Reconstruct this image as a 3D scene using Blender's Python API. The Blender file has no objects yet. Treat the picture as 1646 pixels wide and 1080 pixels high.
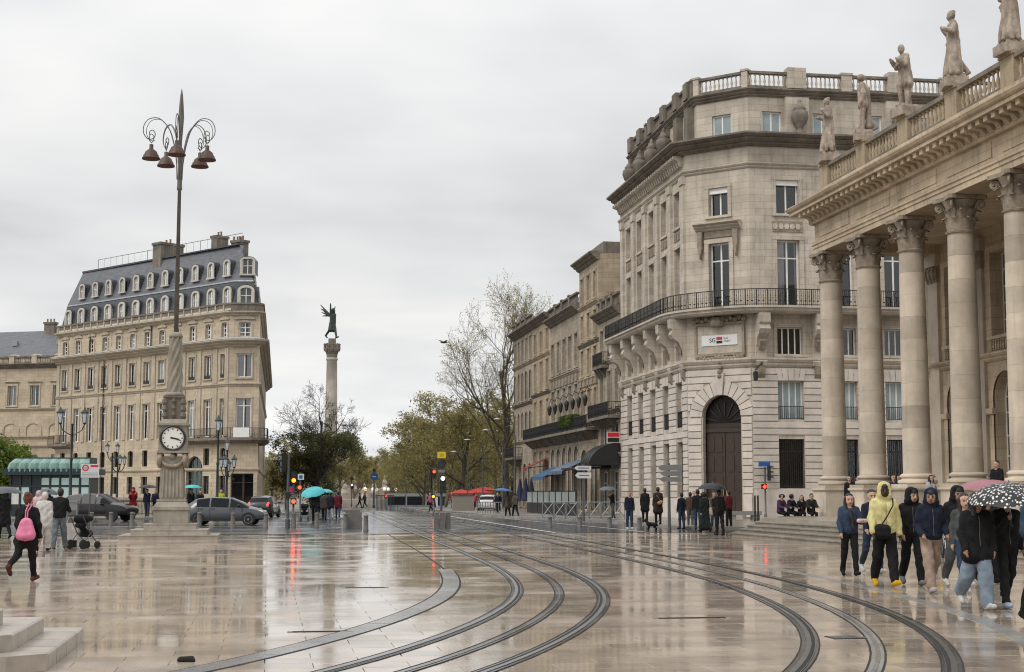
import bpy, bmesh, math, random
import numpy as np
from mathutils import Matrix, Vector
S = bpy.context.scene
COL = S.collection
R = random.Random(11)
rad = math.radians
# ------------------------------------------------------------------ camera
F_PX, PITCH, YAW, CAM_Z = 2400.0, 6.0177, 9.2493, 1.65
cam = bpy.data.cameras.new('camera'); cam_o = bpy.data.objects.new('camera', cam); COL.objects.link(cam_o)
cam.sensor_width = 36.0; cam.lens = 36.0 * F_PX / 1646.0; cam.clip_start = 0.1; cam.clip_end = 5000.0
cam_o.location = (0, 0, CAM_Z); cam_o.rotation_euler = (rad(90 + PITCH), 0, rad(-YAW)); S.camera = cam_o
# ------------------------------------------------------------------ sky
SUN_EL, SUN_AZ = 48.0, 238.0          # azimuth: direction the light comes from, clockwise from +Y
W = bpy.data.worlds.new('World'); S.world = W; W.use_nodes = True
nt = W.node_tree; nt.nodes.clear()
def N(t, kind, **kw):
    n = t.nodes.new(kind)
    for k, v in kw.items():
        if k.startswith('i_'): n.inputs[k[2:].replace('_', ' ')].default_value = v
        else: setattr(n, k, v)
    return n
sky = N(nt, 'ShaderNodeTexSky', sky_type='NISHITA', sun_disc=False, sun_elevation=rad(SUN_EL), sun_rotation=rad(SUN_AZ), air_density=1.0, dust_density=4.0)
tc = N(nt, 'ShaderNodeTexCoord'); sep = N(nt, 'ShaderNodeSeparateXYZ'); nt.links.new(tc.outputs['Generated'], sep.inputs[0])
def M(t, op, a, b=None, c=None):
    n = t.nodes.new('ShaderNodeMath'); n.operation = op
    for i, x in enumerate((a, b, c)):
        if x is None: continue
        if isinstance(x, (int, float)): n.inputs[i].default_value = x
        else: t.links.new(x, n.inputs[i])
    return n.outputs[0]
zc = M(nt, 'MAXIMUM', sep.outputs[2], 0.0); den = M(nt, 'ADD', zc, 0.16)
cmb = N(nt, 'ShaderNodeCombineXYZ')
nt.links.new(M(nt, 'DIVIDE', sep.outputs[0], den), cmb.inputs[0]); nt.links.new(M(nt, 'DIVIDE', sep.outputs[1], den), cmb.inputs[1])
n1 = N(nt, 'ShaderNodeTexNoise', i_Scale=0.8, i_Detail=4.0, i_Roughness=0.45, i_Distortion=0.3); nt.links.new(cmb.outputs[0], n1.inputs['Vector'])
n2 = N(nt, 'ShaderNodeTexNoise', i_Scale=2.3, i_Detail=3.0, i_Roughness=0.5); nt.links.new(cmb.outputs[0], n2.inputs['Vector'])
nz = M(nt, 'ADD', M(nt, 'MULTIPLY', n1.outputs[0], 0.72), M(nt, 'MULTIPLY', n2.outputs[0], 0.28))
cr = N(nt, 'ShaderNodeValToRGB'); nt.links.new(nz, cr.inputs[0])
e = cr.color_ramp.elements; e[0].position = 0.34; e[0].color = (6.2, 6.25, 6.35, 1); e[1].position = 0.62; e[1].color = (9.7, 9.6, 9.4, 1)
m_ = cr.color_ramp.elements.new(0.48); m_.color = (8.0, 8.03, 8.08, 1)
zen = N(nt, 'ShaderNodeMapRange', i_From_Min=0.18, i_From_Max=1.0, i_To_Min=1.0, i_To_Max=1.7); nt.links.new(sep.outputs[2], zen.inputs[0])
hor = N(nt, 'ShaderNodeMapRange', i_From_Min=0.0, i_From_Max=0.12, i_To_Min=1.3, i_To_Max=1.0); nt.links.new(sep.outputs[2], hor.inputs[0])
mul = N(nt, 'ShaderNodeVectorMath', operation='SCALE'); nt.links.new(cr.outputs[0], mul.inputs[0]); nt.links.new(M(nt, 'MULTIPLY', zen.outputs[0], hor.outputs[0]), mul.inputs['Scale'])
mx = N(nt, 'ShaderNodeMix', data_type='RGBA'); mx.inputs[0].default_value = 0.93
nt.links.new(sky.outputs[0], mx.inputs[6]); nt.links.new(mul.outputs[0], mx.inputs[7])
bg = N(nt, 'ShaderNodeBackground', i_Strength=0.1); nt.links.new(mx.outputs[2], bg.inputs[0])
wo = N(nt, 'ShaderNodeOutputWorld'); nt.links.new(bg.outputs[0], wo.inputs[0])
sl = bpy.data.lights.new('sun', 'SUN'); sl.energy = 1.45; sl.angle = rad(24); sl.color = (1.0, 0.96, 0.9)
so = bpy.data.objects.new('sun', sl); COL.objects.link(so)
sd = Vector((math.sin(rad(SUN_AZ)) * math.cos(rad(SUN_EL)), math.cos(rad(SUN_AZ)) * math.cos(rad(SUN_EL)), math.sin(rad(SUN_EL))))
so.rotation_euler = sd.to_track_quat('Z', 'Y').to_euler()
S.view_settings.view_transform = 'Standard'; S.view_settings.look = 'None'; S.view_settings.exposure = 0.0; S.view_settings.gamma = 1.0
S.view_settings.use_curve_mapping = False
S.render.engine = 'CYCLES'; S.cycles.filter_width = 1.1
S.cycles.max_bounces = 6; S.cycles.diffuse_bounces = 3; S.cycles.glossy_bounces = 4; S.cycles.transparent_max_bounces = 8; S.cycles.caustics_reflective = False; S.cycles.caustics_refractive = False
# ------------------------------------------------------------------ materials
MATS = {}
def pmat(name, col, rough=0.6, var=0.0, scale=3.0, bump=0.0, bscale=20.0, metal=0.0, spec=0.5, orand=0.0, streak=0.0, coat=0.0, emit=None, estr=0.0, dirt=None, dirt_amt=0.0, stretch=None, dscale=0.35, ashlar=None):
    """Procedural Principled material: noise tint in world space, per-object tint, vertical rain streaks and dirt."""
    if name in MATS: return MATS[name]
    m = bpy.data.materials.new(name); m.use_nodes = True; t = m.node_tree; b = t.nodes['Principled BSDF']
    b.inputs['Roughness'].default_value = rough; b.inputs['Metallic'].default_value = metal; b.inputs['Specular IOR Level'].default_value = spec
    if coat: b.inputs['Coat Weight'].default_value = coat; b.inputs['Coat Roughness'].default_value = 0.05
    c4 = (*col, 1)
    geo = None
    def vec():
        nonlocal geo
        if geo is None:
            g = N(t, 'ShaderNodeNewGeometry'); geo = g.outputs['Position']
            if stretch:
                mp = N(t, 'ShaderNodeMapping'); mp.inputs['Scale'].default_value = stretch; t.links.new(geo, mp.inputs[0]); geo = mp.outputs[0]
        return geo
    cur = None
    if var:
        nn = N(t, 'ShaderNodeTexNoise', i_Scale=scale, i_Detail=6.0, i_Roughness=0.62); t.links.new(vec(), nn.inputs['Vector'])
        r = N(t, 'ShaderNodeValToRGB'); t.links.new(nn.outputs[0], r.inputs[0]); e = r.color_ramp.elements
        e[0].position = 0.3; e[0].color = (*[max(0, c * (1 - var)) for c in col], 1); e[1].position = 0.7; e[1].color = (*[min(1, c * (1 + var)) for c in col], 1)
        cur = r.outputs[0]
    def mixc(fac, blend, colr):
        nonlocal cur
        mx = N(t, 'ShaderNodeMix', data_type='RGBA', blend_type=blend)
        if isinstance(fac, float): mx.inputs[0].default_value = fac
        else: t.links.new(fac, mx.inputs[0])
        if cur is None: mx.inputs[6].default_value = c4
        else: t.links.new(cur, mx.inputs[6])
        if isinstance(colr, tuple): mx.inputs[7].default_value = colr
        else: t.links.new(colr, mx.inputs[7])
        cur = mx.outputs[2]
    if dirt_amt:
        nn = N(t, 'ShaderNodeTexNoise', i_Scale=dscale, i_Detail=8.0, i_Roughness=0.7); t.links.new(vec(), nn.inputs['Vector'])
        mr = N(t, 'ShaderNodeMapRange', i_From_Min=0.42, i_From_Max=0.75, i_To_Min=0.0, i_To_Max=dirt_amt); t.links.new(nn.outputs[0], mr.inputs[0])
        mixc(mr.outputs[0], 'MIX', (*(dirt or [c * 0.4 for c in col]), 1))
    if streak:
        g = N(t, 'ShaderNodeNewGeometry'); mp = N(t, 'ShaderNodeMapping'); mp.inputs['Scale'].default_value = (2.6, 2.6, 0.16); t.links.new(g.outputs['Position'], mp.inputs[0])
        nn = N(t, 'ShaderNodeTexNoise', i_Scale=1.6, i_Detail=5.0, i_Roughness=0.6); t.links.new(mp.outputs[0], nn.inputs['Vector'])
        mr = N(t, 'ShaderNodeMapRange', i_From_Min=0.5, i_From_Max=0.78, i_To_Min=0.0, i_To_Max=streak); t.links.new(nn.outputs[0], mr.inputs[0])
        mixc(mr.outputs[0], 'MIX', (*[c * 0.36 for c in col], 1))
    if ashlar:                                            # faint coursing of far flat walls
        g = N(t, 'ShaderNodeNewGeometry'); sx = N(t, 'ShaderNodeSeparateXYZ'); t.links.new(g.outputs['Position'], sx.inputs[0]); cx = N(t, 'ShaderNodeCombineXYZ'); t.links.new(M(t, 'ADD', sx.outputs[0], sx.outputs[1]), cx.inputs[0]); t.links.new(sx.outputs[2], cx.inputs[1])
        br = N(t, 'ShaderNodeTexBrick', i_Scale=1.0, i_Mortar_Size=0.012, i_Brick_Width=ashlar[0], i_Row_Height=ashlar[1], i_Bias=0.0); br.inputs['Color1'].default_value = (1 - ashlar[2],) * 3 + (1,); br.inputs['Color2'].default_value = (1 + ashlar[2] * 0.6,) * 3 + (1,); br.inputs['Mortar'].default_value = (0.66, 0.64, 0.6, 1); t.links.new(cx.outputs[0], br.inputs['Vector']); mixc(1.0, 'MULTIPLY', br.outputs['Color'])
    if orand:
        oi = N(t, 'ShaderNodeObjectInfo'); mr = N(t, 'ShaderNodeMapRange', i_To_Min=1 - orand, i_To_Max=1 + orand); t.links.new(oi.outputs['Random'], mr.inputs[0])
        cb = N(t, 'ShaderNodeCombineColor'); [t.links.new(mr.outputs[0], cb.inputs[i]) for i in range(3)]
        mixc(1.0, 'MULTIPLY', cb.outputs[0])
    if cur is None: b.inputs['Base Color'].default_value = c4
    else: t.links.new(cur, b.inputs['Base Color'])
    if bump:
        nn = N(t, 'ShaderNodeTexNoise', i_Scale=bscale, i_Detail=4.0); t.links.new(vec(), nn.inputs['Vector'])
        bp = N(t, 'ShaderNodeBump', i_Strength=bump, i_Distance=0.02); t.links.new(nn.outputs[0], bp.inputs['Height']); t.links.new(bp.outputs[0], b.inputs['Normal'])
    if emit: b.inputs['Emission Color'].default_value = (*emit, 1); b.inputs['Emission Strength'].default_value = estr
    MATS[name] = m
    return m
def stone(name, col, **k):
    a = dict(rough=0.85, var=0.16, scale=1.1, bump=0.25, bscale=9.0, streak=0.4, dirt_amt=0.35, spec=0.25); a.update(k)
    return pmat(name, col, **a)
def glass_mat(name, tint=(0.03, 0.04, 0.045), tr=0.75):
    if name in MATS: return MATS[name]
    m = bpy.data.materials.new(name); m.use_nodes = True; t = m.node_tree; t.nodes.clear()
    o = N(t, 'ShaderNodeOutputMaterial'); g = N(t, 'ShaderNodeBsdfGlossy', i_Roughness=0.03); g.inputs[0].default_value = (0.9, 0.93, 0.95, 1)
    tr_ = N(t, 'ShaderNodeBsdfTransparent'); tr_.inputs[0].default_value = (tr, tr * 1.02, tr * 1.02, 1)
    lw = N(t, 'ShaderNodeFresnel', i_IOR=1.5); f = M(t, 'MULTIPLY_ADD', lw.outputs[0], 1.0, 0.05)
    mx = N(t, 'ShaderNodeMixShader'); t.links.new(f, mx.inputs[0]); t.links.new(tr_.outputs[0], mx.inputs[1]); t.links.new(g.outputs[0], mx.inputs[2]); t.links.new(mx.outputs[0], o.inputs[0])
    MATS[name] = m
    return m
ST_SG = stone('stone bank', (0.55, 0.49, 0.41), streak=0.45, dirt=(0.22, 0.18, 0.135), dirt_amt=0.42, ashlar=(1.1, 0.42, 0.10))
ST_SGB = stone('stone bank base', (0.60, 0.54, 0.48), orand=0.07, streak=0.1, dirt_amt=0.14)
ST_TH = stone('stone theatre', (0.56, 0.46, 0.335), dirt=(0.27, 0.205, 0.13), dirt_amt=0.6, streak=0.5, ashlar=(1.45, 0.5, 0.16))
ST_THC = stone('stone theatre column', (0.54, 0.47, 0.38), orand=0.2, streak=0.3, dirt_amt=0.45)
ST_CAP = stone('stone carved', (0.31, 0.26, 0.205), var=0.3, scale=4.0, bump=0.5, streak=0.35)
ST_STAT = stone('stone statue', (0.40, 0.335, 0.275), var=0.35, scale=3.5, streak=0.75, dirt=(0.09, 0.08, 0.07), dirt_amt=0.75, dscale=2.2)
ST_GO = stone('stone golden', (0.55, 0.465, 0.35), streak=0.25, dirt=(0.30, 0.235, 0.165), dirt_amt=0.5, scale=0.6, ashlar=(0.9, 0.38, 0.10))
ST_GOB = stone('stone golden trim', (0.50, 0.43, 0.335), streak=0.5)
ST_ROW = stone('stone row', (0.43, 0.37, 0.295), streak=0.65, dirt_amt=0.6, ashlar=(0.9, 0.38, 0.12))
ST_ROW2 = stone('stone row warm', (0.47, 0.39, 0.285), streak=0.5, dirt_amt=0.5, ashlar=(0.9, 0.38, 0.12))
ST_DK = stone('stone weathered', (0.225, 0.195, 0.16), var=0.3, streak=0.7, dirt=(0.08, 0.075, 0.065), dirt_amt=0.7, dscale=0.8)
ST_LAMP = stone('stone lamp base', (0.31, 0.285, 0.235), var=0.2, scale=3.0, streak=0.4)
ST_STEP = stone('stone wet step', (0.36, 0.32, 0.27), rough=0.3, spec=0.5, streak=0.1, orand=0.1, var=0.2, scale=4.0, bump=0.1)
SLATE = pmat('slate roof', (0.115, 0.12, 0.135), 0.45, var=0.3, scale=1.4, streak=0.3, bump=0.2, bscale=3.0, stretch=(1, 1, 4))
SLATE_D = pmat('slate dark', (0.06, 0.066, 0.078), 0.5, var=0.3, scale=1.4, bump=0.2, bscale=3.0, stretch=(1, 1, 4))
ZINC = pmat('zinc', (0.30, 0.32, 0.34), 0.45, var=0.2, metal=0.3)
IRON = pmat('black iron', (0.018, 0.019, 0.02), 0.45, spec=0.5)
IRON_G = pmat('dark green iron', (0.02, 0.032, 0.03), 0.4)
WHITEP = pmat('white paint', (0.80, 0.79, 0.76), 0.5, var=0.08)
STONEW = stone('pale dormer stone', (0.55, 0.515, 0.45), streak=0.3, dirt_amt=0.2)
GLASS = glass_mat('window glass')
SKY_TINT = pmat('opaque pane with painted sky reflection', (0.30, 0.37, 0.385), 0.18, var=0.25, scale=0.9, spec=0.5)  # opaque pane; the sky's pale teal reflection is painted into its base colour
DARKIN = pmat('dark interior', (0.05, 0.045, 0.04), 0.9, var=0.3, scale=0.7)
CURT = pmat('white curtain', (0.82, 0.81, 0.78), 0.9, var=0.15, scale=2.0, stretch=(6, 6, 0.5))
WOOD = pmat('dark door wood', (0.045, 0.027, 0.018), 0.4, var=0.35, scale=3.0, stretch=(6, 6, 1))
# ------------------------------------------------------------------ mesh builder
class MB:
    def __init__(s): s.v = []; s.f = []; s.m = []; s.mi = 0
    def add(s, vs, fs):
        b = len(s.v); s.v += [tuple(map(float, p)) for p in vs]
        for f in fs: s.f.append(tuple(b + i for i in f)); s.m.append(s.mi)
    def hexa(s, p): s.add(p, [(0, 3, 2, 1), (4, 5, 6, 7), (0, 1, 5, 4), (1, 2, 6, 5), (2, 3, 7, 6), (3, 0, 4, 7)])
    def box(s, x0, x1, y0, y1, z0, z1): s.hexa([(x0, y0, z0), (x1, y0, z0), (x1, y1, z0), (x0, y1, z0), (x0, y0, z1), (x1, y0, z1), (x1, y1, z1), (x0, y1, z1)])
    def prism(s, poly, z0, z1, cap=True):
        n = len(poly); vs = [(x, y, z0) for x, y in poly] + [(x, y, z1) for x, y in poly]
        fs = [(i, (i + 1) % n, n + (i + 1) % n, n + i) for i in range(n)]
        if cap: fs += [tuple(range(n))[::-1], tuple(range(n, 2 * n))]
        s.add(vs, fs)
    def frustum(s, poly0, poly1, z0, z1):
        n = len(poly0); s.add([(x, y, z0) for x, y in poly0] + [(x, y, z1) for x, y in poly1], [(i, (i + 1) % n, n + (i + 1) % n, n + i) for i in range(n)] + [tuple(range(n, 2 * n)), tuple(range(n))[::-1]])
    def lathe(s, prof, n=16, c=(0, 0, 0), sq=1.0):
        vs = []; fs = []
        for r, z in prof:
            for k in range(n):
                a = 2 * math.pi * (k + 0.5) / n; vs.append((c[0] + r * math.cos(a), c[1] + r * math.sin(a) * sq, c[2] + z))
        for i in range(len(prof) - 1):
            for k in range(n): fs.append((i * n + k, i * n + (k + 1) % n, (i + 1) * n + (k + 1) % n, (i + 1) * n + k))
        fs += [tuple(range(n))[::-1], tuple(range((len(prof) - 1) * n, len(prof) * n))]
        s.add(vs, fs)
    def tube(s, pts, rs, n=6, cap=True):
        if not hasattr(rs, '__len__'): rs = [rs] * len(pts)
        P = [Vector(p) for p in pts]; vs = []; fs = []; up = None
        for i, p in enumerate(P):
            d = (P[min(i + 1, len(P) - 1)] - P[max(i - 1, 0)]).normalized()
            if up is None: up = Vector((0, 0, 1)) if abs(d.z) < 0.9 else Vector((1, 0, 0))
            a = d.cross(up).normalized(); up = a.cross(d).normalized()
            for k in range(n):
                t = 2 * math.pi * k / n; vs.append(p + (a * math.cos(t) + up * math.sin(t)) * rs[i])
        for i in range(len(P) - 1):
            for k in range(n): fs.append((i * n + k, i * n + (k + 1) % n, (i + 1) * n + (k + 1) % n, (i + 1) * n + k))
        if cap: fs += [tuple(range(n))[::-1], tuple(range((len(P) - 1) * n, len(P) * n))]
        s.add(vs, fs)
    def sweep(s, path, prof, closed=False):
        """profile (d outward, z) swept along a plan polyline, outward = right of the direction of travel, mitred corners"""
        n = len(path); k = len(prof); vs = []; fs = []
        for i in range(n):
            p = Vector(path[i]); a = p - Vector(path[i - 1]) if (closed or i > 0) else None; b = Vector(path[(i + 1) % n]) - p if (closed or i < n - 1) else None
            na = Vector((a.y, -a.x)).normalized() if a is not None else None; nb = Vector((b.y, -b.x)).normalized() if b is not None else None
            if na is None: mn = nb
            elif nb is None: mn = na
            else: h = (na + nb).normalized(); mn = h / max(0.3, h.dot(na))
            for d, z in prof: vs.append((p.x + mn.x * d, p.y + mn.y * d, z))
        for i in range(n if closed else n - 1):
            j = (i + 1) % n
            for q in range(k): fs.append((i * k + q, j * k + q, j * k + (q + 1) % k, i * k + (q + 1) % k))
        if not closed: fs += [tuple(range(k)), tuple(range((n - 1) * k, n * k))[::-1]]
        s.add(vs, fs)
    def mesh(s, name, mats, smooth=False):
        me = bpy.data.meshes.new(name); me.from_pydata(s.v, [], s.f)
        bm = bmesh.new(); bm.from_mesh(me)                    # closed shells: outward normals
        if all(len(e.link_faces) == 2 for e in bm.edges): bmesh.ops.recalc_face_normals(bm, faces=bm.faces); bm.to_mesh(me)
        bm.free()
        for m in (mats if isinstance(mats, (list, tuple)) else [mats]): me.materials.append(m)
        if any(s.m): me.polygons.foreach_set('material_index', s.m)
        if smooth:
            me.polygons.foreach_set('use_smooth', [True] * len(s.f))
            if smooth == 'auto': me.set_sharp_from_angle(angle=rad(38))
        return me
WM = {}
def mk(name, me, mats=None, parent=None, loc=(0, 0, 0), rz=0.0, kind=None, local=False, smooth=False, label=None):
    if isinstance(me, MB): me = me.mesh(name, mats, smooth)
    o = bpy.data.objects.new(name, me); COL.objects.link(o); o.location = loc; o.rotation_euler = (0, 0, rz)
    w = Matrix.Translation(loc) @ Matrix.Rotation(rz, 4, 'Z')
    if parent is not None:
        o.parent = parent
        if local: w = WM.get(parent.name, Matrix()) @ w
        else: o.matrix_parent_inverse = WM.get(parent.name, Matrix()).inverted()
    WM[o.name] = w
    if kind: o['kind'] = kind
    if label: o['label'] = label
    return o
def tag(o, label, cat, group=None):
    o['label'] = label; o['category'] = cat
    if group: o['group'] = group
    return o
def thing(name, label, cat, loc=(0, 0, 0), rz=0.0, group=None):
    return tag(mk(name, None, loc=loc, rz=rz), label, cat, group)
def copy_tree(o, parent=None):
    c = o.copy(); COL.objects.link(c); WM[c.name] = WM.get(o.name, Matrix())
    if parent is not None: c.parent = parent
    for ch in list(o.children): copy_tree(ch, c)
    return c
_dir = None
def G(px, py, z=0.0):
    """ground point behind a photograph pixel (survey helper: the photo was measured in its own 1646x1080 pixels)"""
    u = (px - 823) / F_PX; v = (540 - py) / F_PX; ct, st = math.cos(rad(PITCH)), math.sin(rad(PITCH)); y = ct - v * st; zz = st + v * ct
    c, s_ = math.cos(rad(YAW)), math.sin(rad(YAW)); x, y = c * u + s_ * y, -s_ * u + c * y; t = (z - CAM_Z) / zz
    return (x * t, y * t, z)
def PD(px, D):
    """plan point at camera depth D in the direction of pixel column px at eye level"""
    u = (px - 823) / F_PX / 1.0055; c, s_ = math.cos(rad(YAW)), math.sin(rad(YAW))
    return ((c * u + s_) * D, (-s_ * u + c) * D)
def gz(y):
    """the street drops gently beyond the square"""
    return -1.7 * min(1.0, max(0.0, (y - 135) / 160.0)) if y > 135 else 0.0
# ------------------------------------------------------------------ ground
def wet(name, col, r0, r1, var, orand=0.0, bump=0.05, scale=1.2, bscale=7.0, spec=0.5):
    m = pmat(name, col, r0, var=var, scale=scale, orand=orand, bump=bump, bscale=bscale, spec=spec, dirt_amt=0.3, dirt=[c * 0.6 for c in col], dscale=0.8)
    t = m.node_tree; b = t.nodes['Principled BSDF']; g = N(t, 'ShaderNodeNewGeometry')
    n = N(t, 'ShaderNodeTexNoise', i_Scale=0.45, i_Detail=5.0, i_Roughness=0.6); t.links.new(g.outputs['Position'], n.inputs['Vector'])
    mr = N(t, 'ShaderNodeMapRange', i_From_Min=0.44, i_From_Max=0.70, i_To_Min=r0, i_To_Max=r1); t.links.new(n.outputs[0], mr.inputs[0]); t.links.new(mr.outputs[0], b.inputs['Roughness'])
    return m
PAVE = wet('wet limestone paving', (0.395, 0.326, 0.26), 0.05, 0.24, 0.3, orand=0.18, bump=0.025, spec=0.85)
JOINT = wet('paving joint', (0.20, 0.17, 0.135), 0.2, 0.4, 0.2)
ASPH = wet('wet asphalt', (0.055, 0.06, 0.068), 0.12, 0.3, 0.2, bump=0.05, bscale=60.0)
KERB = wet('wet granite kerb', (0.27, 0.26, 0.245), 0.2, 0.4, 0.25, orand=0.12)
RAILBED = wet('dark rail bed', (0.075, 0.073, 0.07), 0.12, 0.32, 0.35, spec=0.5, scale=5.0)
STEEL = pmat('polished rail steel', (0.30, 0.305, 0.31), 0.28, var=0.25, scale=1.5, metal=1.0)
GROOVE = pmat('rail groove', (0.006, 0.006, 0.006), 0.8)
GRAN = wet('grey granite strip', (0.17, 0.168, 0.165), 0.14, 0.3, 0.4, orand=0.3, spec=0.5, scale=9.0, bump=0.15, bscale=25.0)
WPAINT = pmat('road paint', (0.62, 0.62, 0.60), 0.35, var=0.2, scale=6.0)
EARTH = pmat('far ground', (0.12, 0.115, 0.10), 0.8, var=0.2, scale=0.05)
def sheet(name, xs, ys, zoff, mat, kind='structure'):
    mb = MB(); nx, ny = len(xs), len(ys)
    mb.add([(x, y, gz(y) + zoff) for y in ys for x in xs], [(j * nx + i, j * nx + i + 1, (j + 1) * nx + i + 1, (j + 1) * nx + i) for j in range(ny - 1) for i in range(nx - 1)])
    return mk(name, mb, mat, kind=kind)
sheet('ground', [-2500, -300, 0, 300, 2500], [-400, 0, 135, 175, 215, 255, 295, 600, 4000], -0.05, EARTH)
sheet('road', [-90, -40, 0, 18, 60, 120], [62.0, 90, 135, 175, 215, 255, 295, 700], -0.002, ASPH)
plaza = sheet('plaza_paving', [-60, 60], [-20, 62.0], -0.014, JOINT)
# limestone slabs: running bond, rows along X
SW, SD, GAP = 0.92, 0.46, 0.006
me_sl = []
for k in range(10):
    mb = MB(); w, d = SW - GAP, SD - GAP; t = [R.uniform(-0.0009, 0.0009) for _ in range(4)]; c = 0.002
    P = [(-w / 2, -d / 2), (w / 2, -d / 2), (w / 2, d / 2), (-w / 2, d / 2)]
    top = [(x * (1 - 2 * c / w), y * (1 - 2 * c / d), t[i]) for i, (x, y) in enumerate(P)]; low = [(x, y, -0.004) for x, y in P]; bot = [(x, y, -0.03) for x, y in P]
    mb.add(top + low + bot, [(0, 1, 2, 3)] + [(4 + i, 4 + (i + 1) % 4, (i + 1) % 4, i) for i in range(4)] + [(8 + i, 8 + (i + 1) % 4, 4 + (i + 1) % 4, 4 + i) for i in range(4)])
    me_sl.append(mb)
slab_me = [m.mesh('paving_slab', PAVE) for m in me_sl]
far_slabs = MB(); cells = []
for j in range(int((61.9 - 9) / SD)):
    y = 9 + (j + 0.5) * SD
    x0, x1 = -0.175 * y - 2.0, 0.53 * y + 2.0
    if y > 40: x1 = min(x1, 21.5)
    for i in range(int(math.floor(x0 / SW)), int(math.ceil(x1 / SW))):
        x = (i + (0.5 if j % 2 else 0.0) + R.uniform(-0.003, 0.003)) * SW
        # rough share of the picture: near and inside the frame first
        u = x / y; inside = -0.185 < u < 0.50 and y > 13.4
        cells.append((0 if inside else 1, y, x))
cells.sort()
for n_, (_, y, x) in enumerate(cells):
    k = R.randrange(10)
    if n_ < 300: mk('paving_slab', slab_me[k], parent=plaza, loc=(x, y, 0))
    else:
        s = me_sl[k]; far_slabs.add([(a + x, b + y, c) for a, b, c in s.v], s.f)
# joined slabs still carry a tint of their own (one value per slab)
me = far_slabs.mesh('paving_slabs', None); me.materials.clear()
m2 = PAVE.copy(); m2.name = 'wet limestone paving field'; t = m2.node_tree
for n in list(t.nodes):
    if n.bl_idname == 'ShaderNodeObjectInfo':
        at = N(t, 'ShaderNodeAttribute', attribute_name='tint'); l = n.outputs['Random'].links[0]; t.links.new(at.outputs['Fac'], l.to_socket); t.nodes.remove(n)
me.materials.append(m2); nf = len(me_sl[0].f)
att = me.attributes.new('tint', 'FLOAT', 'FACE'); att.data.foreach_set('value', np.repeat(np.random.default_rng(3).random(len(me.polygons) // nf), nf).astype(np.float32))
mk('paving_slabs', me, parent=plaza, kind='stuff')
# --- tram tracks: smooth centre lines on the ground
def smooth_path(pts, step=0.7):
    P = np.array(pts, float); t = np.r_[0, np.cumsum(np.hypot(*np.diff(P, axis=0).T))]; tt = np.arange(0, t[-1], step)
    m = np.gradient(P, t, axis=0); i = np.clip(np.searchsorted(t, tt, 'right') - 1, 0, len(t) - 2); h = t[i + 1] - t[i]; u = ((tt - t[i]) / h)[:, None]; h = h[:, None]
    Q = P[i] * (2 * u ** 3 - 3 * u ** 2 + 1) + m[i] * h * (u ** 3 - 2 * u ** 2 + u) + P[i + 1] * (3 * u ** 2 - 2 * u ** 3) + m[i + 1] * h * (u ** 3 - u ** 2)
    for _ in range(10): Q[1:-1] = 0.25 * Q[:-2] + 0.5 * Q[1:-1] + 0.25 * Q[2:]
    return Q
C1 = smooth_path([(-7.5, 2.5), (-4.2, 6), (-1.6, 9.4), (0.1, 12), (1.45, 14.3), (2.17, 15.9), (3.12, 18.3), (4.0, 21.1), (4.55, 23.2), (5.08, 26.1), (5.62, 30.9), (6.02, 38.5), (6.6, 56.2), (7.25, 77), (8.6, 120), (9.9, 160), (11, 190)])
C2 = smooth_path([(-1.5, 2.5), (1.2, 6.2), (3.4, 9.6), (4.9, 12), (5.64, 13.4), (6.3, 14.85), (6.98, 16.7), (7.6, 18.8), (8.33, 22.3), (8.98, 26.7), (9.42, 31.9), (9.7, 37.2), (10.1, 48), (10.9, 77), (12.3, 120), (13.6, 160), (14.7, 190)])
def offset(Q, d):
    T = np.gradient(Q, axis=0); T /= np.linalg.norm(T, axis=1)[:, None]; return Q + np.c_[T[:, 1], -T[:, 0]] * d
def ribbon(mb, Q, d0, d1, z0, z1=None, a=None, b=None):
    A, B = offset(Q, d0), offset(Q, d1); n = len(Q); i0, i1 = a or 0, b or n
    for i in range(i0, i1 - 1):
        q = [(*A[i], z0 + gz(A[i][1])), (*B[i], z0 + gz(B[i][1])), (*B[i + 1], z0 + gz(B[i + 1][1])), (*A[i + 1], z0 + gz(A[i + 1][1]))]
        mb.add(q, [(0, 1, 2, 3)])
def joints(Q, d0, d1, L, z, name, mat, parent, gap=0.012, ymax=62):
    """a strip cut into separate stones"""
    A = offset(Q, (d0 + d1) / 2); s = np.r_[0, np.cumsum(np.hypot(*np.diff(A, axis=0).T))]; k = 0; n = 0
    rest = MB(); cnt = 0
    while s[-1] > (k + 1) * L:
        t0, t1 = k * L + gap / 2, (k + 1) * L - gap / 2; k += 1; vs = []
        for t in (t0, (t0 + t1) / 2, t1):
            for d in (d0, d1):
                O = offset(Q, d); vs.append((np.interp(t, s, O[:, 0]), np.interp(t, s, O[:, 1])))
        y = vs[0][1]
        if y > ymax: break
        loop = [vs[0], vs[1], vs[3], vs[5], vs[4], vs[2]]; cy = sum(p[1] for p in loop) / 6
        if cy < 12.5: continue
        mb = MB(); mb.prism(loop, -0.02, z + R.uniform(-0.001, 0.001)); mk(name, mb, mat, parent)
tracks = []
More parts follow.
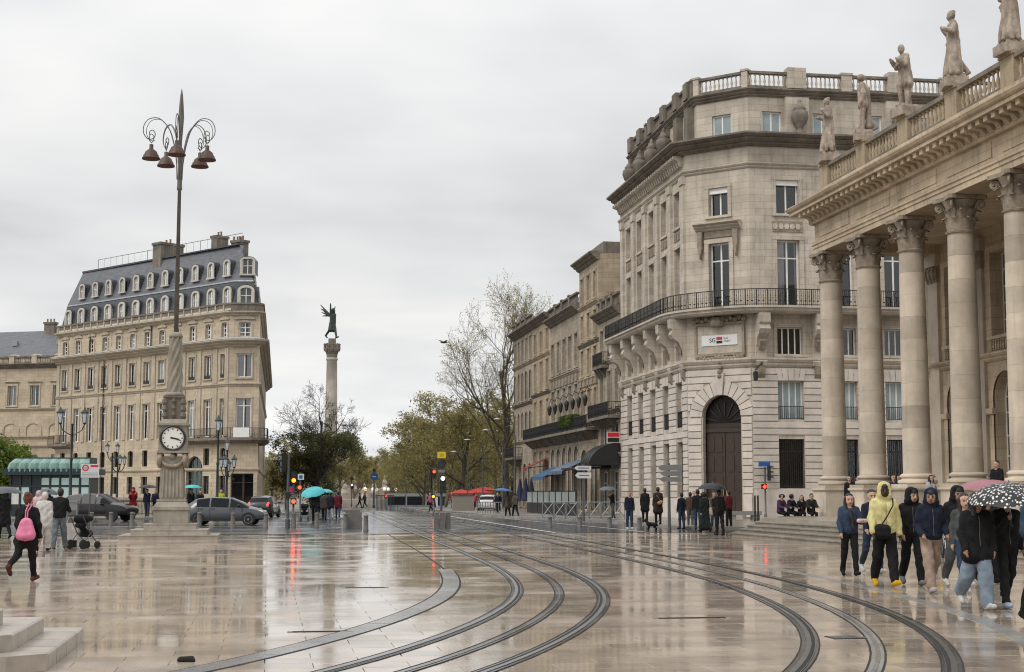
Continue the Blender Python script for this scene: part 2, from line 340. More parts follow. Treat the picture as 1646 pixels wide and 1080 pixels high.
for i, (Q, lab) in enumerate(((C1, 'nearer tram track with an empty grooved rail pair, curving off beside the lamp'), (C2, 'farther tram track curving past the theatre steps'))):
    t = tag(mk('tram_track', None, loc=(Q[20][0], Q[20][1], 0)), lab, 'tram track', 'tram tracks set in the paving'); tracks.append(t)
    for d in (-0.72, 0.72):
        mb = MB(); ribbon(mb, Q, d - 0.085, d + 0.115, 0.0045) if d < 0 else ribbon(mb, Q, d - 0.115, d + 0.085, 0.0045); rb = mk('rail_bed', mb, RAILBED, t)
        mb = MB(); ribbon(mb, Q, d - 0.028, d + 0.028, 0.0095); mk('rail', mb, STEEL, rb)
        s = 1 if d < 0 else -1
        mb = MB(); ribbon(mb, Q, d + s * 0.03, d + s * 0.066, 0.0085); mk('rail_groove', mb, GROOVE, rb)
        mb = MB(); ribbon(mb, Q, d + s * 0.07, d + s * 0.08, 0.0092); mk('guard_rail', mb, STEEL, rb)
        for e_ in (-0.085 if d < 0 else -0.115, 0.115 if d < 0 else 0.085): mb = MB(); ribbon(mb, Q, d + e_ - 0.008, d + e_ + 0.008, 0.0062); mk('seal_joint', mb, GROOVE, rb)
    mb = MB(); ribbon(mb, Q, -0.075, 0.075, 0.0045); pw = mk('power_rail', mb, KERB if i else RAILBED, t)
    mb = MB(); ribbon(mb, Q, -0.022, 0.022, 0.009); mk('contact_strip', mb, GRAN, pw)
    for e_ in (-0.075, 0.075): mb = MB(); ribbon(mb, Q, e_ - 0.011, e_ + 0.011, 0.0062); mk('seal_joint', mb, GROOVE, pw)
joints(C1, -2.04, -1.74, 1.25, 0.006, 'edge_stone', GRAN, tracks[0], ymax=32)
joints(C2, 1.56, 1.78, 1.25, 0.006, 'edge_stone', KERB, tracks[1])
ib = int(np.searchsorted(C1[:, 1], 32.0)); mb = MB(); ribbon(mb, C1, -2.075, -1.705, 0.002, a=0, b=ib); mk('strip_bed', mb, GROOVE, tracks[0]); mb = MB(); ribbon(mb, C1, -1.93, -1.88, 0.002, a=ib, b=int(np.searchsorted(C1[:, 1], 61.5))); mk('edge_line', mb, GROOVE, tracks[0])
# road markings
rm = mk('road_marking', None, loc=(0, 75, 0)); rm['kind'] = 'structure'
def mark(pts, w, z=0.006):
    Q = smooth_path(pts, 1.5); mb = MB(); ribbon(mb, Q, -w / 2, w / 2, z); mk('painted_line', mb, WPAINT, rm)
mark([(12.0, 62.2), (12.6, 90), (13.8, 130), (14.6, 150)], 0.16)
mark([(16.0, 62.2), (16.1, 70), (15.6, 90), (15.9, 130)], 0.13)
mark([(-14, 86.5), (-4, 86.2), (3, 86.0)], 0.3)
mark([(-14, 77.2), (-4, 77.0), (4, 76.8)], 0.22)
for k in range(7): mark([(-12 + k * 0.01, 104 + k), (3, 104 + k)], 0.45) if k % 2 else None
mark([(5.2, 96), (13, 97)], 0.35); mark([(5.0, 103), (13.4, 104)], 0.5)
# left far pavement + kerb, right pavement along the row of houses
def pavement(name, poly, z=0.13, base=0.0):
    mb = MB(); mb.prism(poly, -0.2 + base, z + base); o = mk(name, mb, PAVE2, kind='structure'); return o
PAVE2 = wet('wet footway', (0.25, 0.225, 0.195), 0.2, 0.42, 0.22, bump=0.08, bscale=30.0)
def kerb_line(parent, pts, z=0.134, w=0.28, L=2.0):
    Q = smooth_path(pts, 0.6); s = np.r_[0, np.cumsum(np.hypot(*np.diff(Q, axis=0).T))]
    for k in range(int(s[-1] / L)):
        a = [(np.interp(t, s, Q[:, 0]), np.interp(t, s, Q[:, 1])) for t in (k * L + 0.01, (k + 1) * L - 0.01)]
        d = Vector(a[1]) - Vector(a[0]); n = Vector((d.y, -d.x)).normalized() * w
        mb = MB(); mb.prism([a[0], a[1], (a[1][0] + n.x, a[1][1] + n.y), (a[0][0] + n.x, a[0][1] + n.y)], -0.1, z); mk('kerb_stone', mb, KERB, parent)
fw = pavement('pavement', [(19.4, 66), (60, 66), (60, 86), (26, 89), (26, 165), (14.8, 165), (15.9, 101.6), (17.9, 91.6), (19.1, 79.9)])
kerb_line(fw, [(14.7, 165), (15.8, 101.6), (17.8, 91.6), (19.0, 79.9), (19.3, 66)])
fl = pavement('footway', [(-70, 95.5), (-12, 95.5), (-6.5, 99), (0.8, 118), (0.8, 132), (0.6, 230), (-70, 160)])
kerb_line(fl, [(-6.4, 98.9), (-12, 95.2), (-40, 95.2)][::-1]); kerb_line(fl, [(-6.5, 99), (0.9, 118), (0.9, 132)])
is_ = pavement('traffic_island', [(4.6, 96), (6.0, 96), (6.2, 108), (4.6, 108)], 0.12)
# small things let into the paving
for (a, b, lab) in ((G(1057, 994), G(1167, 993), 'long narrow steel drain slot in wet paving between the two tracks'), (G(470, 1016), G(560, 1016), 'thin dark drain slot left of the nearer track'), (G(868, 896), G(930, 895), 'short far drain slot between the two tram tracks'), (G(555, 945), G(620, 945), 'faint drain slot in the bright wet paving beside the curved strip')):
    x0, x1, y = a[0], b[0], a[1]; r = thing('drain_slot', lab, 'drain', (x0, y, 0))
    mb = MB(); mb.box(x0, x1, y - 0.035, y + 0.035, -0.01, 0.007); mk('slot', mb, GROOVE, r)
    mb = MB(); mb.box(x0 - 0.06, x0, y - 0.05, y + 0.05, -0.01, 0.009); mb.box(x1, x1 + 0.06, y - 0.05, y + 0.05, -0.01, 0.009); mb.box(x0, x1, y + 0.036, y + 0.05, -0.01, 0.008); mk('frame', mb, STEEL, r)
x0, x1, y = 6.40, 6.80, 16.6; r = thing('drain_grate', 'small iron drain grate between rail and track centre', 'drain', (x0, y, 0))
mb = MB(); mb.box(x0, x1, y - 0.17, y + 0.17, -0.01, 0.0065); mk('frame', mb, GROOVE, r)
for k in range(9): mb = MB(); xx = x0 + 0.02 + k * 0.042; mb.box(xx, xx + 0.022, y - 0.15, y + 0.15, 0.0, 0.011); mk('bar', mb, GRAN, r)
# stepped stone plinth in the foreground corner
pl = thing('stepped_plinth', 'pale stepped stone plinth of wet blocks in the near corner', 'plinth', (-3.5, 14.5, 0))
h = 0.16
for lv, (xe, yn, yf, ch, cuts) in enumerate(((-2.01, 14.45, 17.56, 0.33, (14.80, 15.38, 16.14, 16.98, 17.56)), (-2.37, 14.75, 17.05, 0.24, (14.98, 15.95, 17.05)), (-2.66, 14.9, 16.2, 0.2, (15.1, 15.7, 16.2)))):
    z0, z1 = lv * h + 0.001, (lv + 1) * h
    for a, b in zip(cuts[:-1], cuts[1:]):
        mb = MB(); g = 0.012; x0, x1, c = xe - 0.55, xe, 0.018
        mb.prism([(x0, a + g), (x1, a + g), (x1, b - g), (x0, b - g)], z0, z1 - c); mb.frustum([(x0, a + g), (x1, a + g), (x1, b - g), (x0, b - g)], [(x0, a + g + c), (x1 - c, a + g + c), (x1 - c, b - g - c), (x0, b - g - c)], z1 - c + 0.0005, z1)
        mk('stone_block', mb, ST_STEP, pl)
    c0 = cuts[0]; q = MB(); q.prism([(xe, c0 - 0.012), (xe, c0 - ch * 0.25), (xe - ch, c0 - ch), (-6, c0 - ch), (-6, c0 - 0.012)], z0, z1); mk('stone_block', q, ST_STEP, pl)
    q = MB(); q.box(-6, xe - 0.56, c0, cuts[-1] - 0.01, z0, z1 - 0.003); mk('stone_fill', q, ST_STEP, pl)
# ------------------------------------------------------------------ facade kit
class Fac:
    """a straight facade from P0 to P1 in plan; outside is to the right of the direction of travel"""
    def __init__(s, P0, P1):
        s.P = Vector((P0[0], P0[1])); d = Vector((P1[0], P1[1])) - s.P; s.L = d.length; s.t = d / s.L; s.n = Vector((s.t.y, -s.t.x)); s.rz = math.atan2(s.t.y, s.t.x)
    def W(s, u, z, d=0.0): p = s.P + s.t * u + s.n * d; return (p.x, p.y, z)
    def box(s, mb, u0, u1, d0, d1, z0, z1): mb.hexa([s.W(u, z, d) for z in (z0, z1) for (u, d) in ((u0, d1), (u1, d1), (u1, d0), (u0, d0))])
    def prof(s, mb, u0, u1, prof):
        k = len(prof); mb.add([s.W(u0, z, d) for d, z in prof] + [s.W(u1, z, d) for d, z in prof], [(i, (i + 1) % k, k + (i + 1) % k, k + i) for i in range(k)] + [tuple(range(k))[::-1], tuple(range(k, 2 * k))])
    def plate(s, mb, loop, d0, d1):
        """extrude a (u, z) polygon from depth d0 to d1"""
        k = len(loop); mb.add([s.W(u, z, d0) for u, z in loop] + [s.W(u, z, d1) for u, z in loop], [(i, (i + 1) % k, k + (i + 1) % k, k + i) for i in range(k)] + [tuple(range(k)), tuple(range(k, 2 * k))[::-1]])
def arc(uc, zs, r, rise, n=12, a0=180, a1=0): return [(uc + r * math.cos(rad(a0 + (a1 - a0) * i / n)), zs + rise * math.sin(rad(a0 + (a1 - a0) * i / n))) for i in range(n + 1)]
def wall(mb, f, u0, u1, z0, z1, ops, reveal=0.3, d=0.0):
    """wall plane with real openings; ops: (ua, ub, za, zb, rise)"""
    us = sorted({u0, u1, *[o[0] for o in ops], *[o[1] for o in ops]}); zs = sorted({z0, z1, *[o[2] for o in ops], *[o[3] for o in ops]})
    for i in range(len(us) - 1):
        uc = (us[i] + us[i + 1]) / 2; run = None
        for j in range(len(zs) - 1):
            zc = (zs[j] + zs[j + 1]) / 2
            if any(o[0] < uc < o[1] and o[2] < zc < o[3] for o in ops):
                if run is not None: mb.add([f.W(us[i], run, d), f.W(us[i + 1], run, d), f.W(us[i + 1], zs[j], d), f.W(us[i], zs[j], d)], [(0, 1, 2, 3)])
                run = None
            elif run is None: run = zs[j]
        if run is not None: mb.add([f.W(us[i], run, d), f.W(us[i + 1], run, d), f.W(us[i + 1], zs[-1], d), f.W(us[i], zs[-1], d)], [(0, 1, 2, 3)])
    for ua, ub, za, zb, rise in ops:
        if rise:
            A = arc((ua + ub) / 2, zb - rise, (ub - ua) / 2, rise, 10); h = 5
            mb.add([f.W(ua, zb, d)] + [f.W(u, z, d) for u, z in A[:h + 1]], [tuple(range(h + 2))]); mb.add([f.W(ub, zb, d)] + [f.W(u, z, d) for u, z in A[h:]], [tuple(range(len(A) - h + 1))])
            L = [(ub, za), (ua, za)] + A
        else: L = [(ub, za), (ua, za), (ua, zb), (ub, zb)]
        k = len(L); mb.add([f.W(u, z, d) for u, z in L] + [f.W(u, z, d - reveal) for u, z in L], [(i, (i + 1) % k, k + (i + 1) % k, k + i) for i in range(k)])
WIN = {}
def window(parent, f, uc, z0, w, h, d=-0.22, rise=0.0, bars=(0.72,), mull=1, fr=0.07, mat=None, cur=0.45, name='window', pm=None):
    pm = pm or GLASS
    mat = mat or WHITEP; key = (round(w, 2), round(h, 2), round(rise, 2), bars, mull, fr, mat.name, pm.name)
    if key not in WIN:
        mb = MB(); zt = h - rise; q = Fac((-w / 2, 0), (w / 2, 0)); o = arc(w / 2, zt, w / 2, rise, 8) if rise else [(0, h), (w, h)]; i_ = arc(w / 2, zt, w / 2 - fr, max(rise - fr, 0.02), 8) if rise else [(fr, h - fr), (w - fr, h - fr)]
        O = [(w, 0), (0, 0)] + o; I = [(w - fr, fr), (fr, fr)] + i_; k = len(O); dd = -0.06
        mb.add([q.W(*p) for p in O] + [q.W(*p) for p in I] + [q.W(*p, dd) for p in I], [(i, (i + 1) % k, k + (i + 1) % k, k + i) for i in range(k)] + [(k + i, k + (i + 1) % k, 2 * k + (i + 1) % k, 2 * k + i) for i in range(k)])
        xs = [w * (j + 1) / (mull + 1) for j in range(mull)]
        for x in xs: q.box(mb, x - fr * 0.55, x + fr * 0.55, -0.05, 0.004, fr, h - 0.02 if not rise else h - fr * 0.8)
        for b in bars: q.box(mb, fr, w - fr, -0.045, 0.002, b * h - fr * 0.4, b * h + fr * 0.4)
        fm = mb.mesh('window', mat); panes = []
        for a, b in zip([0] + xs, xs + [w]):
            p = MB(); c = [(a, 0.02), (b, 0.02)]
            if rise:
                top = [(u, z) for u, z in arc(w / 2, zt, w / 2 - 0.02, rise - 0.02, 24) if a < u < b]; zz = lambda u: zt + (rise - 0.02) * math.sqrt(max(0, 1 - ((u - w / 2) / (w / 2 - 0.02)) ** 2))
                c = c + [(b, zz(b))] + top[::-1] + [(a, zz(a))]
            else: c = c + [(b, h - 0.02), (a, h - 0.02)]
            p.add([q.W(u, z, -0.03) for u, z in c], [tuple(range(len(c)))]); panes.append(p.mesh('pane', pm))
        cm = []
        for v in range(3):
            c = MB(); n = 10; L = []
            for s_, (a, b) in enumerate(((0.03, w * (0.5, 0.30, 0.42)[v]), (w * (0.5, 0.72, 0.86)[v], w - 0.03))):
                for i in range(n): x0 = a + (b - a) * i / n; x1 = a + (b - a) * (i + 1) / n; c.add([q.W(x0, 0.03, -0.16 + 0.03 * (i % 2)), q.W(x1, 0.03, -0.16 + 0.03 * ((i + 1) % 2)), q.W(x1, zt, -0.16 + 0.03 * ((i + 1) % 2)), q.W(x0, zt, -0.16 + 0.03 * (i % 2))], [(0, 1, 2, 3)])
            cm.append(c.mesh('curtain', CURT))
        WIN[key] = (fm, panes, cm)
    fm, panes, cm = WIN[key]; loc = f.W(uc, z0, d); o = mk(name, fm, parent=parent, loc=loc, rz=f.rz)
    for p in panes: mk('pane', p, parent=o, loc=loc, rz=f.rz)
    if R.random() < cur: mk('curtain', cm[R.randrange(3)], parent=o, loc=loc, rz=f.rz)
    return o
def part(parent, name, mat, fn, smooth=False, kind=None):
    mb = MB(); fn(mb); return mk(name, mb, mat, parent, smooth=smooth, kind=kind)
def frame_trim(mb, f, uc, z0, w, h, b=0.16, p=0.06, sill=True, rise=0):
    """architrave round an opening: one piece proud of the wall"""
    if rise:
        zt = z0 + h - rise; O = [(uc - w / 2 - b, z0)] + arc(uc, zt, w / 2 + b, rise + b, 12) + [(uc + w / 2 + b, z0)]; I = [(uc - w / 2, z0)] + arc(uc, zt, w / 2, rise, 12) + [(uc + w / 2, z0)]
        k = len(O); mb.add([f.W(*q, p) for q in O] + [f.W(*q, p) for q in I] + [f.W(*q, 0) for q in O], [(i, i + 1, k + i + 1, k + i) for i in range(k - 1)] + [(i, i + 1, 2 * k + i + 1, 2 * k + i) for i in range(k - 1)])
    else:
        f.box(mb, uc - w / 2 - b, uc - w / 2, 0, p, z0, z0 + h); f.box(mb, uc + w / 2, uc + w / 2 + b, 0, p, z0, z0 + h); f.box(mb, uc - w / 2 - b - 0.02, uc + w / 2 + b + 0.02, 0, p + 0.02, z0 + h, z0 + h + b)
    if sill: f.box(mb, uc - w / 2 - b - 0.04, uc + w / 2 + b + 0.04, 0, p + 0.07, z0 - 0.14, z0)
BAL = {}
def baluster_mesh(h, mat, r=0.085):
    k = (round(h, 2), mat.name, r)
    if k not in BAL:
        mb = MB(); mb.lathe([(r * 0.9, 0), (r * 0.9, h * 0.08), (r * 0.5, h * 0.14), (r, h * 0.36), (r * 0.75, h * 0.52), (r * 0.42, h * 0.72), (r * 0.45, h * 0.86), (r * 0.85, h * 0.92), (r * 0.85, h)], 8); BAL[k] = mb.mesh('baluster', mat, True)
    return BAL[k]
def balustrade(parent, f, u0, u1, z0, h, mat, d=0.0, piers=(), pw=0.5, sp=0.27, rmat=None):
    rmat = rmat or mat
    part(parent, 'balustrade_rail', rmat, lambda mb: (f.box(mb, u0, u1, d - 0.17, d + 0.17, z0 + h - 0.16, z0 + h), f.box(mb, u0, u1, d - 0.15, d + 0.15, z0, z0 + 0.14)))
    edges = [u0] + [q for p in piers for q in (p - pw / 2, p + pw / 2)] + [u1]
    for p in piers: part(parent, 'balustrade_pier', mat, lambda mb: (f.box(mb, p - pw / 2, p + pw / 2, d - 0.19, d + 0.19, z0 - 0.005, z0 + h - 0.02), f.box(mb, p - pw / 2 - 0.05, p + pw / 2 + 0.05, d - 0.24, d + 0.24, z0 + h - 0.01, z0 + h + 0.12)))
    bm = baluster_mesh(h - 0.3, mat)
    for a, b in zip(edges[::2], edges[1::2]):
        n = max(1, int((b - a - 0.1) / sp))
        for i in range(n): mk('baluster', bm, parent=parent, loc=f.W(a + (b - a) * (i + 0.5) / n, z0 + 0.14, d))
def iron_rail(parent, path, z, h, mat=None, sp=0.13, name='railing', closed=False, panel=False):
    mb = MB(); mb.sweep(path, [(-0.025, z + h - 0.05), (0.025, z + h - 0.05), (0.025, z + h), (-0.025, z + h)]); mb.sweep(path, [(-0.02, z + 0.06), (0.02, z + 0.06), (0.02, z + 0.09), (-0.02, z + 0.09)])
    for (a, b) in zip(path[:-1], path[1:]):
        a, b = Vector(a), Vector(b); n = max(1, int((b - a).length / sp))
        for i in range(n):
            p = a + (b - a) * (i / n); r = 0.028 if i % 8 == 0 else 0.011; mb.box(p.x - r, p.x + r, p.y - r, p.y + r, z, z + h)
            if panel and i % 2: mb.box(p.x - sp * 0.45, p.x + sp * 0.45, p.y - 0.008, p.y + 0.008, z + h * 0.25, z + h * 0.32); mb.box(p.x - 0.008, p.x + 0.008, p.y - sp * 0.45, p.y + sp * 0.45, z + h * 0.55, z + h * 0.62)
    return mk(name, mb, mat or IRON, parent)
def round_path(path, r, n=6):
    out = [path[0]]
    for a, b, c in zip(path[:-2], path[1:-1], path[2:]):
        a, b, c = Vector(a), Vector(b), Vector(c); d0 = (a - b).normalized(); d1 = (c - b).normalized(); p0 = b + d0 * r; p1 = b + d1 * r
        for i in range(n + 1): t = i / n; q = p0 * (1 - t) ** 2 + b * 2 * t * (1 - t) + p1 * t * t; out.append((q.x, q.y))
    return out + [path[-1]]
def offpath(path, d):
    out = []
    for i in range(len(path)):
        p = Vector(path[i]); na = nb = None
        if i > 0: a = p - Vector(path[i - 1]); na = Vector((a.y, -a.x)).normalized()
        if i < len(path) - 1: b = Vector(path[i + 1]) - p; nb = Vector((b.y, -b.x)).normalized()
        if na is None: m = nb
        elif nb is None: m = na
        else: h = (na + nb).normalized(); m = h / max(0.3, h.dot(na))
        out.append((p.x + m.x * d, p.y + m.y * d))
    return out
def text_mesh(s, size, mat, ext=0.01):
    cu = bpy.data.curves.new('lettering', 'FONT'); cu.body = s; cu.size = size; cu.extrude = ext; cu.align_x = 'CENTER'; cu.align_y = 'CENTER'
    o = bpy.data.objects.new('lettering', cu); COL.objects.link(o); dg = bpy.context.evaluated_depsgraph_get(); me = bpy.data.meshes.new_from_object(o.evaluated_get(dg)); bpy.data.objects.remove(o)
    me.materials.clear(); me.materials.append(mat); me.transform(Matrix.Rotation(rad(90), 4, 'X')); return me
def cornice(z0, z1, p, steps=3):
    """stepped cornice profile growing outward from the wall"""
    pr = [(-0.05, z0)]
    for i in range(steps):
        a = z0 + (z1 - z0) * i / steps; b = z0 + (z1 - z0) * (i + 1) / steps; d0 = p * (i + 0.35) / steps; d1 = p * (i + 1) / steps
        pr += [(d0, a), (d1, a + (b - a) * 0.55), (d1, b)]
    return pr + [(-0.05, z1 + 0.05)]
# ------------------------------------------------------------------ bank building on the corner
XL, YC, CH, YE = 25.5, 89.07, 3.1, 106.6
bank = thing('bank_building', 'tall pale stone bank on the corner with arched door and long iron balcony', 'building', (XL + 6, YC, 0))
B0, B1, B2, B3 = (XL, YE), (XL, YC), (XL + CH, YC - CH), (52.0, YC - CH)
bp = [B0, B1, B2, B3]; fL, fC, fF = Fac(B0, B1), Fac(B1, B2), Fac(B2, B3)
uL = [YE - y for y in (103.9, 100.7, 97.4, 94.1, 90.9)]; uF = [31.02 - B2[0] + 3.42 * k for k in range(6)]; uC = fC.L / 2 + 0.12
OL = [(u - 0.72, u + 0.72, a, b, 0) for u in uL for a, b in ((1.4, 4.85), (5.75, 8.55), (9.95, 11.7))] ; OLu = [(u - 0.66, u + 0.66, a, b, 0) for u in uL for a, b in ((13.0, 17.1), (18.45, 20.7))]
OF = [(u - 0.8, u + 0.8, a, b, 0) for u in uF for a, b in ((1.95, 4.9), (6.05, 8.4), (9.98, 11.65))]; OFu = [(u - 0.72, u + 0.72, a, b, 0) for u in uF for a, b in ((12.95, 17.0), (18.6, 20.7))]
OC = [(uC - 1.3, uC + 1.3, 0.35, 7.6, 1.3)]; OCu = [(uC - 0.7, uC + 0.7, 12.95, 16.95, 0), (uC - 0.66, uC + 0.66, 18.65, 20.4, 0)]
def f_(mb):
    for f, a, b in ((fL, OL, OLu), (fC, OC, OCu), (fF, OF, OFu)):
        wall(mb, f, 0, f.L, 0, 23.0, a + b, 0.35)
part(bank, 'wall', ST_SG, f_)
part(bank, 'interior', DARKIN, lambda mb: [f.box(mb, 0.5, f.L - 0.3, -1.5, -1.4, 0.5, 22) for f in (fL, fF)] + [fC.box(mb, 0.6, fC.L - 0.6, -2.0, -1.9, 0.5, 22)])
part(bank, 'plinth', ST_SGB, lambda mb: (fL.box(mb, 0, fL.L - 0.001, 0.002, 0.14, 0, 1.35), fF.box(mb, 0.05, fF.L, 0.002, 0.14, 0, 1.9), fC.box(mb, 0.06, uC - 1.45, 0.002, 0.15, 0, 1.6), fC.box(mb, uC + 1.45, fC.L - 0.06, 0.002, 0.15, 0, 1.6)))
part(bank, 'party_wall', ST_ROW, lambda mb: mb.add([(XL, YE, 0), (XL + 14, YE, 0), (XL + 14, YE, 26), (XL, YE, 23)], [(0, 1, 2, 3)]))
# rusticated courses: separate blocks with open joints
def courses(f, spans, z0, z1, n, proud=0.07):
    hh = (z1 - z0) / n
    for k in range(n):
        a, b = z0 + k * hh, z0 + (k + 1) * hh - 0.05
        for u0, u1 in spans(a, b):
            if u1 - u0 < 0.12: continue
            mb = MB(); c = 0.018
            f.box(mb, u0, u1, 0.001, proud - c, a, b); f.plate(mb, [(u0 + c, a + c), (u1 - c, a + c), (u1 - c, b - c), (u0 + c, b - c)], proud - c, proud); mk('stone_block', mb, ST_SGB, bank)
def gaps(f, ops, z0, z1, e0=0.0, e1=0.0):
    cut = sorted((o[0] - 0.02, o[1] + 0.02) for o in ops if o[2] < z1 - 0.05 and o[3] > z0 + 0.05); u = e0; out = []
    for a, b in cut:
        if a > u: out.append((u, a))
        u = max(u, b)
    if f.L - e1 > u: out.append((u, f.L - e1))
    return out
courses(fL, lambda a, b: gaps(fL, OL, a, b, 0.0, 0.01), 1.4, 9.2, 19)
courses(fF, lambda a, b: [s for s in gaps(fF, OF, a, b, 0.01) if s[0] < 13], 1.92, 9.2, 18)
RO = 2.15
def cspan(a, b):
    zc = (a + b) / 2 - 6.3; w = 1.34 if zc < 0 else (math.sqrt(max(0, RO ** 2 - zc * zc)) if zc < RO else 0)
    if 0 < zc < RO: w = max(w, 1.0)
    if w == 0: return [(0.02, fC.L - 0.02)]
    return [(0.02, uC - w - 0.04), (uC + w + 0.04, fC.L - 0.02)]
courses(fC, cspan, 1.65, 9.2, 18)
for k in range(13):
    a0, a1 = 180 * k / 13 + 0.9, 180 * (k + 1) / 13 - 0.9
    ro = RO if k != 6 else RO + 0.5
    L = [(uC + r * math.cos(rad(a)), 6.3 + r * math.sin(rad(a))) for r, a in ((1.32, a0), (ro, a0), (ro, a1), (1.32, a1))]
    part(bank, 'voussoir', ST_SGB, lambda mb: fC.plate(mb, L, 0.001, 0.085 if k != 6 else 0.2))
for f, us, w, z in ((fL, uL, 0.74, 8.58), (fF, uF[:4], 0.82, 8.42)):      # flat arches over the first-floor windows
    for u in us:
        for k in range(5):
            x0 = -w + 2 * w * k / 5; x1 = -w + 2 * w * (k + 1) / 5; g = 0.02; sp = 1.22
            part(bank, 'voussoir', ST_SGB, lambda mb: f.plate(mb, [(u + x0 + g, z), (u + x1 - g, z), (u + x1 * sp - g, 9.14), (u + x0 * sp + g, 9.14)], 0.072, 0.10 if k != 2 else 0.15))
# door
def door(mb):
    for s in (-1, 1):
        fC.box(mb, uC + min(s * 0.02, s * 1.28), uC + max(s * 0.02, s * 1.28), -0.5, -0.42, 0.4, 5.35)
        for zz in (0.6, 1.75, 2.95, 4.15):
            for q in (0.18, 0.75): fC.box(mb, uC + min(s * q, s * (q + 0.42)), uC + max(s * q, s * (q + 0.42)), -0.42, -0.385, zz, zz + 0.95)
    fC.box(mb, uC - 1.3, uC + 1.3, -0.5, -0.34, 5.36, 5.6)
dr = part(bank, 'door', WOOD, door); FANW = pmat('fanlight wood', (0.03, 0.02, 0.015), 0.5)
part(dr, 'fanlight', FANW, lambda mb: [fC.plate(mb, [(uC + r * math.cos(rad(a)), 5.9 + r * math.sin(rad(a))) for r, a in ((0.2, a_), (1.3, a_ - 2), (1.3, a_ + 2), (0.2, a_))], -0.44, -0.40) for a_ in (15, 40, 65, 90, 115, 140, 165)] + [fC.box(mb, uC - 1.3, uC + 1.3, -0.46, -0.4, 5.62, 5.9)])
part(dr, 'door_pane', pmat('fanlight glass', (0.015, 0.012, 0.01), 0.3, spec=0.2), lambda mb: fC.plate(mb, [(uC - 1.3, 5.6), (uC + 1.3, 5.6)] + arc(uC, 6.3, 1.3, 1.3, 10)[::-1], -0.48, -0.475))
part(dr, 'door_pull', pmat('brass', (0.4, 0.27, 0.1), 0.3, metal=1.0), lambda mb: [fC.box(mb, uC + s * 0.1 - 0.025, uC + s * 0.1 + 0.025, -0.38, -0.30, 1.5, 1.9) for s in (-1, 1)])
part(bank, 'door_step', ST_STEP, lambda mb: (fC.box(mb, uC - 1.9, uC + 1.9, -0.5, 1.1, 0.13, 0.27), fC.box(mb, uC - 1.6, uC + 1.6, -0.5, 0.7, 0.275, 0.42)))
# windows
for u in uL:
    window(bank, fL, u, 1.4, 1.44, 3.45, -0.3, bars=(0.7,), mat=IRON, cur=0.1); window(bank, fL, u, 5.75, 1.44, 2.8, -0.3); window(bank, fL, u, 9.95, 1.44, 1.75, -0.3, bars=()); window(bank, fL, u, 13.0, 1.32, 4.1, -0.28, bars=(0.74,)); window(bank, fL, u, 18.45, 1.32, 2.25, -0.28, bars=())
    part(bank, 'window_guard', IRON, lambda mb: [fL.box(mb, u - 0.7 + 0.1 * i, u - 0.68 + 0.1 * i, -0.06, -0.03, 5.78, 6.75) for i in range(15)] + [fL.box(mb, u - 0.72, u + 0.72, -0.07, -0.02, 6.72, 6.78), fL.box(mb, u - 0.70, u + 0.70, -0.052, -0.038, 5.85, 6.6)])
    (part(bank, 'window_surround', ST_SG, lambda mb: frame_trim(mb, fL, u, 13.0, 1.32, 4.1, 0.2, 0.07, False)), part(bank, 'window_surround', ST_SG, lambda mb: frame_trim(mb, fL, u, 18.45, 1.32, 2.25, 0.2, 0.07)))
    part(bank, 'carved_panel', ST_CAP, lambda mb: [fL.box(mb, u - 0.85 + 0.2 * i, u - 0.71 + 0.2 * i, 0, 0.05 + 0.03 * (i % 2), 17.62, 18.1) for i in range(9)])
for k, u in enumerate(uF):
    window(bank, fF, u, 1.95, 1.6, 2.95, -0.3, bars=(0.75,), mat=IRON, cur=0); window(bank, fF, u, 6.05, 1.6, 2.35, -0.3, mull=3, bars=(), cur=0, pm=SKY_TINT); window(bank, fF, u, 9.98, 1.6, 1.67, -0.25, mull=3, bars=(), cur=0.2); window(bank, fF, u, 12.95, 1.44, 4.05, -0.28, bars=(0.73,), fr=0.1, cur=0.3); window(bank, fF, u, 18.6, 1.44, 2.1, -0.28, bars=(), fr=0.09, cur=0.3)
    if k > 3: continue
    part(bank, 'window_guard', IRON, lambda mb: [fF.box(mb, u - 0.78 + 0.12 * i, u - 0.765 + 0.12 * i, -0.06, -0.03, 6.07, 6.85) for i in range(14)] + [fF.box(mb, u - 0.8, u + 0.8, -0.07, -0.02, z, z + 0.04) for z in (6.12, 6.84)])
    part(bank, 'window_grille', IRON, lambda mb: [fF.box(mb, u - 0.78 + 0.13 * i, u - 0.755 + 0.13 * i, -0.1, -0.07, 1.96, 4.88) for i in range(13)] + [fF.box(mb, u - 0.8, u + 0.8, -0.105, -0.065, z, z + 0.05) for z in (2.05, 4.1)])
    (part(bank, 'window_surround', ST_SG, lambda mb: frame_trim(mb, fF, u, 12.95, 1.44, 4.05, 0.26, 0.09, False)), part(bank, 'window_surround', ST_SG, lambda mb: frame_trim(mb, fF, u, 18.6, 1.44, 2.1, 0.22, 0.07)), part(bank, 'window_surround', ST_SG, lambda mb: frame_trim(mb, fF, u, 9.98, 1.6, 1.67, 0.2, 0.06)))
    part(bank, 'shutter_box', WHITEP, lambda mb: fF.box(mb, u - 0.72, u + 0.72, -0.26, -0.05, 20.38, 20.69))
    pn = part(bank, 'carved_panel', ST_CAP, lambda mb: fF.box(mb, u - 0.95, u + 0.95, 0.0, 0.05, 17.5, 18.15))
    part(pn, 'panel_relief', ST_SG, lambda mb: [fF.plate(mb, [(u - 0.8 + 0.36 * i + 0.17 * math.cos(rad(a)), 17.82 + 0.2 * math.sin(rad(a))) for a in range(0, 360, 60)], 0.05, 0.09) for i in range(5)])
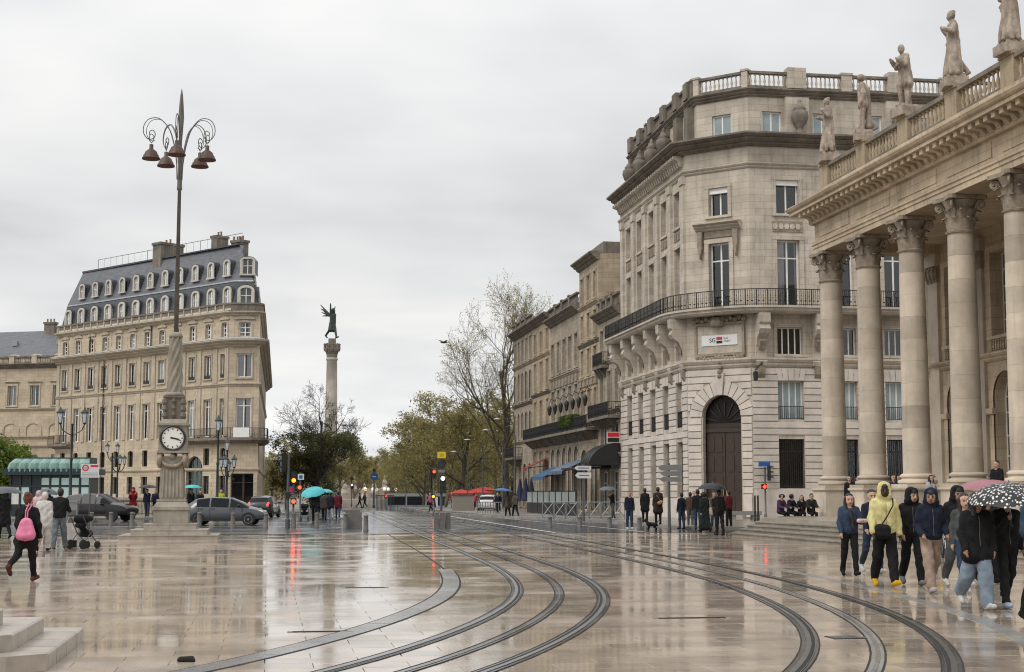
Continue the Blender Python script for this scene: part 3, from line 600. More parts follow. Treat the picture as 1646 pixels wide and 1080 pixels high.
window(bank, fC, uC, 12.95, 1.4, 4.0, -0.28, bars=(0.73,), fr=0.1, cur=0.2); window(bank, fC, uC, 18.65, 1.32, 1.75, -0.28, bars=(), fr=0.09, cur=0.2)
(part(bank, 'window_surround', ST_SG, lambda mb: frame_trim(mb, fC, uC, 12.95, 1.4, 4.0, 0.28, 0.1, False)), part(bank, 'window_surround', ST_SG, lambda mb: frame_trim(mb, fC, uC, 18.65, 1.32, 1.75, 0.22, 0.08)))
part(bank, 'shutter_box', WHITEP, lambda mb: fC.box(mb, uC - 0.66, uC + 0.66, -0.26, -0.05, 20.05, 20.39))
hd = part(bank, 'window_hood', ST_SG, lambda mb: fC.prof(mb, uC - 1.55, uC + 1.55, cornice(17.72, 18.2, 0.62)))
for s in (-1, 1): part(hd, 'hood_bracket', ST_CAP, lambda mb: fC.plate(mb, [(uC + s * 1.05, 17.72), (uC + s * 1.38, 17.72), (uC + s * 1.38, 16.9), (uC + s * 1.22, 16.0), (uC + s * 1.08, 16.6)], 0.0, 0.3))
part(hd, 'hood_frieze', ST_CAP, lambda mb: fC.box(mb, uC - 1.0, uC + 1.0, 0, 0.08, 17.3, 17.7))
# pilasters between the left-face windows
for u in [0.9] + [(a + b) / 2 for a, b in zip(uL[:-1], uL[1:])] + [fL.L - 0.4]:
    part(bank, 'pilaster', ST_SG, lambda mb: (fL.box(mb, u - 0.36, u + 0.36, 0.001, 0.16, 13.0, 20.9), fL.box(mb, u - 0.42, u + 0.42, 0.001, 0.24, 20.9, 21.4)))
# string courses, main cornice, attic
rp = round_path(bp, 0.5, 4)
part(bank, 'string_course', ST_SG, lambda mb: mb.sweep(bp, cornice(9.22, 9.78, 0.3, 2)))
part(bank, 'architrave_band', ST_SG, lambda mb: mb.sweep(bp, cornice(21.4, 21.75, 0.22, 2)))
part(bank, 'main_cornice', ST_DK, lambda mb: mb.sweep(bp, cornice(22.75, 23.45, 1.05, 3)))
for i in range(34):
    u = 0.3 + i * (fL.L - 0.5) / 34; part(bank, 'modillion', ST_SG, lambda mb: fL.prof(mb, u, u + 0.24, [(0, 22.1), (0.2, 22.15), (0.34, 22.5), (0.66, 22.6), (0.66, 22.78), (0, 22.78)]))
AT = [(XL + 0.9, YE), (XL + 0.9, YC + 0.35), (XL + CH + 0.35, YC - CH + 0.9), (52, YC - CH + 0.9)]; aL, aC, aF = Fac(*AT[0:2]), Fac(*AT[1:3]), Fac(*AT[2:4])
uFa = [30.45 - AT[2][0] + 3.3 * k for k in range(7)]
part(bank, 'attic_wall', ST_SG, lambda mb: (wall(mb, aL, 0, aL.L, 23.3, 26.2, [(u - 0.6, u + 0.6, 23.75, 25.1, 0) for u in uL], 0.25), wall(mb, aC, 0, aC.L, 23.3, 26.2, [(aC.L / 2 - 0.72, aC.L / 2 + 0.6, 23.6, 25.2, 0)], 0.25), wall(mb, aF, 0, aF.L, 23.3, 26.2, [(u - 0.62, u + 0.62, 23.6, 25.2, 0) for u in uFa], 0.25)))
for u in uL: window(bank, aL, u, 23.75, 1.2, 1.35, -0.2, bars=(), cur=0.2)
window(bank, aC, aC.L / 2 - 0.06, 23.6, 1.32, 1.6, -0.15, bars=(), fr=0.09, cur=0, pm=SKY_TINT)
for u in uFa: window(bank, aF, u, 23.6, 1.24, 1.6, -0.15, bars=(), fr=0.09, cur=0, pm=SKY_TINT)
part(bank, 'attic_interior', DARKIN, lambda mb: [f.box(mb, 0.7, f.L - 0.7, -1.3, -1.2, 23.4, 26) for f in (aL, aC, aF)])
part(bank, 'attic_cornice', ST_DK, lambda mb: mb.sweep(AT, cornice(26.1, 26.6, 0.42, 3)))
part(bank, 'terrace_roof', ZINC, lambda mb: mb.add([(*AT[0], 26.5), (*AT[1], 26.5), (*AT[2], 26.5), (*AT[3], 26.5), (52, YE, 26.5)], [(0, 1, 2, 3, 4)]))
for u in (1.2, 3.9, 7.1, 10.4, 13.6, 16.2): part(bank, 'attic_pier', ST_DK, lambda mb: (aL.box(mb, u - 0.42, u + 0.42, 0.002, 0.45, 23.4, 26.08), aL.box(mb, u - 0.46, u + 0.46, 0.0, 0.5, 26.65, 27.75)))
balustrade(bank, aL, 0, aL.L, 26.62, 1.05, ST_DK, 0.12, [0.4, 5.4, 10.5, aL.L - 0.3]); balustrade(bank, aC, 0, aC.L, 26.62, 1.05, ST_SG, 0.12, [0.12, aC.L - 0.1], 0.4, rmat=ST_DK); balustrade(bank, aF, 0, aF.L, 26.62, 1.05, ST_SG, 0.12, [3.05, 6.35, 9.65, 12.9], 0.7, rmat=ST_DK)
for u in (3.05, 9.65): part(bank, 'attic_pier', ST_SG, lambda mb: (aF.box(mb, u - 0.75, u + 0.75, 0.002, 0.4, 23.4, 26.08), aF.box(mb, u - 0.6, u + 0.6, -0.32, 0.43, 26.64, 27.95)))
urn = MB(); urn.lathe([(0.34, 0), (0.34, 0.3), (0.2, 0.36), (0.16, 0.55), (0.42, 0.85), (0.55, 1.25), (0.5, 1.55), (0.34, 1.66), (0.4, 1.74), (0.24, 1.95), (0.1, 2.15), (0.13, 2.25), (0.02, 2.4)], 14); urn = urn.mesh('urn', ST_DK, True)
for f, u, d in ((aL, 2.5, 0.75), (aL, 5.5, 0.75), (aL, 8.8, 0.75), (aL, 12.0, 0.75), (aF, 3.05, 0.75), (aF, 9.65, 0.75)): mk('urn', urn, parent=bank, loc=f.W(u, 23.48, d))
# balcony with consoles
BPp = round_path([(XL, YE), (XL, YC + 0.3), (XL + CH - 0.2, YC - CH + 0.1), (52, YC - CH)], 1.6, 6)
part(bank, 'balcony_slab', ST_SG, lambda mb: mb.sweep(BPp, [(-0.3, 12.42), (1.05, 12.42), (1.2, 12.55), (1.2, 12.68), (1.32, 12.72), (1.32, 12.84), (-0.3, 12.84)]))
rl = offpath(BPp, 1.2); iron_rail(bank, rl, 12.84, 1.02, panel=True)
CON = [(0, 9.3), (0.22, 9.3), (0.3, 9.55), (0.2, 9.8), (0.26, 10.4), (0.5, 10.95), (0.85, 11.2), (1.0, 11.45), (0.9, 11.7), (1.02, 11.85), (1.05, 12.4), (0, 12.4)]
for f, u in [(fL, u) for u in [0.75] + [(a + b) / 2 for a, b in zip(uL[:-1], uL[1:])] + [fL.L - 0.45]] + [(fF, u) for u in (0.55, uF[0] + 1.71, uF[1] + 1.71, uF[2] + 1.71)]:
    cn = part(bank, 'balcony_console', ST_SG, lambda mb: f.prof(mb, u - 0.34, u + 0.34, CON))
    part(cn, 'console_drop', ST_CAP, lambda mb: f.prof(mb, u - 0.22, u + 0.22, [(0.07, 8.55), (0.24, 8.8), (0.3, 9.28), (0.07, 9.28)])); part(cn, 'console_leaf', ST_CAP, lambda mb: f.prof(mb, u - 0.2, u + 0.2, [(0.3, 10.5), (0.55, 10.9), (0.62, 10.75), (0.34, 10.2)]))
# sign over the door
sp_ = part(bank, 'sign_panel', ST_SG, lambda mb: (fC.box(mb, uC - 1.65, uC + 1.65, 0.0, 0.10, 10.0, 12.0)))
part(sp_, 'panel_moulding', ST_CAP, lambda mb: [fC.box(mb, *q) for q in ((uC - 1.7, uC + 1.7, 0.1, 0.2, 9.98, 10.14), (uC - 1.7, uC + 1.7, 0.1, 0.2, 11.86, 12.02), (uC - 1.7, uC - 1.54, 0.1, 0.2, 10.14, 11.86), (uC + 1.54, uC + 1.7, 0.1, 0.2, 10.14, 11.86))])
part(sp_, 'garland', ST_CAP, lambda mb: [mb.lathe([(0.03, -0.17), (0.15, -0.08), (0.17, 0.05), (0.06, 0.16)], 7, fC.W(uC + x, z, 0.16)) for x, z in [(-1.5 + 0.25 * i, 9.9 - 0.12 * math.sin(math.pi * ((i % 6) / 6))) for i in range(13)] + [(0.0, 9.6), (0.02, 9.3), (0, 9.0), (-0.02, 8.75)]])
part(sp_, 'cartouche', ST_CAP, lambda mb: [mb.lathe([(0.03, -0.17), (0.15, -0.08), (0.17, 0.05), (0.06, 0.16)], 7, fC.W(uC + x, z, 0.16)) for x, z in [(-1.7 + 0.28 * i, 12.15 + 0.1 * (i % 2)) for i in range(13)]] + [mb.lathe([(0.05, -0.3), (0.4, -0.2), (0.5, 0.05), (0.3, 0.32), (0.05, 0.36)], 10, fC.W(uC - 0.1, 12.0, 0.2))])
sb = part(sp_, 'sign_board', pmat('sign white', (0.72, 0.72, 0.72), 0.4), lambda mb: fC.box(mb, uC - 1.22, uC + 1.22, 0.10, 0.15, 10.62, 11.25))
REDP, BLKP = pmat('sign red', (0.62, 0.015, 0.03), 0.4), pmat('sign black', (0.01, 0.01, 0.012), 0.4)
part(sp_, 'logo_red', REDP, lambda mb: fC.box(mb, uC - 0.2, uC + 0.2, 0.151, 0.158, 10.96, 11.14)); part(sp_, 'logo_black', BLKP, lambda mb: fC.box(mb, uC - 0.2, uC + 0.2, 0.151, 0.158, 10.74, 10.91))
mk('lettering', text_mesh('SG', 0.36, BLKP), parent=sp_, loc=fC.W(uC - 0.47, 10.94, 0.16), rz=fC.rz); mk('lettering', text_mesh('SUD', 0.16, BLKP, 0.004), parent=sp_, loc=fC.W(uC + 0.43, 11.02, 0.155), rz=fC.rz); mk('lettering', text_mesh('OUEST', 0.16, BLKP, 0.004), parent=sp_, loc=fC.W(uC + 0.53, 10.86, 0.155), rz=fC.rz)
wl = part(bank, 'wall_lantern', IRON, lambda mb: (mb.tube([fF.W(0.55, 9.3, 0.1), fF.W(0.5, 9.45, 0.5), fF.W(0.25, 9.3, 0.9), fF.W(-0.1, 8.95, 1.0)], 0.05), mb.lathe([(0.05, 0.2), (0.16, 0.1), (0.13, -0.35), (0.04, -0.4)], 8, fF.W(-0.1, 8.7, 1.0))))
# ------------------------------------------------------------------ theatre with its colonnade
TX, TY0, TS = 25.0, 63.76, 4.30
ST_STEPS = stone('stone theatre step', (0.27, 0.24, 0.20), rough=0.5, streak=0.0, orand=0.16, var=0.25, scale=3.0)
th = thing('theatre', 'honey stone theatre with giant columns, balustrade and broad entrance steps', 'theatre', (TX + 4, 50, 0))
ST_THB = stone('stone balustrade', (0.43, 0.35, 0.25), streak=0.75, dirt=(0.10, 0.085, 0.06), dirt_amt=0.7, dscale=1.1)
COLY = [TY0 - TS * k for k in range(9)]
for k in range(5):
    xf = 18.0 + 0.5 * k; z0, z1 = 0.13 * k, 0.13 * (k + 1); yn = 57.0 + 0.55 * k; y = yn; q = 0
    pts = [(xf, 20.0), (xf, yn), (xf + 1.2, yn + 2.6), (xf + 4.0, 66.2 - 0.35 * k), (xf + 8, 66.2 - 0.35 * k)]
    if k < 4:                                            # separate stones along each step edge
        for (a, b) in zip(pts[:-1], pts[1:]):
            a, b = Vector(a), Vector(b); L = (b - a).length; n = max(1, round(L / 2.0)); nn = Vector(((b - a).y, -(b - a).x)).normalized()
            for i in range(n):
                p, r_ = a + (b - a) * ((i + 0.006) / n), a + (b - a) * ((i + 0.994) / n); w = nn * 0.62
                mb = MB(); o_ = nn * 0.035; mb.prism([(p.x + o_.x, p.y + o_.y), (r_.x + o_.x, r_.y + o_.y), (r_.x + w.x, r_.y + w.y), (p.x + w.x, p.y + w.y)], z0 - 0.05, z1 - 0.04); mb.prism([(p.x, p.y), (r_.x, r_.y), (r_.x + w.x, r_.y + w.y), (p.x + w.x, p.y + w.y)], z1 - 0.04, z1 - 0.0005 * k); mk('step_stone', mb, ST_STEPS, th)
    else:
        part(th, 'podium', ST_STEP, lambda mb: mb.prism([(xf, 20.0), (xf, yn), (xf + 1.2, yn + 2.6), (xf + 3.4, 65.2), (31, 65.2), (31, 20.0)], -0.1, z1))
# drums, one mesh per height shared by all columns
ND = 10; ZS0, ZS1 = 2.42, 11.17; drum_me = []
for i in range(ND):
    a, b = i / ND, (i + 1) / ND; r = lambda t: 0.545 - 0.07 * t ** 1.6; h = (ZS1 - ZS0) / ND; mb = MB()
    mb.lathe([(r(a) - 0.008, 0.0), (r(a), 0.008), (r((a + b) / 2), h / 2), (r(b), h - 0.008), (r(b) - 0.008, h)], 28); drum_me.append(mb.mesh('drum', ST_THC, 'auto'))
mb = MB(); mb.box(-0.8, 0.8, -0.8, 0.8, 0.645, 0.83); mb.box(-0.74, 0.74, -0.74, 0.74, 0.83, 1.72); mb.frustum([(-0.74, -0.74), (0.74, -0.74), (0.74, 0.74), (-0.74, 0.74)], [(-0.82, -0.82), (0.82, -0.82), (0.82, 0.82), (-0.82, 0.82)], 1.72, 1.80); mb.box(-0.82, 0.82, -0.82, 0.82, 1.80, 1.87); ped_me = mb.mesh('pedestal', ST_THC)
mb = MB(); mb.box(-0.76, 0.76, -0.76, 0.76, 1.871, 2.01); mb.lathe([(0.7, 2.01), (0.755, 2.05), (0.765, 2.11), (0.74, 2.16), (0.64, 2.18), (0.6, 2.23), (0.63, 2.26), (0.68, 2.29), (0.68, 2.34), (0.63, 2.38), (0.56, 2.42)], 28); base_me = mb.mesh('column_base', ST_THC, 'auto')
def capital_mesh(r, h):
    mb = MB(); mb.lathe([(r + 0.06, -0.04), (r + 0.08, 0.02), (r + 0.02, 0.05), (r * 0.94, 0.1), (r * 0.98, h * 0.5), (r * 1.12, h * 0.75), (r * 1.36, h * 0.88)], 20)
    s = r * 1.62; P = []
    for k in range(4):
        a = math.pi / 4 + k * math.pi / 2; c = (math.cos(a) * s * 1.3, math.sin(a) * s * 1.3); m = (math.cos(a + math.pi / 4) * s * 0.80, math.sin(a + math.pi / 4) * s * 0.80); t = (-math.sin(a) * 0.08, math.cos(a) * 0.08)
        P += [(c[0] - t[0], c[1] - t[1]), (c[0] + t[0], c[1] + t[1]), m]
    mb.prism(P, h * 0.89, h)
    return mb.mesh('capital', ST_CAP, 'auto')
def leaf_mesh(r0, hh, w, curl):
    mb = MB(); n = 6; m = 4; vs = []
    for i in range(n + 1):
        t = i / n; out = r0 + 0.03 + 0.05 * t + curl * max(0, t - 0.55) ** 2 * 5; z = hh * (t if t < 0.85 else 0.85 + 0.05 - (t - 0.85) * 1.1); ww = w * (0.75 + 0.5 * math.sin(math.pi * t)) * (1 - 0.75 * max(0, t - 0.6) / 0.4) * (1 + 0.12 * (i % 2))
        for j in range(m + 1): s = j / m * 2 - 1; vs.append((out - 0.05 * s * s + 0.02 * (abs(s) < 0.1), s * ww, z))
    k = len(vs); vs += [(x - 0.035, y, z) for x, y, z in vs]; fs = []
    for i in range(n):
        for j in range(m):
            a = i * (m + 1) + j; fs += [(a, a + 1, a + m + 2, a + m + 1), (k + a, k + a + m + 1, k + a + m + 2, k + a + 1)]
    mb.add(vs, fs); return mb.mesh('acanthus_leaf', ST_CAP, True)
def volute_mesh(r, h):
    mb = MB(); pts = []; c = (r * 1.62, h * 0.74)
    pts.append((r * 0.95, 0, h * 0.42)); pts.append((r * 1.15, 0, h * 0.62)); pts.append((r * 1.45, 0, h * 0.86))
    for i in range(12): a = rad(100 - i * 45); q = 0.15 * (1 - i / 15); pts.append((c[0] + q * math.cos(a), 0, c[1] + q * math.sin(a)))
    mb.tube(pts, [0.05, 0.055, 0.06] + [0.055] * 12, 5); return mb.mesh('volute', ST_CAP, True)
CAPH = 1.32
cap_me, lf1, lf2, vol = capital_mesh(0.475, CAPH), leaf_mesh(0.46, 0.62, 0.19, 0.20), leaf_mesh(0.44, 0.95, 0.17, 0.26), volute_mesh(0.475, CAPH)
for k, y in enumerate(COLY[:7]):
    c = mk('column', ped_me, parent=th, loc=(TX, y, 0)); mk('column_base', base_me, parent=c, loc=(TX, y, 0))
    for i in range(ND): mk('drum', drum_me[i], parent=c, loc=(TX, y, ZS0 + i * (ZS1 - ZS0) / ND), rz=R.uniform(0, 6))
    mk('capital', cap_me, parent=c, loc=(TX, y, ZS1))
    for i in range(8): mk('acanthus_leaf', lf1, parent=c, loc=(TX, y, ZS1 + 0.02), rz=i * math.pi / 4); mk('acanthus_leaf', lf2, parent=c, loc=(TX, y, ZS1 + 0.06), rz=(i + 0.5) * math.pi / 4)
    for i in range(4): mk('volute', vol, parent=c, loc=(TX, y, ZS1), rz=math.pi / 4 + i * math.pi / 2)
# entablature: architrave, frieze, dentils, cornice, balustrade with statues
EN, ES = 64.35, 22.0
tp = [(30.5, EN), (24.45, EN), (24.45, ES)]; fT = Fac((24.45, EN), (24.45, ES)); fTe = Fac((30.5, EN), (24.45, EN))
part(th, 'architrave', ST_TH, lambda mb: (mb.prism([(24.45, ES), (24.45, EN), (30.2, EN), (30.2, EN - 1.15), (25.6, EN - 1.15), (25.6, ES)], 12.50, 13.0), mb.sweep(tp, [(-0.02, 12.74), (0.04, 12.74), (0.04, 12.86), (0.09, 12.9), (0.09, 13.04), (-0.02, 13.04)])))
part(th, 'frieze', ST_TH, lambda mb: mb.prism([(24.5, ES), (24.5, EN - 0.05), (30.2, EN - 0.05), (30.2, ES)], 13.0, 14.05))
for u0 in range(9): part(th, 'frieze_panel', ST_TH, lambda mb: fT.box(mb, 2.4 + u0 * 4.3 - 1.75, 2.4 + u0 * 4.3 + 1.75, -0.05, -0.02, 13.2, 13.75))
part(th, 'cornice', ST_TH, lambda mb: mb.sweep(tp, [(-0.1, 13.85), (0.12, 13.85), (0.16, 13.92), (0.16, 14.34), (0.84, 14.36), (0.84, 14.5), (0.94, 14.56), (1.0, 14.66), (1.0, 14.7), (-0.1, 14.9)]))
for i in range(62):
    part(th, 'modillion', ST_TH, lambda mb: fT.prof(mb, 0.1 + i * 0.56, 0.1 + i * 0.56 + 0.26, [(0.1, 13.94), (0.22, 13.96), (0.36, 14.12), (0.74, 14.16), (0.74, 14.352), (0.1, 14.352)]))
for i in range(9): part(th, 'modillion', ST_TH, lambda mb: fTe.prof(mb, 0.5 + i * 0.56, 0.5 + i * 0.56 + 0.26, [(0.1, 13.94), (0.22, 13.96), (0.36, 14.12), (0.74, 14.16), (0.74, 14.352), (0.1, 14.352)]))
piers = [EN - y for y in COLY]
fB = Fac((24.95, EN - 0.1), (24.95, ES)); part(th, 'blocking_course', ST_TH, lambda mb: mb.sweep([(30, EN - 0.1), (24.95, EN - 0.1), (24.95, ES)], [(-0.5, 14.7), (0.25, 14.7), (0.25, 15.5), (-0.5, 15.5)]))
balustrade(th, fB, 0.0, fB.L, 15.5, 1.05, ST_THB, 0.0, [p - 0.1 for p in piers], 0.95, 0.3, rmat=ST_DK)
fB2 = Fac((30.0, EN - 0.32), (25.5, EN - 0.32)); balustrade(th, fB2, 0.0, fB2.L, 15.5, 1.05, ST_THB, 0.0, [2.6], 0.8, 0.3, rmat=ST_DK)
fB3 = Fac((30.6, EN - 4), (30.6, ES)); part(th, 'upper_wall', ST_TH, lambda mb: mb.box(30.6, 34, ES, EN - 4.0, 14.6, 17.4)); balustrade(th, fB3, 0, fB3.L, 17.35, 1.25, ST_DK, -0.15, [0.4] + [p - 4 for p in piers[1:]], 0.8, 0.32)
part(th, 'portico_ceiling', ST_TH, lambda mb: mb.box(25.5, 30.1, ES, EN - 1.0, 12.9, 13.1))
# wall behind the columns
TWX = 30.0; fW = Fac((TWX, 65.0), (TWX, ES)); bays = [65.0 - (y - TS / 2) for y in COLY[:8]]
ops = [(u - 0.95, u + 0.95, 8.2, 11.75, 0) for u in bays] + [(u - 1.05, u + 1.05, 0.66, 6.7, 1.05) for u in bays]
part(th, 'wall', ST_TH, lambda mb: (wall(mb, fW, 0, fW.L, 0.6, 13.0, ops, 0.5), mb.add([(TWX, 65.0, 0), (42, 65.0, 0), (42, 65.0, 17.4), (TWX, 65.0, 17.4)], [(0, 1, 2, 3)])))
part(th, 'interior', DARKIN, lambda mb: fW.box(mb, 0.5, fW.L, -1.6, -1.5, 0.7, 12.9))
for i, u in enumerate(bays):
    window(th, fW, u, 8.2, 1.9, 3.55, -0.45, bars=(0.2, 0.4, 0.6, 0.8), mull=3, fr=0.06, cur=0); window(th, fW, u, 0.66, 2.1, 6.04, -0.45, rise=1.05, bars=(0.14, 0.28, 0.42, 0.56, 0.72, 0.83), mull=3, fr=0.07, cur=0.0)
    (part(th, 'window_surround', ST_TH, lambda mb: frame_trim(mb, fW, u, 8.2, 1.9, 3.55, 0.3, 0.12, True)), part(th, 'window_surround', ST_TH, lambda mb: frame_trim(mb, fW, u, 0.66, 2.1, 6.04, 0.34, 0.1, False, 1.05)))
    part(th, 'arch_impost', ST_TH, lambda mb: (fW.box(mb, u - 1.6, u - 1.02, 0, 0.17, 4.95, 5.2), fW.box(mb, u + 1.02, u + 1.6, 0, 0.17, 4.95, 5.2)))
    part(th, 'window_apron', ST_CAP, lambda mb: fW.box(mb, u - 1.1, u + 1.1, 0.0, 0.14, 7.55, 8.05))
    bm = baluster_mesh(0.42, ST_TH, 0.06)
    for j in range(9): mk('baluster', bm, parent=th, loc=fW.W(u - 0.85 + 0.21 * j, 7.59, 0.2))
part(th, 'string_course', ST_TH, lambda mb: fW.prof(mb, 0.0, fW.L, cornice(7.15, 7.52, 0.32, 2)))
pil_me = MB(); pil_me.box(-0.14, 0.2, -0.48, 0.48, 2.0, 11.2); pil_me.box(-0.22, 0.2, -0.56, 0.56, 0.65, 2.0); pil_me.box(-0.26, 0.2, -0.6, 0.6, 11.95, 12.5); pil_me = pil_me.mesh('pilaster', ST_THC)
pcap = MB(); pcap.box(-0.18, 0.2, -0.5, 0.5, 11.2, 11.95)
for j in range(3): pcap.lathe([(0.05, 11.25), (0.16, 11.45), (0.2, 11.7), (0.12, 11.9)], 6, (-0.18, -0.34 + 0.34 * j, 0))
pcap = pcap.mesh('pilaster_capital', ST_CAP)
for y in COLY[:7]: p = mk('pilaster', pil_me, parent=th, loc=(TWX, y, 0)); mk('pilaster_capital', pcap, parent=p, loc=(TWX, y, 0))
# ------------------------------------------------------------------ golden corner building across the square
ZINCL = pmat('pale zinc flashing', (0.50, 0.52, 0.53), 0.4, var=0.2, metal=0.2)
go = thing('corner_building', 'golden stone building with rounded prow and two rows of slate dormers', 'building', (-8, 148, 0))
gP1 = Vector((-3.77, 142.46)); gd = Vector((-0.6255, 0.7803)); gP0 = gP1 + gd * 30.0; gP2 = Vector((-0.95, 142.0)); gP3 = Vector((-0.45, 205.0)); gP4 = Vector((-18, 186))
gp = [tuple(gP0), tuple(gP1), tuple(gP2), tuple(gP3)]; gL, gC, gR = Fac(gP0, gP1), Fac(gP1, gP2), Fac(gP2, gP3)
ub = [30.0 - (0.75 + 2.52 * k) for k in range(12)][::-1]; uc = gC.L / 2; ur = [1.6 + 2.9 * k for k in range(20)]
LV = [(4.35, 6.1, 0.95, 0.3), (7.0, 10.55, 1.05, 0), (12.5, 14.75, 1.05, 0), (16.35, 17.75, 0.85, 0.12)]   # z0, z1, w, rise
def gops(us, k=1.0, gf=True):
    o = [(u - w * k / 2, u + w * k / 2, a, b, r) for u in us for a, b, w, r in LV[1:]]
    if gf: o += [(u - 0.45, u + 0.45, 4.3, 5.9, 0.25 if i % 2 else 0) for i, u in enumerate(us)] + [(u - 0.5, u + 0.5, 1.6, 3.3, 0) for u in us]
    return o
gopC = gops([uc], 1.35, False) + [(uc - 1.05, uc + 1.05, 0.1, 3.5, 0)]
part(go, 'wall', ST_GO, lambda mb: (wall(mb, gL, 0, gL.L, 0, 18.5, [o for o in gops(ub) if not (o[2] < 6 and 23.4 < (o[0] + o[1]) / 2 < 26.5)] + [(23.6, 26.2, 0.2, 5.2, 1.3)], 0.3), wall(mb, gC, 0, gC.L, 0, 18.5, gopC, 0.35), wall(mb, gR, 0, gR.L, gz(200), 18.5, gops(ur), 0.3), mb.add([(*gP3, -2), (*gP4, -2), (*gP4, 18.5), (*gP3, 18.5)], [(0, 1, 2, 3)]), mb.add([(*gP0, -2), (*gP4, -2), (*gP4, 18.5), (*gP0, 18.5)], [(0, 1, 2, 3)])))
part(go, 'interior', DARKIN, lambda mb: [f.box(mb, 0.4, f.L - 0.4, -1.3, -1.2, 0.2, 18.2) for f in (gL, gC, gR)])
for f, us, k in ((gL, ub, 1.0), (gC, [uc], 1.35), (gR, ur, 1.0)):
    for i, u in enumerate(us):
        for j, (a, b, w, r) in enumerate(LV):
            if j == 0: continue
            window(go, f, u, a, w * k, b - a, -0.2, rise=r, bars=(0.8,) if j == 1 else ((0.3, 0.62) if j == 3 else ()), fr=0.105, cur=0.85, pm=SKY_TINT if (i * 7 + j * 3) % 11 == 0 else None)
        if f is not gR: (part(go, 'window_surround', ST_GOB, lambda mb: frame_trim(mb, f, u, 7.0, 1.05 * k, 3.55, 0.14, 0.06, False)), part(go, 'window_surround', ST_GOB, lambda mb: frame_trim(mb, f, u, 12.5, 1.05 * k, 2.25, 0.14, 0.06)), part(go, 'window_surround', ST_GOB, lambda mb: frame_trim(mb, f, u, 16.35, 0.85 * k, 1.4, 0.16, 0.07, True, 0.12)), part(go, 'window_surround', ST_GOB, lambda mb: f.plate(mb, [(u - 0.75 * k, 18.0), (u + 0.75 * k, 18.0)] + arc(u, 18.05, 0.75 * k, 0.28, 8)[::-1][1:-1], 0.0, 0.14)))
        if f is gL:
            if not 23.4 < u < 26.5:
                window(go, f, u, 4.3, 0.9, 1.6, -0.22, rise=0.25 if i % 2 else 0, bars=(0.6,), cur=0.1, mat=IRON); window(go, f, u, 1.6, 1.0, 1.7, -0.22, bars=(0.6,), cur=0.0, mat=IRON)
            part(go, 'window_guard', IRON, lambda mb: (f.box(mb, u - 0.5, u + 0.5, 0.0, 0.03, 12.52, 12.85)))
window(go, gL, 24.9, 0.25, 2.6, 4.95, -0.3, rise=1.3, bars=(0.55,), mull=3, mat=pmat('green door paint', (0.03, 0.10, 0.08), 0.4), cur=0)
window(go, gC, uc, 0.12, 2.1, 3.38, -0.35, bars=(0.75,), mull=1, mat=WOOD, cur=0)
for u in [0.35] + [(a + b) / 2 for a, b in zip(ub[:-1], ub[1:])] + [29.7]: part(go, 'pilaster', ST_GOB, lambda mb: (gL.box(mb, u - 0.3, u + 0.3, 0.002, 0.1, 7.0, 11.6), gL.box(mb, u - 0.28, u + 0.28, 0.002, 0.1, 12.0, 15.3)))
part(go, 'downpipe', IRON, lambda mb: (mb.tube([gL.W(9.2, 0.2, 0.16), gL.W(9.2, 15.3, 0.16)], 0.06), mb.tube([gL.W(6.4, 16.2, 0.12), gL.W(6.4, 18.3, 0.12)], 0.06), mb.tube([gL.W(17.4, 16.2, 0.12), gL.W(17.4, 18.3, 0.12)], 0.06)))
grp = round_path(gp, 0.9, 5)
part(go, 'string_course', ST_GOB, lambda mb: (mb.sweep(gp, cornice(3.75, 4.0, 0.14, 1)), mb.sweep(gp, cornice(11.65, 11.95, 0.2, 2))))
for k in range(7): part(go, 'stone_course', ST_GO, lambda mb: (gC.box(mb, 0.05, uc - 1.1, 0.001, 0.05, 0.3 + k * 0.45, 0.70 + k * 0.45), gC.box(mb, uc + 1.1, gC.L - 0.05, 0.001, 0.05, 0.3 + k * 0.45, 0.70 + k * 0.45)))
part(go, 'main_cornice', ST_GOB, lambda mb: mb.sweep(grp, cornice(15.35, 16.05, 0.85, 3)))
part(go, 'cornice_flashing', ZINCL, lambda mb: mb.sweep(grp, [(0.02, 16.08), (0.88, 16.06), (0.88, 16.14), (0.02, 16.3)]))
part(go, 'upper_cornice', ST_GOB, lambda mb: mb.sweep(grp, cornice(18.3, 18.75, 0.5, 2)))
part(go, 'parapet', ST_DK, lambda mb: mb.sweep(grp, [(0.1, 18.7), (0.3, 18.7), (0.3, 19.35), (0.38, 19.38), (0.38, 19.55), (0.05, 19.55), (0.05, 19.38), (0.1, 19.35)]))
for i in range(24):
    u = 0.6 + i * 1.26; (part(go, 'parapet_panel', STONEW, lambda mb: gL.box(mb, u, u + 0.95, 0.3, 0.33, 18.8, 19.0)), part(go, 'parapet_pier', ST_GOB, lambda mb: gL.box(mb, u - 0.25, u - 0.06, 0.29, 0.36, 18.76, 19.36)))
bcp = offpath(grp[2:-1] + [tuple(gR.W(8, 0)[:2])], 0.0); bcp = [tuple(gL.W(22.6, 0)[:2])] + bcp
part(go, 'balcony', ST_DK, lambda mb: mb.sweep(bcp, [(-0.1, 6.3), (0.6, 6.35), (0.95, 6.6), (0.95, 6.8), (-0.1, 6.8)])); iron_rail(go, offpath(bcp, 0.85), 6.8, 0.95, panel=True, sp=0.14)
b2 = [tuple(gL.W(-0.1, 0)[:2]), tuple(gL.W(3.6, 0)[:2])]; part(go, 'balcony', ST_DK, lambda mb: mb.sweep(b2, [(-0.1, 6.3), (0.9, 6.6), (0.9, 6.8), (-0.1, 6.8)])); iron_rail(go, offpath(b2, 0.8), 6.8, 0.95, sp=0.14)
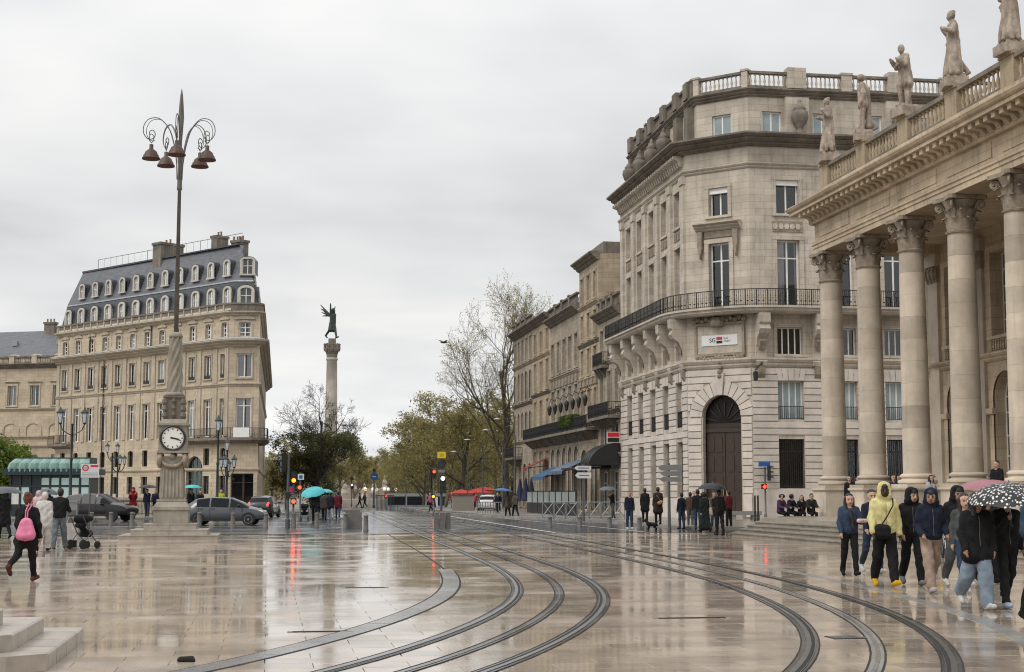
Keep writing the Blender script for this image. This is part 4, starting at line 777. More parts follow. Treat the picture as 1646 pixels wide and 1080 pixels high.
part(go, 'balcony_screen', WHITEP, lambda mb: gC.box(mb, uc - 0.75, uc + 0.75, 0.92, 0.97, 6.85, 7.75))
def inset(poly, d):
    n = len(poly); out = []
    for i in range(n):
        p = Vector(poly[i]); a = (p - Vector(poly[i - 1])).normalized(); b = (Vector(poly[(i + 1) % n]) - p).normalized(); na, nb = Vector((-a.y, a.x)), Vector((-b.y, b.x)); h = (na + nb).normalized(); m = h / max(0.35, h.dot(na)); out.append((p.x + m.x * d, p.y + m.y * d))
    return out
ring = [tuple(gP0), tuple(gP1), tuple(gP2), tuple(gP3), tuple(gP4)]
r0, r1, r2 = inset(ring, 0.1), inset(ring, 0.75), inset(ring, 2.15)
part(go, 'lower_roof', SLATE_D, lambda mb: mb.frustum(r0, r1, 18.7, 21.75)); part(go, 'roof_band', ZINC, lambda mb: mb.frustum(inset(ring, 0.68), inset(ring, 0.74), 21.7, 21.85))
part(go, 'upper_roof', SLATE, lambda mb: mb.frustum(r1, r2, 21.85, 25.55)); part(go, 'roof_ridge', SLATE_D, lambda mb: mb.prism(inset(ring, 2.05), 25.5, 25.68))
for zz in (22.3, 22.75, 23.2, 23.65, 24.1, 24.55, 25.0): pass
def dormer_meshes(w, h, depth, rise, fr, wall_mat):
    q = Fac((-w / 2 - fr, 0), (w / 2 + fr, 0)); mb = MB(); W2 = w + 2 * fr; zt = h - rise
    O = [(0, 0)] + arc(W2 / 2, zt, W2 / 2, rise + fr * 0.9, 10) + [(W2, 0)]; I = [(fr, 0.1)] + arc(W2 / 2, zt, w / 2, rise, 10) + [(W2 - fr, 0.1)]; k = len(O)
    mb.add([q.W(*p) for p in O] + [q.W(*p) for p in I] + [q.W(*p, -0.2) for p in I] + [q.W(*p, -0.25) for p in O], [(i, i + 1, k + i + 1, k + i) for i in range(k - 1)] + [(k + i, k + i + 1, 2 * k + i + 1, 2 * k + i) for i in range(k - 1)] + [(i, i + 1, 3 * k + i + 1, 3 * k + i) for i in range(k - 1)])
    q.box(mb, -0.06, W2 + 0.06, -0.1, 0.06, -0.06, 0.1)
    rf = MB(); rf.add([q.W(*p, -0.05) for p in [(u, z + 0.05) for u, z in O]] + [q.W(*p, -depth) for p in O], [(i, i + 1, k + i + 1, k + i) for i in range(k - 1)])
    wn = MB(); q.box(wn, W2 / 2 - 0.035, W2 / 2 + 0.035, -0.17, -0.13, 0.1, h - 0.03); q.box(wn, fr, W2 - fr, -0.165, -0.135, h * 0.55, h * 0.55 + 0.05); q.box(wn, fr, fr + 0.06, -0.17, -0.13, 0.1, zt); q.box(wn, W2 - fr - 0.06, W2 - fr, -0.17, -0.13, 0.1, zt)
    pn = MB(); pn.add([q.W(*p, -0.16) for p in I], [tuple(range(k))]); cu = MB(); cu.add([q.W(*p, -0.22) for p in I], [tuple(range(k))])
    return [mb.mesh('dormer', wall_mat), rf.mesh('dormer_roof', SLATE_D), wn.mesh('dormer_window', WHITEP), pn.mesh('pane', GLASS), cu.mesh('curtain', CURT), cu.mesh('dormer_back', DARKIN)]
def dormer(parent, ms, f, u, z, d, curt=True):
    loc = f.W(u, z, d); o = mk('dormer', ms[0], parent=parent, loc=loc, rz=f.rz)
    for k, nm in ((1, 'dormer_roof'), (2, 'dormer_window'), (3, 'pane')): mk(nm, ms[k], parent=o, loc=loc, rz=f.rz)
    mk('curtain' if curt else 'dormer_back', ms[4 if curt else 5], parent=o, loc=loc, rz=f.rz)
dm1, dm2, dm3, dm4 = dormer_meshes(0.85, 1.75, 1.1, 0.3, 0.24, STONEW), dormer_meshes(0.7, 1.45, 1.5, 0.3, 0.2, STONEW), dormer_meshes(1.1, 1.75, 1.0, 0.3, 0.26, STONEW), dormer_meshes(1.0, 1.55, 1.6, 0.12, 0.22, STONEW)
for i, u in enumerate(ub): dormer(go, dm1, gL, u, 19.3, -0.14, R.random() < 0.65)
for i, u in enumerate(ub[1:]): dormer(go, dm2, gL, u - 0.9, 22.35, -0.72, R.random() < 0.35)
dormer(go, dm3, gC, uc, 19.3, -0.14, False); dormer(go, dm4, gC, uc, 22.35, -0.75, False)
for i, u in enumerate(ur): dormer(go, dm1, gR, u, 19.3, -0.14); dormer(go, dm2, gR, u + 0.8, 22.35, -0.7, False)
def chimney(parent, c, w, d, z0, z1, ang, pots=3):
    o = part(parent, 'chimney', ST_DK, lambda mb: (mb.prism([(c[0] + x * math.cos(ang) - y * math.sin(ang), c[1] + x * math.sin(ang) + y * math.cos(ang)) for x, y in ((-w, -d), (w, -d), (w, d), (-w, d))], z0, z1), mb.prism([(c[0] + x * math.cos(ang) - y * math.sin(ang), c[1] + x * math.sin(ang) + y * math.cos(ang)) for x, y in ((-w - .1, -d - .1), (w + .1, -d - .1), (w + .1, d + .1), (-w - .1, d + .1))], z1, z1 + 0.25)))
    pm = MB(); pm.lathe([(0.13, 0), (0.1, 0.1), (0.1, 0.4), (0.13, 0.45)], 8); pm = pm.mesh('chimney_pot', pmat('terracotta pot', (0.25, 0.14, 0.09), 0.8))
    for i in range(pots): t = (i + 0.5) / pots * 2 - 1; mk('chimney_pot', pm, parent=o, loc=(c[0] + t * w * math.cos(ang), c[1] + t * w * math.sin(ang), z1 + 0.24))
for u, dd, w, d, z1 in ((15.2, -3.2, 0.7, 1.4, 27.0), (22.0, -4.6, 0.45, 0.7, 27.2), (26.3, -4.0, 0.5, 0.5, 26.2)): c = gL.W(u, 0, dd); chimney(go, c, w, d, 23.5, z1, gL.rz, 2)
c = PD(374, 147); chimney(go, c, 0.55, 0.45, 24.0, 26.4, gC.rz, 3)
rr = [tuple(gL.W(u, 0, -2.5)[:2]) for u in (3.4, 28.5)]; iron_rail(go, rr, 25.68, 1.1, mat=pmat('thin grey rail', (0.25, 0.25, 0.26), 0.5, metal=0.6), sp=1.1, name='roof_railing')
# ------------------------------------------------------------------ hotel block far left
ho = thing('hotel_block', 'lower golden stone block with slate roof beyond the green shrubs', 'building', (-32, 195, 0))
h0, h1 = (-58.0, 204.0), (-24.6, 189.0); fh = Fac(h0, h1); hb = [fh.L - (1.15 + 3.15 * k) for k in range(11)]
part(ho, 'wall', ST_GO, lambda mb: wall(mb, fh, 0, fh.L, gz(195), 17.2, [(u - 0.62, u + 0.62, 12.4, 14.9, 0) for u in hb] + [(u - 0.62, u + 0.62, 3.0, 6.4, 0) for u in hb], 0.3))
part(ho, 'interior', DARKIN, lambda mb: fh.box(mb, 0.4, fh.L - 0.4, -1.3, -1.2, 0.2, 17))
for u in hb:
    window(ho, fh, u, 12.4, 1.24, 2.5, -0.22, bars=(), cur=0.6); window(ho, fh, u, 3.0, 1.24, 3.4, -0.22)
    (part(ho, 'window_surround', ST_GOB, lambda mb: frame_trim(mb, fh, u, 12.4, 1.24, 2.5, 0.2, 0.08)), part(ho, 'window_surround', ST_GOB, lambda mb: fh.plate(mb, [(u - 1.05, 15.35), (u + 1.05, 15.35), (u, 15.85)], 0, 0.22)))
    part(ho, 'blind_arch', ST_GOB, lambda mb: frame_trim(mb, fh, u, 8.6, 1.9, 1.6, 0.22, 0.1, False, 0.7))
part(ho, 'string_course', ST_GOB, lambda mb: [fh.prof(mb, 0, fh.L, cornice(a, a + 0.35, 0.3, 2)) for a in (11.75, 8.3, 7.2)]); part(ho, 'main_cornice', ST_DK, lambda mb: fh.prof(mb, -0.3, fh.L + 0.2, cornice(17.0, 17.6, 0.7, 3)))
balustrade(ho, fh, 0, fh.L, 17.62, 0.9, ST_GOB, 0.2, hb[:-1], 0.7, 0.34, rmat=ST_DK)
hr = [(h0[0], h0[1]), (h1[0], h1[1]), (h1[0] + 5, h1[1] + 10), (h0[0] + 5, h0[1] + 10)]
part(ho, 'roof', SLATE, lambda mb: mb.frustum(inset(hr, 0.3), inset(hr, 4.8), 18.6, 22.2)); part(ho, 'roof_base', SLATE_D, lambda mb: mb.frustum(inset(hr, 0.05), inset(hr, 0.3), 17.6, 18.6))
for u in hb[::1]: part(ho, 'dormer', STONEW, lambda mb: fh.plate(mb, [(u - 0.75, 18.1)] + arc(u, 18.45, 0.75, 0.35, 8) + [(u + 0.75, 18.1)], -0.9, 0.0))
for u in hb[::2]: part(ho, 'roof_light', ZINC, lambda mb: fh.box(mb, u - 1.6, u - 0.9, -2.4, -2.0, 20.1, 20.7))
chimney(ho, fh.W(fh.L - 5.2, 0, -4.5), 0.7, 0.4, 21.5, 23.0, fh.rz, 3)
# ------------------------------------------------------------------ row of houses along the street
def house(label, y0, y1, zc, rows, mat, bal=None, par=None, top=None, roof=None, name='town_house'):
    t = thing(name, label, 'building', (XL + 5, (y0 + y1) / 2, gz(y0)), group='row of town houses'); f = Fac((XL, y0), (XL, y1)); L = f.L; ops = []
    for z0, z1, nb, w, rise in rows: ops += [(L * (i + 0.5) / nb - w / 2, L * (i + 0.5) / nb + w / 2, z0, z1, rise) for i in range(nb)]
    part(t, 'wall', mat, lambda mb: (wall(mb, f, 0, L, -0.4, zc, ops, 0.3), mb.add([(XL, y0, 0), (XL + 12, y0, 0), (XL + 12, y0, zc), (XL, y0, zc)], [(0, 1, 2, 3)]), mb.add([(XL, y1 + 0.01, 0), (XL + 12, y1 + 0.01, 0), (XL + 12, y1 + 0.01, zc), (XL, y1 + 0.01, zc)], [(0, 1, 2, 3)]), mb.add([(XL, y0, zc), (XL + 12, y0, zc), (XL + 12, y1, zc), (XL, y1, zc)], [(0, 1, 2, 3)])))
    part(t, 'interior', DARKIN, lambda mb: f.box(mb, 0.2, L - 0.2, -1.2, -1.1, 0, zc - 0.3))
    for r, (z0, z1, nb, w, rise) in enumerate(rows):
        for i in range(nb):
            u = L * (i + 0.5) / nb; window(t, f, u, z0, w, z1 - z0, -0.2, rise=rise, bars=(0.72,) if z1 - z0 > 2 else (), fr=0.06, cur=0.3)
            part(t, 'window_surround', mat, lambda mb: frame_trim(mb, f, u, z0, w, z1 - z0, 0.15, 0.07, True, rise))
        part(t, 'string_course', ST_DK if r % 2 else mat, lambda mb: f.prof(mb, 0, L, cornice(z0 - 0.55, z0 - 0.25, 0.22, 2)))
    part(t, 'main_cornice', ST_DK, lambda mb: f.prof(mb, -0.1, L + 0.1, cornice(zc - 0.55, zc + 0.1, 0.75, 3)))
    if par: balustrade(t, f, 0.05, L - 0.05, zc + 0.12, par, ST_DK, 0.1, [L * i / 4 for i in range(1, 4)], 0.5, 0.34)
    if roof: part(t, 'roof', SLATE, lambda mb: mb.add([(XL + 0.2, y0, zc + 0.1), (XL + 0.2, y1, zc + 0.1), (XL + 5, y1, roof), (XL + 5, y0, roof), (XL + 10, y1, zc), (XL + 10, y0, zc)], [(0, 1, 2, 3), (3, 2, 4, 5), (0, 3, 5), (1, 4, 2)]))
    for (u0, u1, z, dep) in bal or []:
        part(t, 'balcony_slab', ST_DK, lambda mb: (f.box(mb, u0, u1, -0.05, dep, z - 0.22, z), [f.prof(mb, u0 + 0.2 + k * 0.9, u0 + 0.42 + k * 0.9, [(0, z - 0.9), (0.15, z - 0.85), (dep * 0.8, z - 0.35), (dep * 0.85, z - 0.225), (0, z - 0.225)]) for k in range(int((u1 - u0) / 0.9))]))
        q = [f.W(u0, 0, 0)[:2], f.W(u0, 0, dep - 0.05)[:2], f.W(u1, 0, dep - 0.05)[:2], f.W(u1, 0, 0)[:2]]; iron_rail(t, q[::-1], z, 1.0, panel=True, sp=0.12)
    return t, f
hA, fA = house('low narrow house squeezed against the tall bank, with dark canopy and yellow sign', 114.1, 106.7, 15.4, [(12.0, 14.2, 3, 1.1, 0), (8.2, 10.9, 3, 1.15, 0), (4.9, 6.9, 2, 2.2, 0), (0.2, 3.3, 2, 2.6, 0)], ST_ROW, bal=[(0.2, 7.2, 7.4, 1.0), (0.2, 3.4, 11.4, 0.6)], par=1.0)
hB, fBq = house('tall narrow house rising above its neighbours with blank side wall', 121.5, 114.1, 20.6, [(17.2, 19.3, 3, 0.95, 0), (14.1, 16.2, 3, 0.95, 0), (11.2, 13.3, 3, 0.95, 0), (7.6, 10.0, 3, 1.1, 0), (0.3, 5.2, 2, 2.3, 0.9)], ST_ROW2, bal=[(0, 7.4, 6.8, 1.1)])
part(hB, 'parapet', ST_DK, lambda mb: mb.box(XL + 0.4, XL + 11, 114.1, 121.5, 20.6, 21.5))
hC, fCq = house('wide house with carved balustrade and five tall windows per floor', 134.5, 121.5, 17.3, [(12.3, 15.1, 5, 1.25, 0), (8.1, 10.8, 5, 1.2, 0), (1.0, 5.6, 5, 1.6, 0.7)], ST_ROW, bal=[(0, 13, 6.8, 1.1)], par=1.05, roof=22.0)
hD, fDq = house('pale flat-topped house between the carved house and the end house', 144.0, 134.5, 18.2, [(15.0, 17.0, 3, 1.1, 0), (11.4, 14.1, 3, 1.15, 0), (7.6, 10.4, 3, 1.15, 0), (0.6, 5.6, 3, 1.9, 0)], ST_ROW2, bal=[(0, 9.5, 6.8, 1.0)], roof=20.2)
hE, fEq = house('end house of the row with arched upper windows, beside the bare tree', 155.4, 144.0, 18.2, [(15.0, 17.2, 5, 1.0, 0), (11.0, 13.9, 5, 1.0, 0.4), (7.2, 9.8, 5, 1.0, 0.3), (0.4, 4.6, 4, 1.6, 0.5)], ST_ROW, bal=[(0.2, 5.4, 5.3, 1.0)], par=0.95)
part(hC, 'chimney', ST_DK, lambda mb: mb.box(XL + 1.2, XL + 3.6, 122.4, 123.6, 17.5, 20.0))
# carved friezes and wall lanterns of the middle houses
for f, t, zz in ((fCq, hC, 11.0), (fBq, hB, 10.3)):
    for i in range(int(f.L / 0.7)): part(t, 'carved_panel', ST_CAP, lambda mb: f.box(mb, 0.1 + i * 0.7, 0.6 + i * 0.7, 0, 0.12 + 0.06 * (i % 2), zz, zz + 0.7))
    for i in range(5 if f is fCq else 2):
        u = f.L * (i + 1.0) / (5 if f is fCq else 3) - 0.3; part(t, 'wall_lantern', IRON, lambda mb: (mb.tube([f.W(u, 9.9, 0.0), f.W(u, 10.1, 0.4), f.W(u, 9.7, 0.55)], 0.04, 5), mb.lathe([(0.03, 0.35), (0.2, 0.15), (0.22, 0.0), (0.13, -0.5), (0.02, -0.62)], 6, f.W(u, 9.2, 0.55))))
# ------------------------------------------------------------------ smooth bodies: tapered limbs blended into one closed skin
def skin_mesh(name, prims, mats, vox=0.022, k=0.03, extra=None, pad=0.05, fold=None):
    """prims: (a, b, ra, rb, slot). Smooth union of round cones, meshed with surface nets as ONE continuous mesh."""
    A = np.array([p[0] for p in prims], float); B = np.array([p[1] for p in prims], float); RA = np.array([p[2] for p in prims]); RB = np.array([p[3] for p in prims]); rm = np.maximum(RA, RB)[:, None]
    lo = np.minimum(A - rm, B - rm).min(0) - pad; hi = np.maximum(A + rm, B + rm).max(0) + pad
    n = np.ceil((hi - lo) / vox).astype(int) + 1; f = np.full(n, 0.5, np.float32)
    ax = [lo[i] + vox * np.arange(n[i]) for i in range(3)]
    def dist(P, i):
        ab = B[i] - A[i]; L = max(ab @ ab, 1e-9); t = np.clip(((P - A[i]) @ ab) / L, 0, 1); q = P - A[i] - t[..., None] * ab; return np.sqrt((q * q).sum(-1)) - (RA[i] + (RB[i] - RA[i]) * t)
    for i in range(len(prims)):
        m = rm[i, 0] + 3 * k + 2 * vox; a = np.maximum(((np.minimum(A[i], B[i]) - m - lo) / vox).astype(int), 0); b = np.minimum(((np.maximum(A[i], B[i]) + m - lo) / vox).astype(int) + 2, n)
        P = np.stack(np.meshgrid(*[ax[j][a[j]:b[j]] for j in range(3)], indexing='ij'), -1); d = dist(P, i).astype(np.float32); s = f[a[0]:b[0], a[1]:b[1], a[2]:b[2]]
        h = np.clip(0.5 + 0.5 * (d - s) / k, 0, 1); s[...] = d * (1 - h) + s * h - k * h * (1 - h)
    ins = f < 0; c = [f[x:n[0] - 1 + x, y:n[1] - 1 + y, z:n[2] - 1 + z] for x in (0, 1) for y in (0, 1) for z in (0, 1)]
    cnt = sum((q < 0).astype(np.int8) for q in c); mix = (cnt > 0) & (cnt < 8); idx = np.full(mix.shape, -1, np.int64); cell = np.argwhere(mix); idx[mix] = np.arange(len(cell))
    cv = np.stack([q[mix] for q in c], 1); off = np.array([(x, y, z) for x in (0, 1) for y in (0, 1) for z in (0, 1)], float); acc = np.zeros((len(cell), 3)); w = np.zeros(len(cell))
    for p in range(8):
        for q in range(p + 1, 8):
            if abs(off[p] - off[q]).sum() != 1: continue
            x = (cv[:, p] < 0) != (cv[:, q] < 0); t = cv[x, p] / (cv[x, p] - cv[x, q]); acc[x] += off[p] + (off[q] - off[p]) * t[:, None]; w[x] += 1
    V = lo + vox * (cell + acc / w[:, None]); faces = []
    for a in range(3):
        sl0 = [slice(None)] * 3; sl1 = [slice(None)] * 3; sl0[a] = slice(0, -1); sl1[a] = slice(1, None); E = np.argwhere(ins[tuple(sl0)] != ins[tuple(sl1)]); u, v = [j for j in range(3) if j != a]
        ok = (E[:, u] > 0) & (E[:, v] > 0) & (E[:, u] < n[u] - 1) & (E[:, v] < n[v] - 1); E = E[ok]; q = []
        for du, dv in ((0, 0), (1, 0), (1, 1), (0, 1)):
            e = E.copy(); e[:, u] -= du; e[:, v] -= dv; q.append(idx[e[:, 0], e[:, 1], e[:, 2]])
        q = np.stack(q, 1); s = ins[tuple(E.T)]; nn = np.cross(V[q[:, 1]] - V[q[:, 0]], V[q[:, 2]] - V[q[:, 0]])[:, a]; bad = ~s if (nn > 0).mean() > 0.5 else s; q[bad] = q[bad][:, ::-1]; faces.append(q)
    Fq = np.concatenate(faces); Fc = V[Fq].mean(1); D = np.stack([dist(Fc, i) for i in range(len(prims))], 1); slot = np.array([p[4] for p in prims])[D.argmin(1)]
    if fold:                                                    # cloth folds: shallow creases pressed into the skin
        zz = V / fold[1]; th = np.arctan2(V[:, 1], V[:, 0]); V = V + (np.stack([np.cos(th), np.sin(th), 0 * th], 1) * (fold[0] * np.sin(th * 10 + zz[:, 2] * 0.35 + 1.5 * np.sin(zz[:, 2] * 0.7)) * (V[:, 2] < fold[2]))[:, None]) if len(fold) > 3 else V + (np.stack([np.sin(zz[:, 2] * 5.1 + zz[:, 0] * 3.3 + 2 * np.sin(zz[:, 1] * 2.1)), np.sin(zz[:, 2] * 4.3 - zz[:, 0] * 4.7 + 1.3), 0 * zz[:, 0]], 1) * fold[0] * (V[:, 2] < fold[2])[:, None])
    vs = V.tolist(); fs = Fq.tolist(); ms = slot.tolist()
    if extra:
        b = len(vs); vs += extra.v; fs += [[b + i for i in q] for q in extra.f]; ms += extra.m
    me = bpy.data.meshes.new(name); me.from_pydata(vs, [], fs)
    for m in mats: me.materials.append(m)
    me.polygons.foreach_set('material_index', ms); me.polygons.foreach_set('use_smooth', [True] * len(fs)); return me
def V3(*a): return np.array(a, float)
def fingers(mb, wrist, d, side, slot, s, curl=0.5):
    """four unequal fingers with a knuckle bend, thumb leaving the side of the palm"""
    d = d / np.linalg.norm(d); up = V3(0, 1, 0) - d * d[1]; up /= max(np.linalg.norm(up), 1e-6); lat = np.cross(d, up); mb.mi = slot; palm = wrist + d * 0.075 * s
    for i, L in enumerate((0.066, 0.076, 0.072, 0.055)):
        p0 = palm + up * (0.024 - 0.016 * i) * s; p1 = p0 + d * L * 0.5 * s; dd = d * math.cos(curl) - lat * side * math.sin(curl); p2 = p1 + dd * L * 0.5 * s; mb.tube([p0, p1, p2], [0.010 * s, 0.0095 * s, 0.007 * s], 5)
    p0 = wrist + d * 0.03 * s + up * 0.02 * s; p1 = p0 + (d * 0.6 + up * 0.7) * 0.035 * s; p2 = p1 + (d * 0.95 + up * 0.15) * 0.03 * s; mb.tube([p0, p1, p2], [0.012 * s, 0.011 * s, 0.008 * s], 5)
def rotx(v, a): c, s = math.cos(a), math.sin(a); return V3(v[0], v[1] * c - v[2] * s, v[1] * s + v[2] * c)
def pose(H=1.72, legs=((14, 6), (-16, 18)), arms=((-15, 8, 20), (15, 8, 15)), lean=3, fat=1.0, coat=0.0, loose=0.015, hood=False, hair='short', turn=0, sit=None, bulk=0.015, look=0, sk=3):
    """joint chain -> tapered limbs. local: +Y forward, +X right. slots 0 top 1 trousers 2 shoes 3 skin 4 hair 5 dark"""
    s = H / 1.75; P = []; ex = MB(); r_ = lambda a: rad(a)
    hz = 0.93; hip = V3(0, 0, hz); ln = r_(lean)
    T = lambda x, y, z: V3(x, y * math.cos(ln) + (z - hz) * math.sin(ln), hz + (z - hz) * math.cos(ln) - y * math.sin(ln))     # lean forward
    add = lambda a, b, ra, rb, m: P.append((a, b, ra, rb, m))
    add(V3(-0.065, 0, hz - 0.01), V3(0.065, 0, hz - 0.01), 0.112 * fat, 0.112 * fat, 1)
    for x in (-1, 1): add(T(0.058 * x, 0.0, 0.99), T(0.075 * x, -0.005, 1.32), (0.103 + bulk * 0.6) * fat, (0.106 + bulk * 0.6) * (0.5 + 0.5 * fat), 0)
    add(T(-0.13, -0.012, 1.41), T(0.13, -0.012, 1.41), 0.062 + bulk * 0.4, 0.062 + bulk * 0.4, 0); add(T(-0.06, -0.015, 1.44), T(0.06, -0.015, 1.44), 0.066, 0.066, 0)
    add(T(0, 0.0, 1.42), T(0, 0.018, 1.52), 0.056, 0.052, 3 if not hood else 0)
    lk = r_(look); hd = lambda x, y, z: T(x * math.cos(lk) + y * math.sin(lk), 0.018 + y * math.cos(lk) - x * math.sin(lk), z)
    add(hd(0, 0.012, 1.60), hd(0, 0.0, 1.655), 0.080, 0.090, 3); add(hd(0, 0.035, 1.565), hd(0, 0.045, 1.555), 0.056, 0.05, 3); add(hd(0, 0.09 + 0.024 * hood, 1.615), hd(0, 0.108 + 0.024 * hood, 1.59), 0.011, 0.017, 3)
    for x in (-1, 1): add(hd(0.088 * x, 0.0, 1.62), hd(0.09 * x, -0.008, 1.60), 0.018, 0.014, 3)
    if hood:
        add(hd(0, -0.03, 1.60), hd(0, -0.02, 1.675), 0.112, 0.108, 0); add(hd(-0.06, -0.01, 1.52), hd(0.06, -0.01, 1.52), 0.082, 0.082, 0); add(hd(0, 0.035, 1.615), hd(0, 0.045, 1.58), 0.078, 0.07, 3)
        for x in (-1, 1): add(hd(0.075 * x, 0.03, 1.68), hd(0.082 * x, 0.035, 1.55), 0.04, 0.045, 0)
        add(hd(-0.06, 0.035, 1.72), hd(0.06, 0.035, 1.72), 0.042, 0.042, 0); add(hd(0, 0.06, 1.685), hd(0, 0.06, 1.68), 0.05, 0.05, 4)
    elif hair != 'bald':
        add(hd(0, -0.038, 1.662), hd(0, -0.02, 1.69), 0.088, 0.088, 4); add(hd(0, -0.05, 1.60), hd(0, -0.05, 1.645), 0.068, 0.08, 4)
        if hair == 'long':
            for x in (-1, 0, 1): add(hd(0.058 * x, -0.05, 1.63), hd(0.075 * x, -0.05, 1.38), 0.058, 0.045, 4)
            for x in (-1, 1): add(hd(0.08 * x, 0.0, 1.66), hd(0.085 * x, 0.03, 1.42), 0.035, 0.03, 4)
        if hair == 'bun': add(hd(0, -0.085, 1.74), hd(0, -0.09, 1.735), 0.055, 0.055, 4)
        if hair == 'curly': add(hd(-0.05, -0.03, 1.66), hd(0.05, -0.03, 1.66), 0.105, 0.105, 4)
    ex.mi = 5
    for x in (-1, 1): c = hd(0.034 * x, 0.088 + 0.024 * hood, 1.628 - 0.012 * hood); ex.lathe([(0.002, -0.009), (0.014, 0), (0.002, 0.009)], 5, c); c = hd(0.034 * x, 0.090 + 0.024 * hood, 1.652 - 0.012 * hood); ex.box(c[0] - 0.022, c[0] + 0.022, c[1] - 0.012, c[1] + 0.006, c[2] - 0.004, c[2] + 0.004)
    c = hd(0, 0.098 + 0.016 * hood, 1.552); ex.box(c[0] - 0.022, c[0] + 0.022, c[1] - 0.012, c[1] + 0.004, c[2] - 0.005, c[2] + 0.005)
    feet = []
    for x, (a, bend) in zip((-1, 1), legs):
        a, bend = r_(a), r_(bend); h = V3(0.092 * x, 0, hz - 0.03); kn = h + V3(0.012 * x, math.sin(a), -math.cos(a)) * 0.425; an = kn + V3(0.005 * x, math.sin(a - bend), -math.cos(a - bend)) * 0.42
        add(h, kn, 0.088 * fat + loose * 0.4, 0.060 + loose, 1); add(kn, an + V3(0, 0, 0.03), 0.060 + loose, 0.043 + loose, 1)
        ft = max(-0.9, min(0.5, (a - bend) * 0.75)); fd = V3(0, math.cos(ft), math.sin(ft)); up = V3(0, -math.sin(ft), math.cos(ft)); he = an - fd * 0.045 - up * 0.045; toe = an + fd * 0.18 - up * 0.046 + V3(0.015 * x, 0, 0)
        add(he, toe, 0.049, 0.042, 2); add(an, an - up * 0.03, 0.05, 0.052, 2); feet += [he[2] - 0.049, toe[2] - 0.042]
        if coat: kk = h + (kn - h) * 0.35 * min(coat, 1.0); add(V3(0.06 * x, -0.01, hz), V3(0.085 * x, kk[1] * 0.8, hz - 0.45 * coat), 0.112 * fat + bulk * 0.6, 0.118 * fat + bulk * 0.6 + 0.03 * coat, 0)
    if coat: add(V3(0, -0.01, hz), V3(0, 0.0, hz - 0.42 * coat), 0.11 * fat + bulk * 0.6, 0.12 * fat, 0)
    else: add(V3(-0.06, 0, hz + 0.04), V3(0.06, 0, hz + 0.04), 0.108 * fat + bulk * 0.6, 0.108 * fat + bulk * 0.6, 0)
    hands = []
    for x, (sw, ab, el) in zip((-1, 1), arms):
        sw, ab, el = r_(sw), r_(ab), r_(el); sh = T(0.168 * x + 0.012 * x * (fat - 1) * 4, -0.01, 1.405); d = V3(math.sin(ab) * x, math.sin(sw) * math.cos(ab), -math.cos(sw) * math.cos(ab)); e = sh + d * 0.285; d2 = V3(d[0] * 0.55 - 0.25 * math.sin(el) * x, d[1] * math.cos(el) - d[2] * math.sin(el), d[1] * math.sin(el) + d[2] * math.cos(el)); d2 /= np.linalg.norm(d2); w = e + d2 * 0.25
        add(sh, e, 0.053 + bulk * 0.5, 0.043 + bulk * 0.5, 0); add(e, w, 0.044 + bulk * 0.5, 0.034 + bulk * 0.45, 0); add(w - d2 * 0.01, w + d2 * 0.075, 0.032, 0.033, sk); fingers(ex, w, d2, x, sk, 1.0); hands.append(w + d2 * 0.09)
    dz = -min(feet) if sit is None else sit / s - (hz - 0.115)
    P = [((a + V3(0, 0, dz)) * s, (b + V3(0, 0, dz)) * s, ra * s, rb * s, m) for a, b, ra, rb, m in P]; ex.v = [(v[0] * s, v[1] * s, (v[2] + dz) * s) for v in ex.v]
    return P, ex, [(h + V3(0, 0, dz)) * s for h in hands], dz * s
# ------------------------------------------------------------------ lamp column with clock
LX, LY = -3.45, 56.4
lamp = thing('lamp_column', 'tall stone and iron lamp column with clock and five hanging lanterns', 'street lamp', (LX, LY, 0))
sq = lambda h: [(LX - h, LY - h), (LX + h, LY - h), (LX + h, LY + h), (LX - h, LY + h)]
for h, z0, z1 in ((1.72, -0.01, 0.17), (1.34, 0.171, 0.36), (0.93, 0.361, 0.56)):
    for k, (a, b, c, d) in enumerate(((-h, 0, -h, 0), (0, h, -h, 0), (0, h, 0, h), (-h, 0, 0, h))): part(lamp, 'step_stone', ST_STEP, lambda mb: (mb.box(LX + a + 0.004, LX + b - 0.004, LY + c + 0.004, LY + d - 0.004, z0, z1 - 0.03), mb.box(LX + a + 0.004 - 0.02 * (a < 0), LX + b - 0.004 + 0.02 * (b > 0), LY + c + 0.004 - 0.02 * (c < 0), LY + d - 0.004 + 0.02 * (d > 0), z1 - 0.03, z1)))
part(lamp, 'base_block', ST_LAMP, lambda mb: (mb.prism(sq(0.62), 0.56, 1.05), mb.frustum(sq(0.66), sq(0.66), 1.05, 1.16), mb.frustum(sq(0.64), sq(0.5), 1.16, 1.36), mb.prism(sq(0.52), 1.36, 1.44)))
def flute(mb):
    mb.frustum(sq(0.42), sq(0.38), 1.44, 3.0)
    for s in range(4):
        for i in range(6):
            o = -0.36 + i * 0.132
            q = [(o, -0.455), (o + 0.06, -0.455), (o + 0.06, -0.37), (o, -0.37)]; t = [(a * 0.92, b * 0.92) for a, b in q]; ro = lambda p: [(LX + (x * math.cos(s * math.pi / 2) - y * math.sin(s * math.pi / 2)), LY + (x * math.sin(s * math.pi / 2) + y * math.cos(s * math.pi / 2))) for x, y in p]
            mb.frustum(ro(q), ro(t), 1.5, 2.55)
part(lamp, 'fluted_shaft', ST_LAMP, flute)
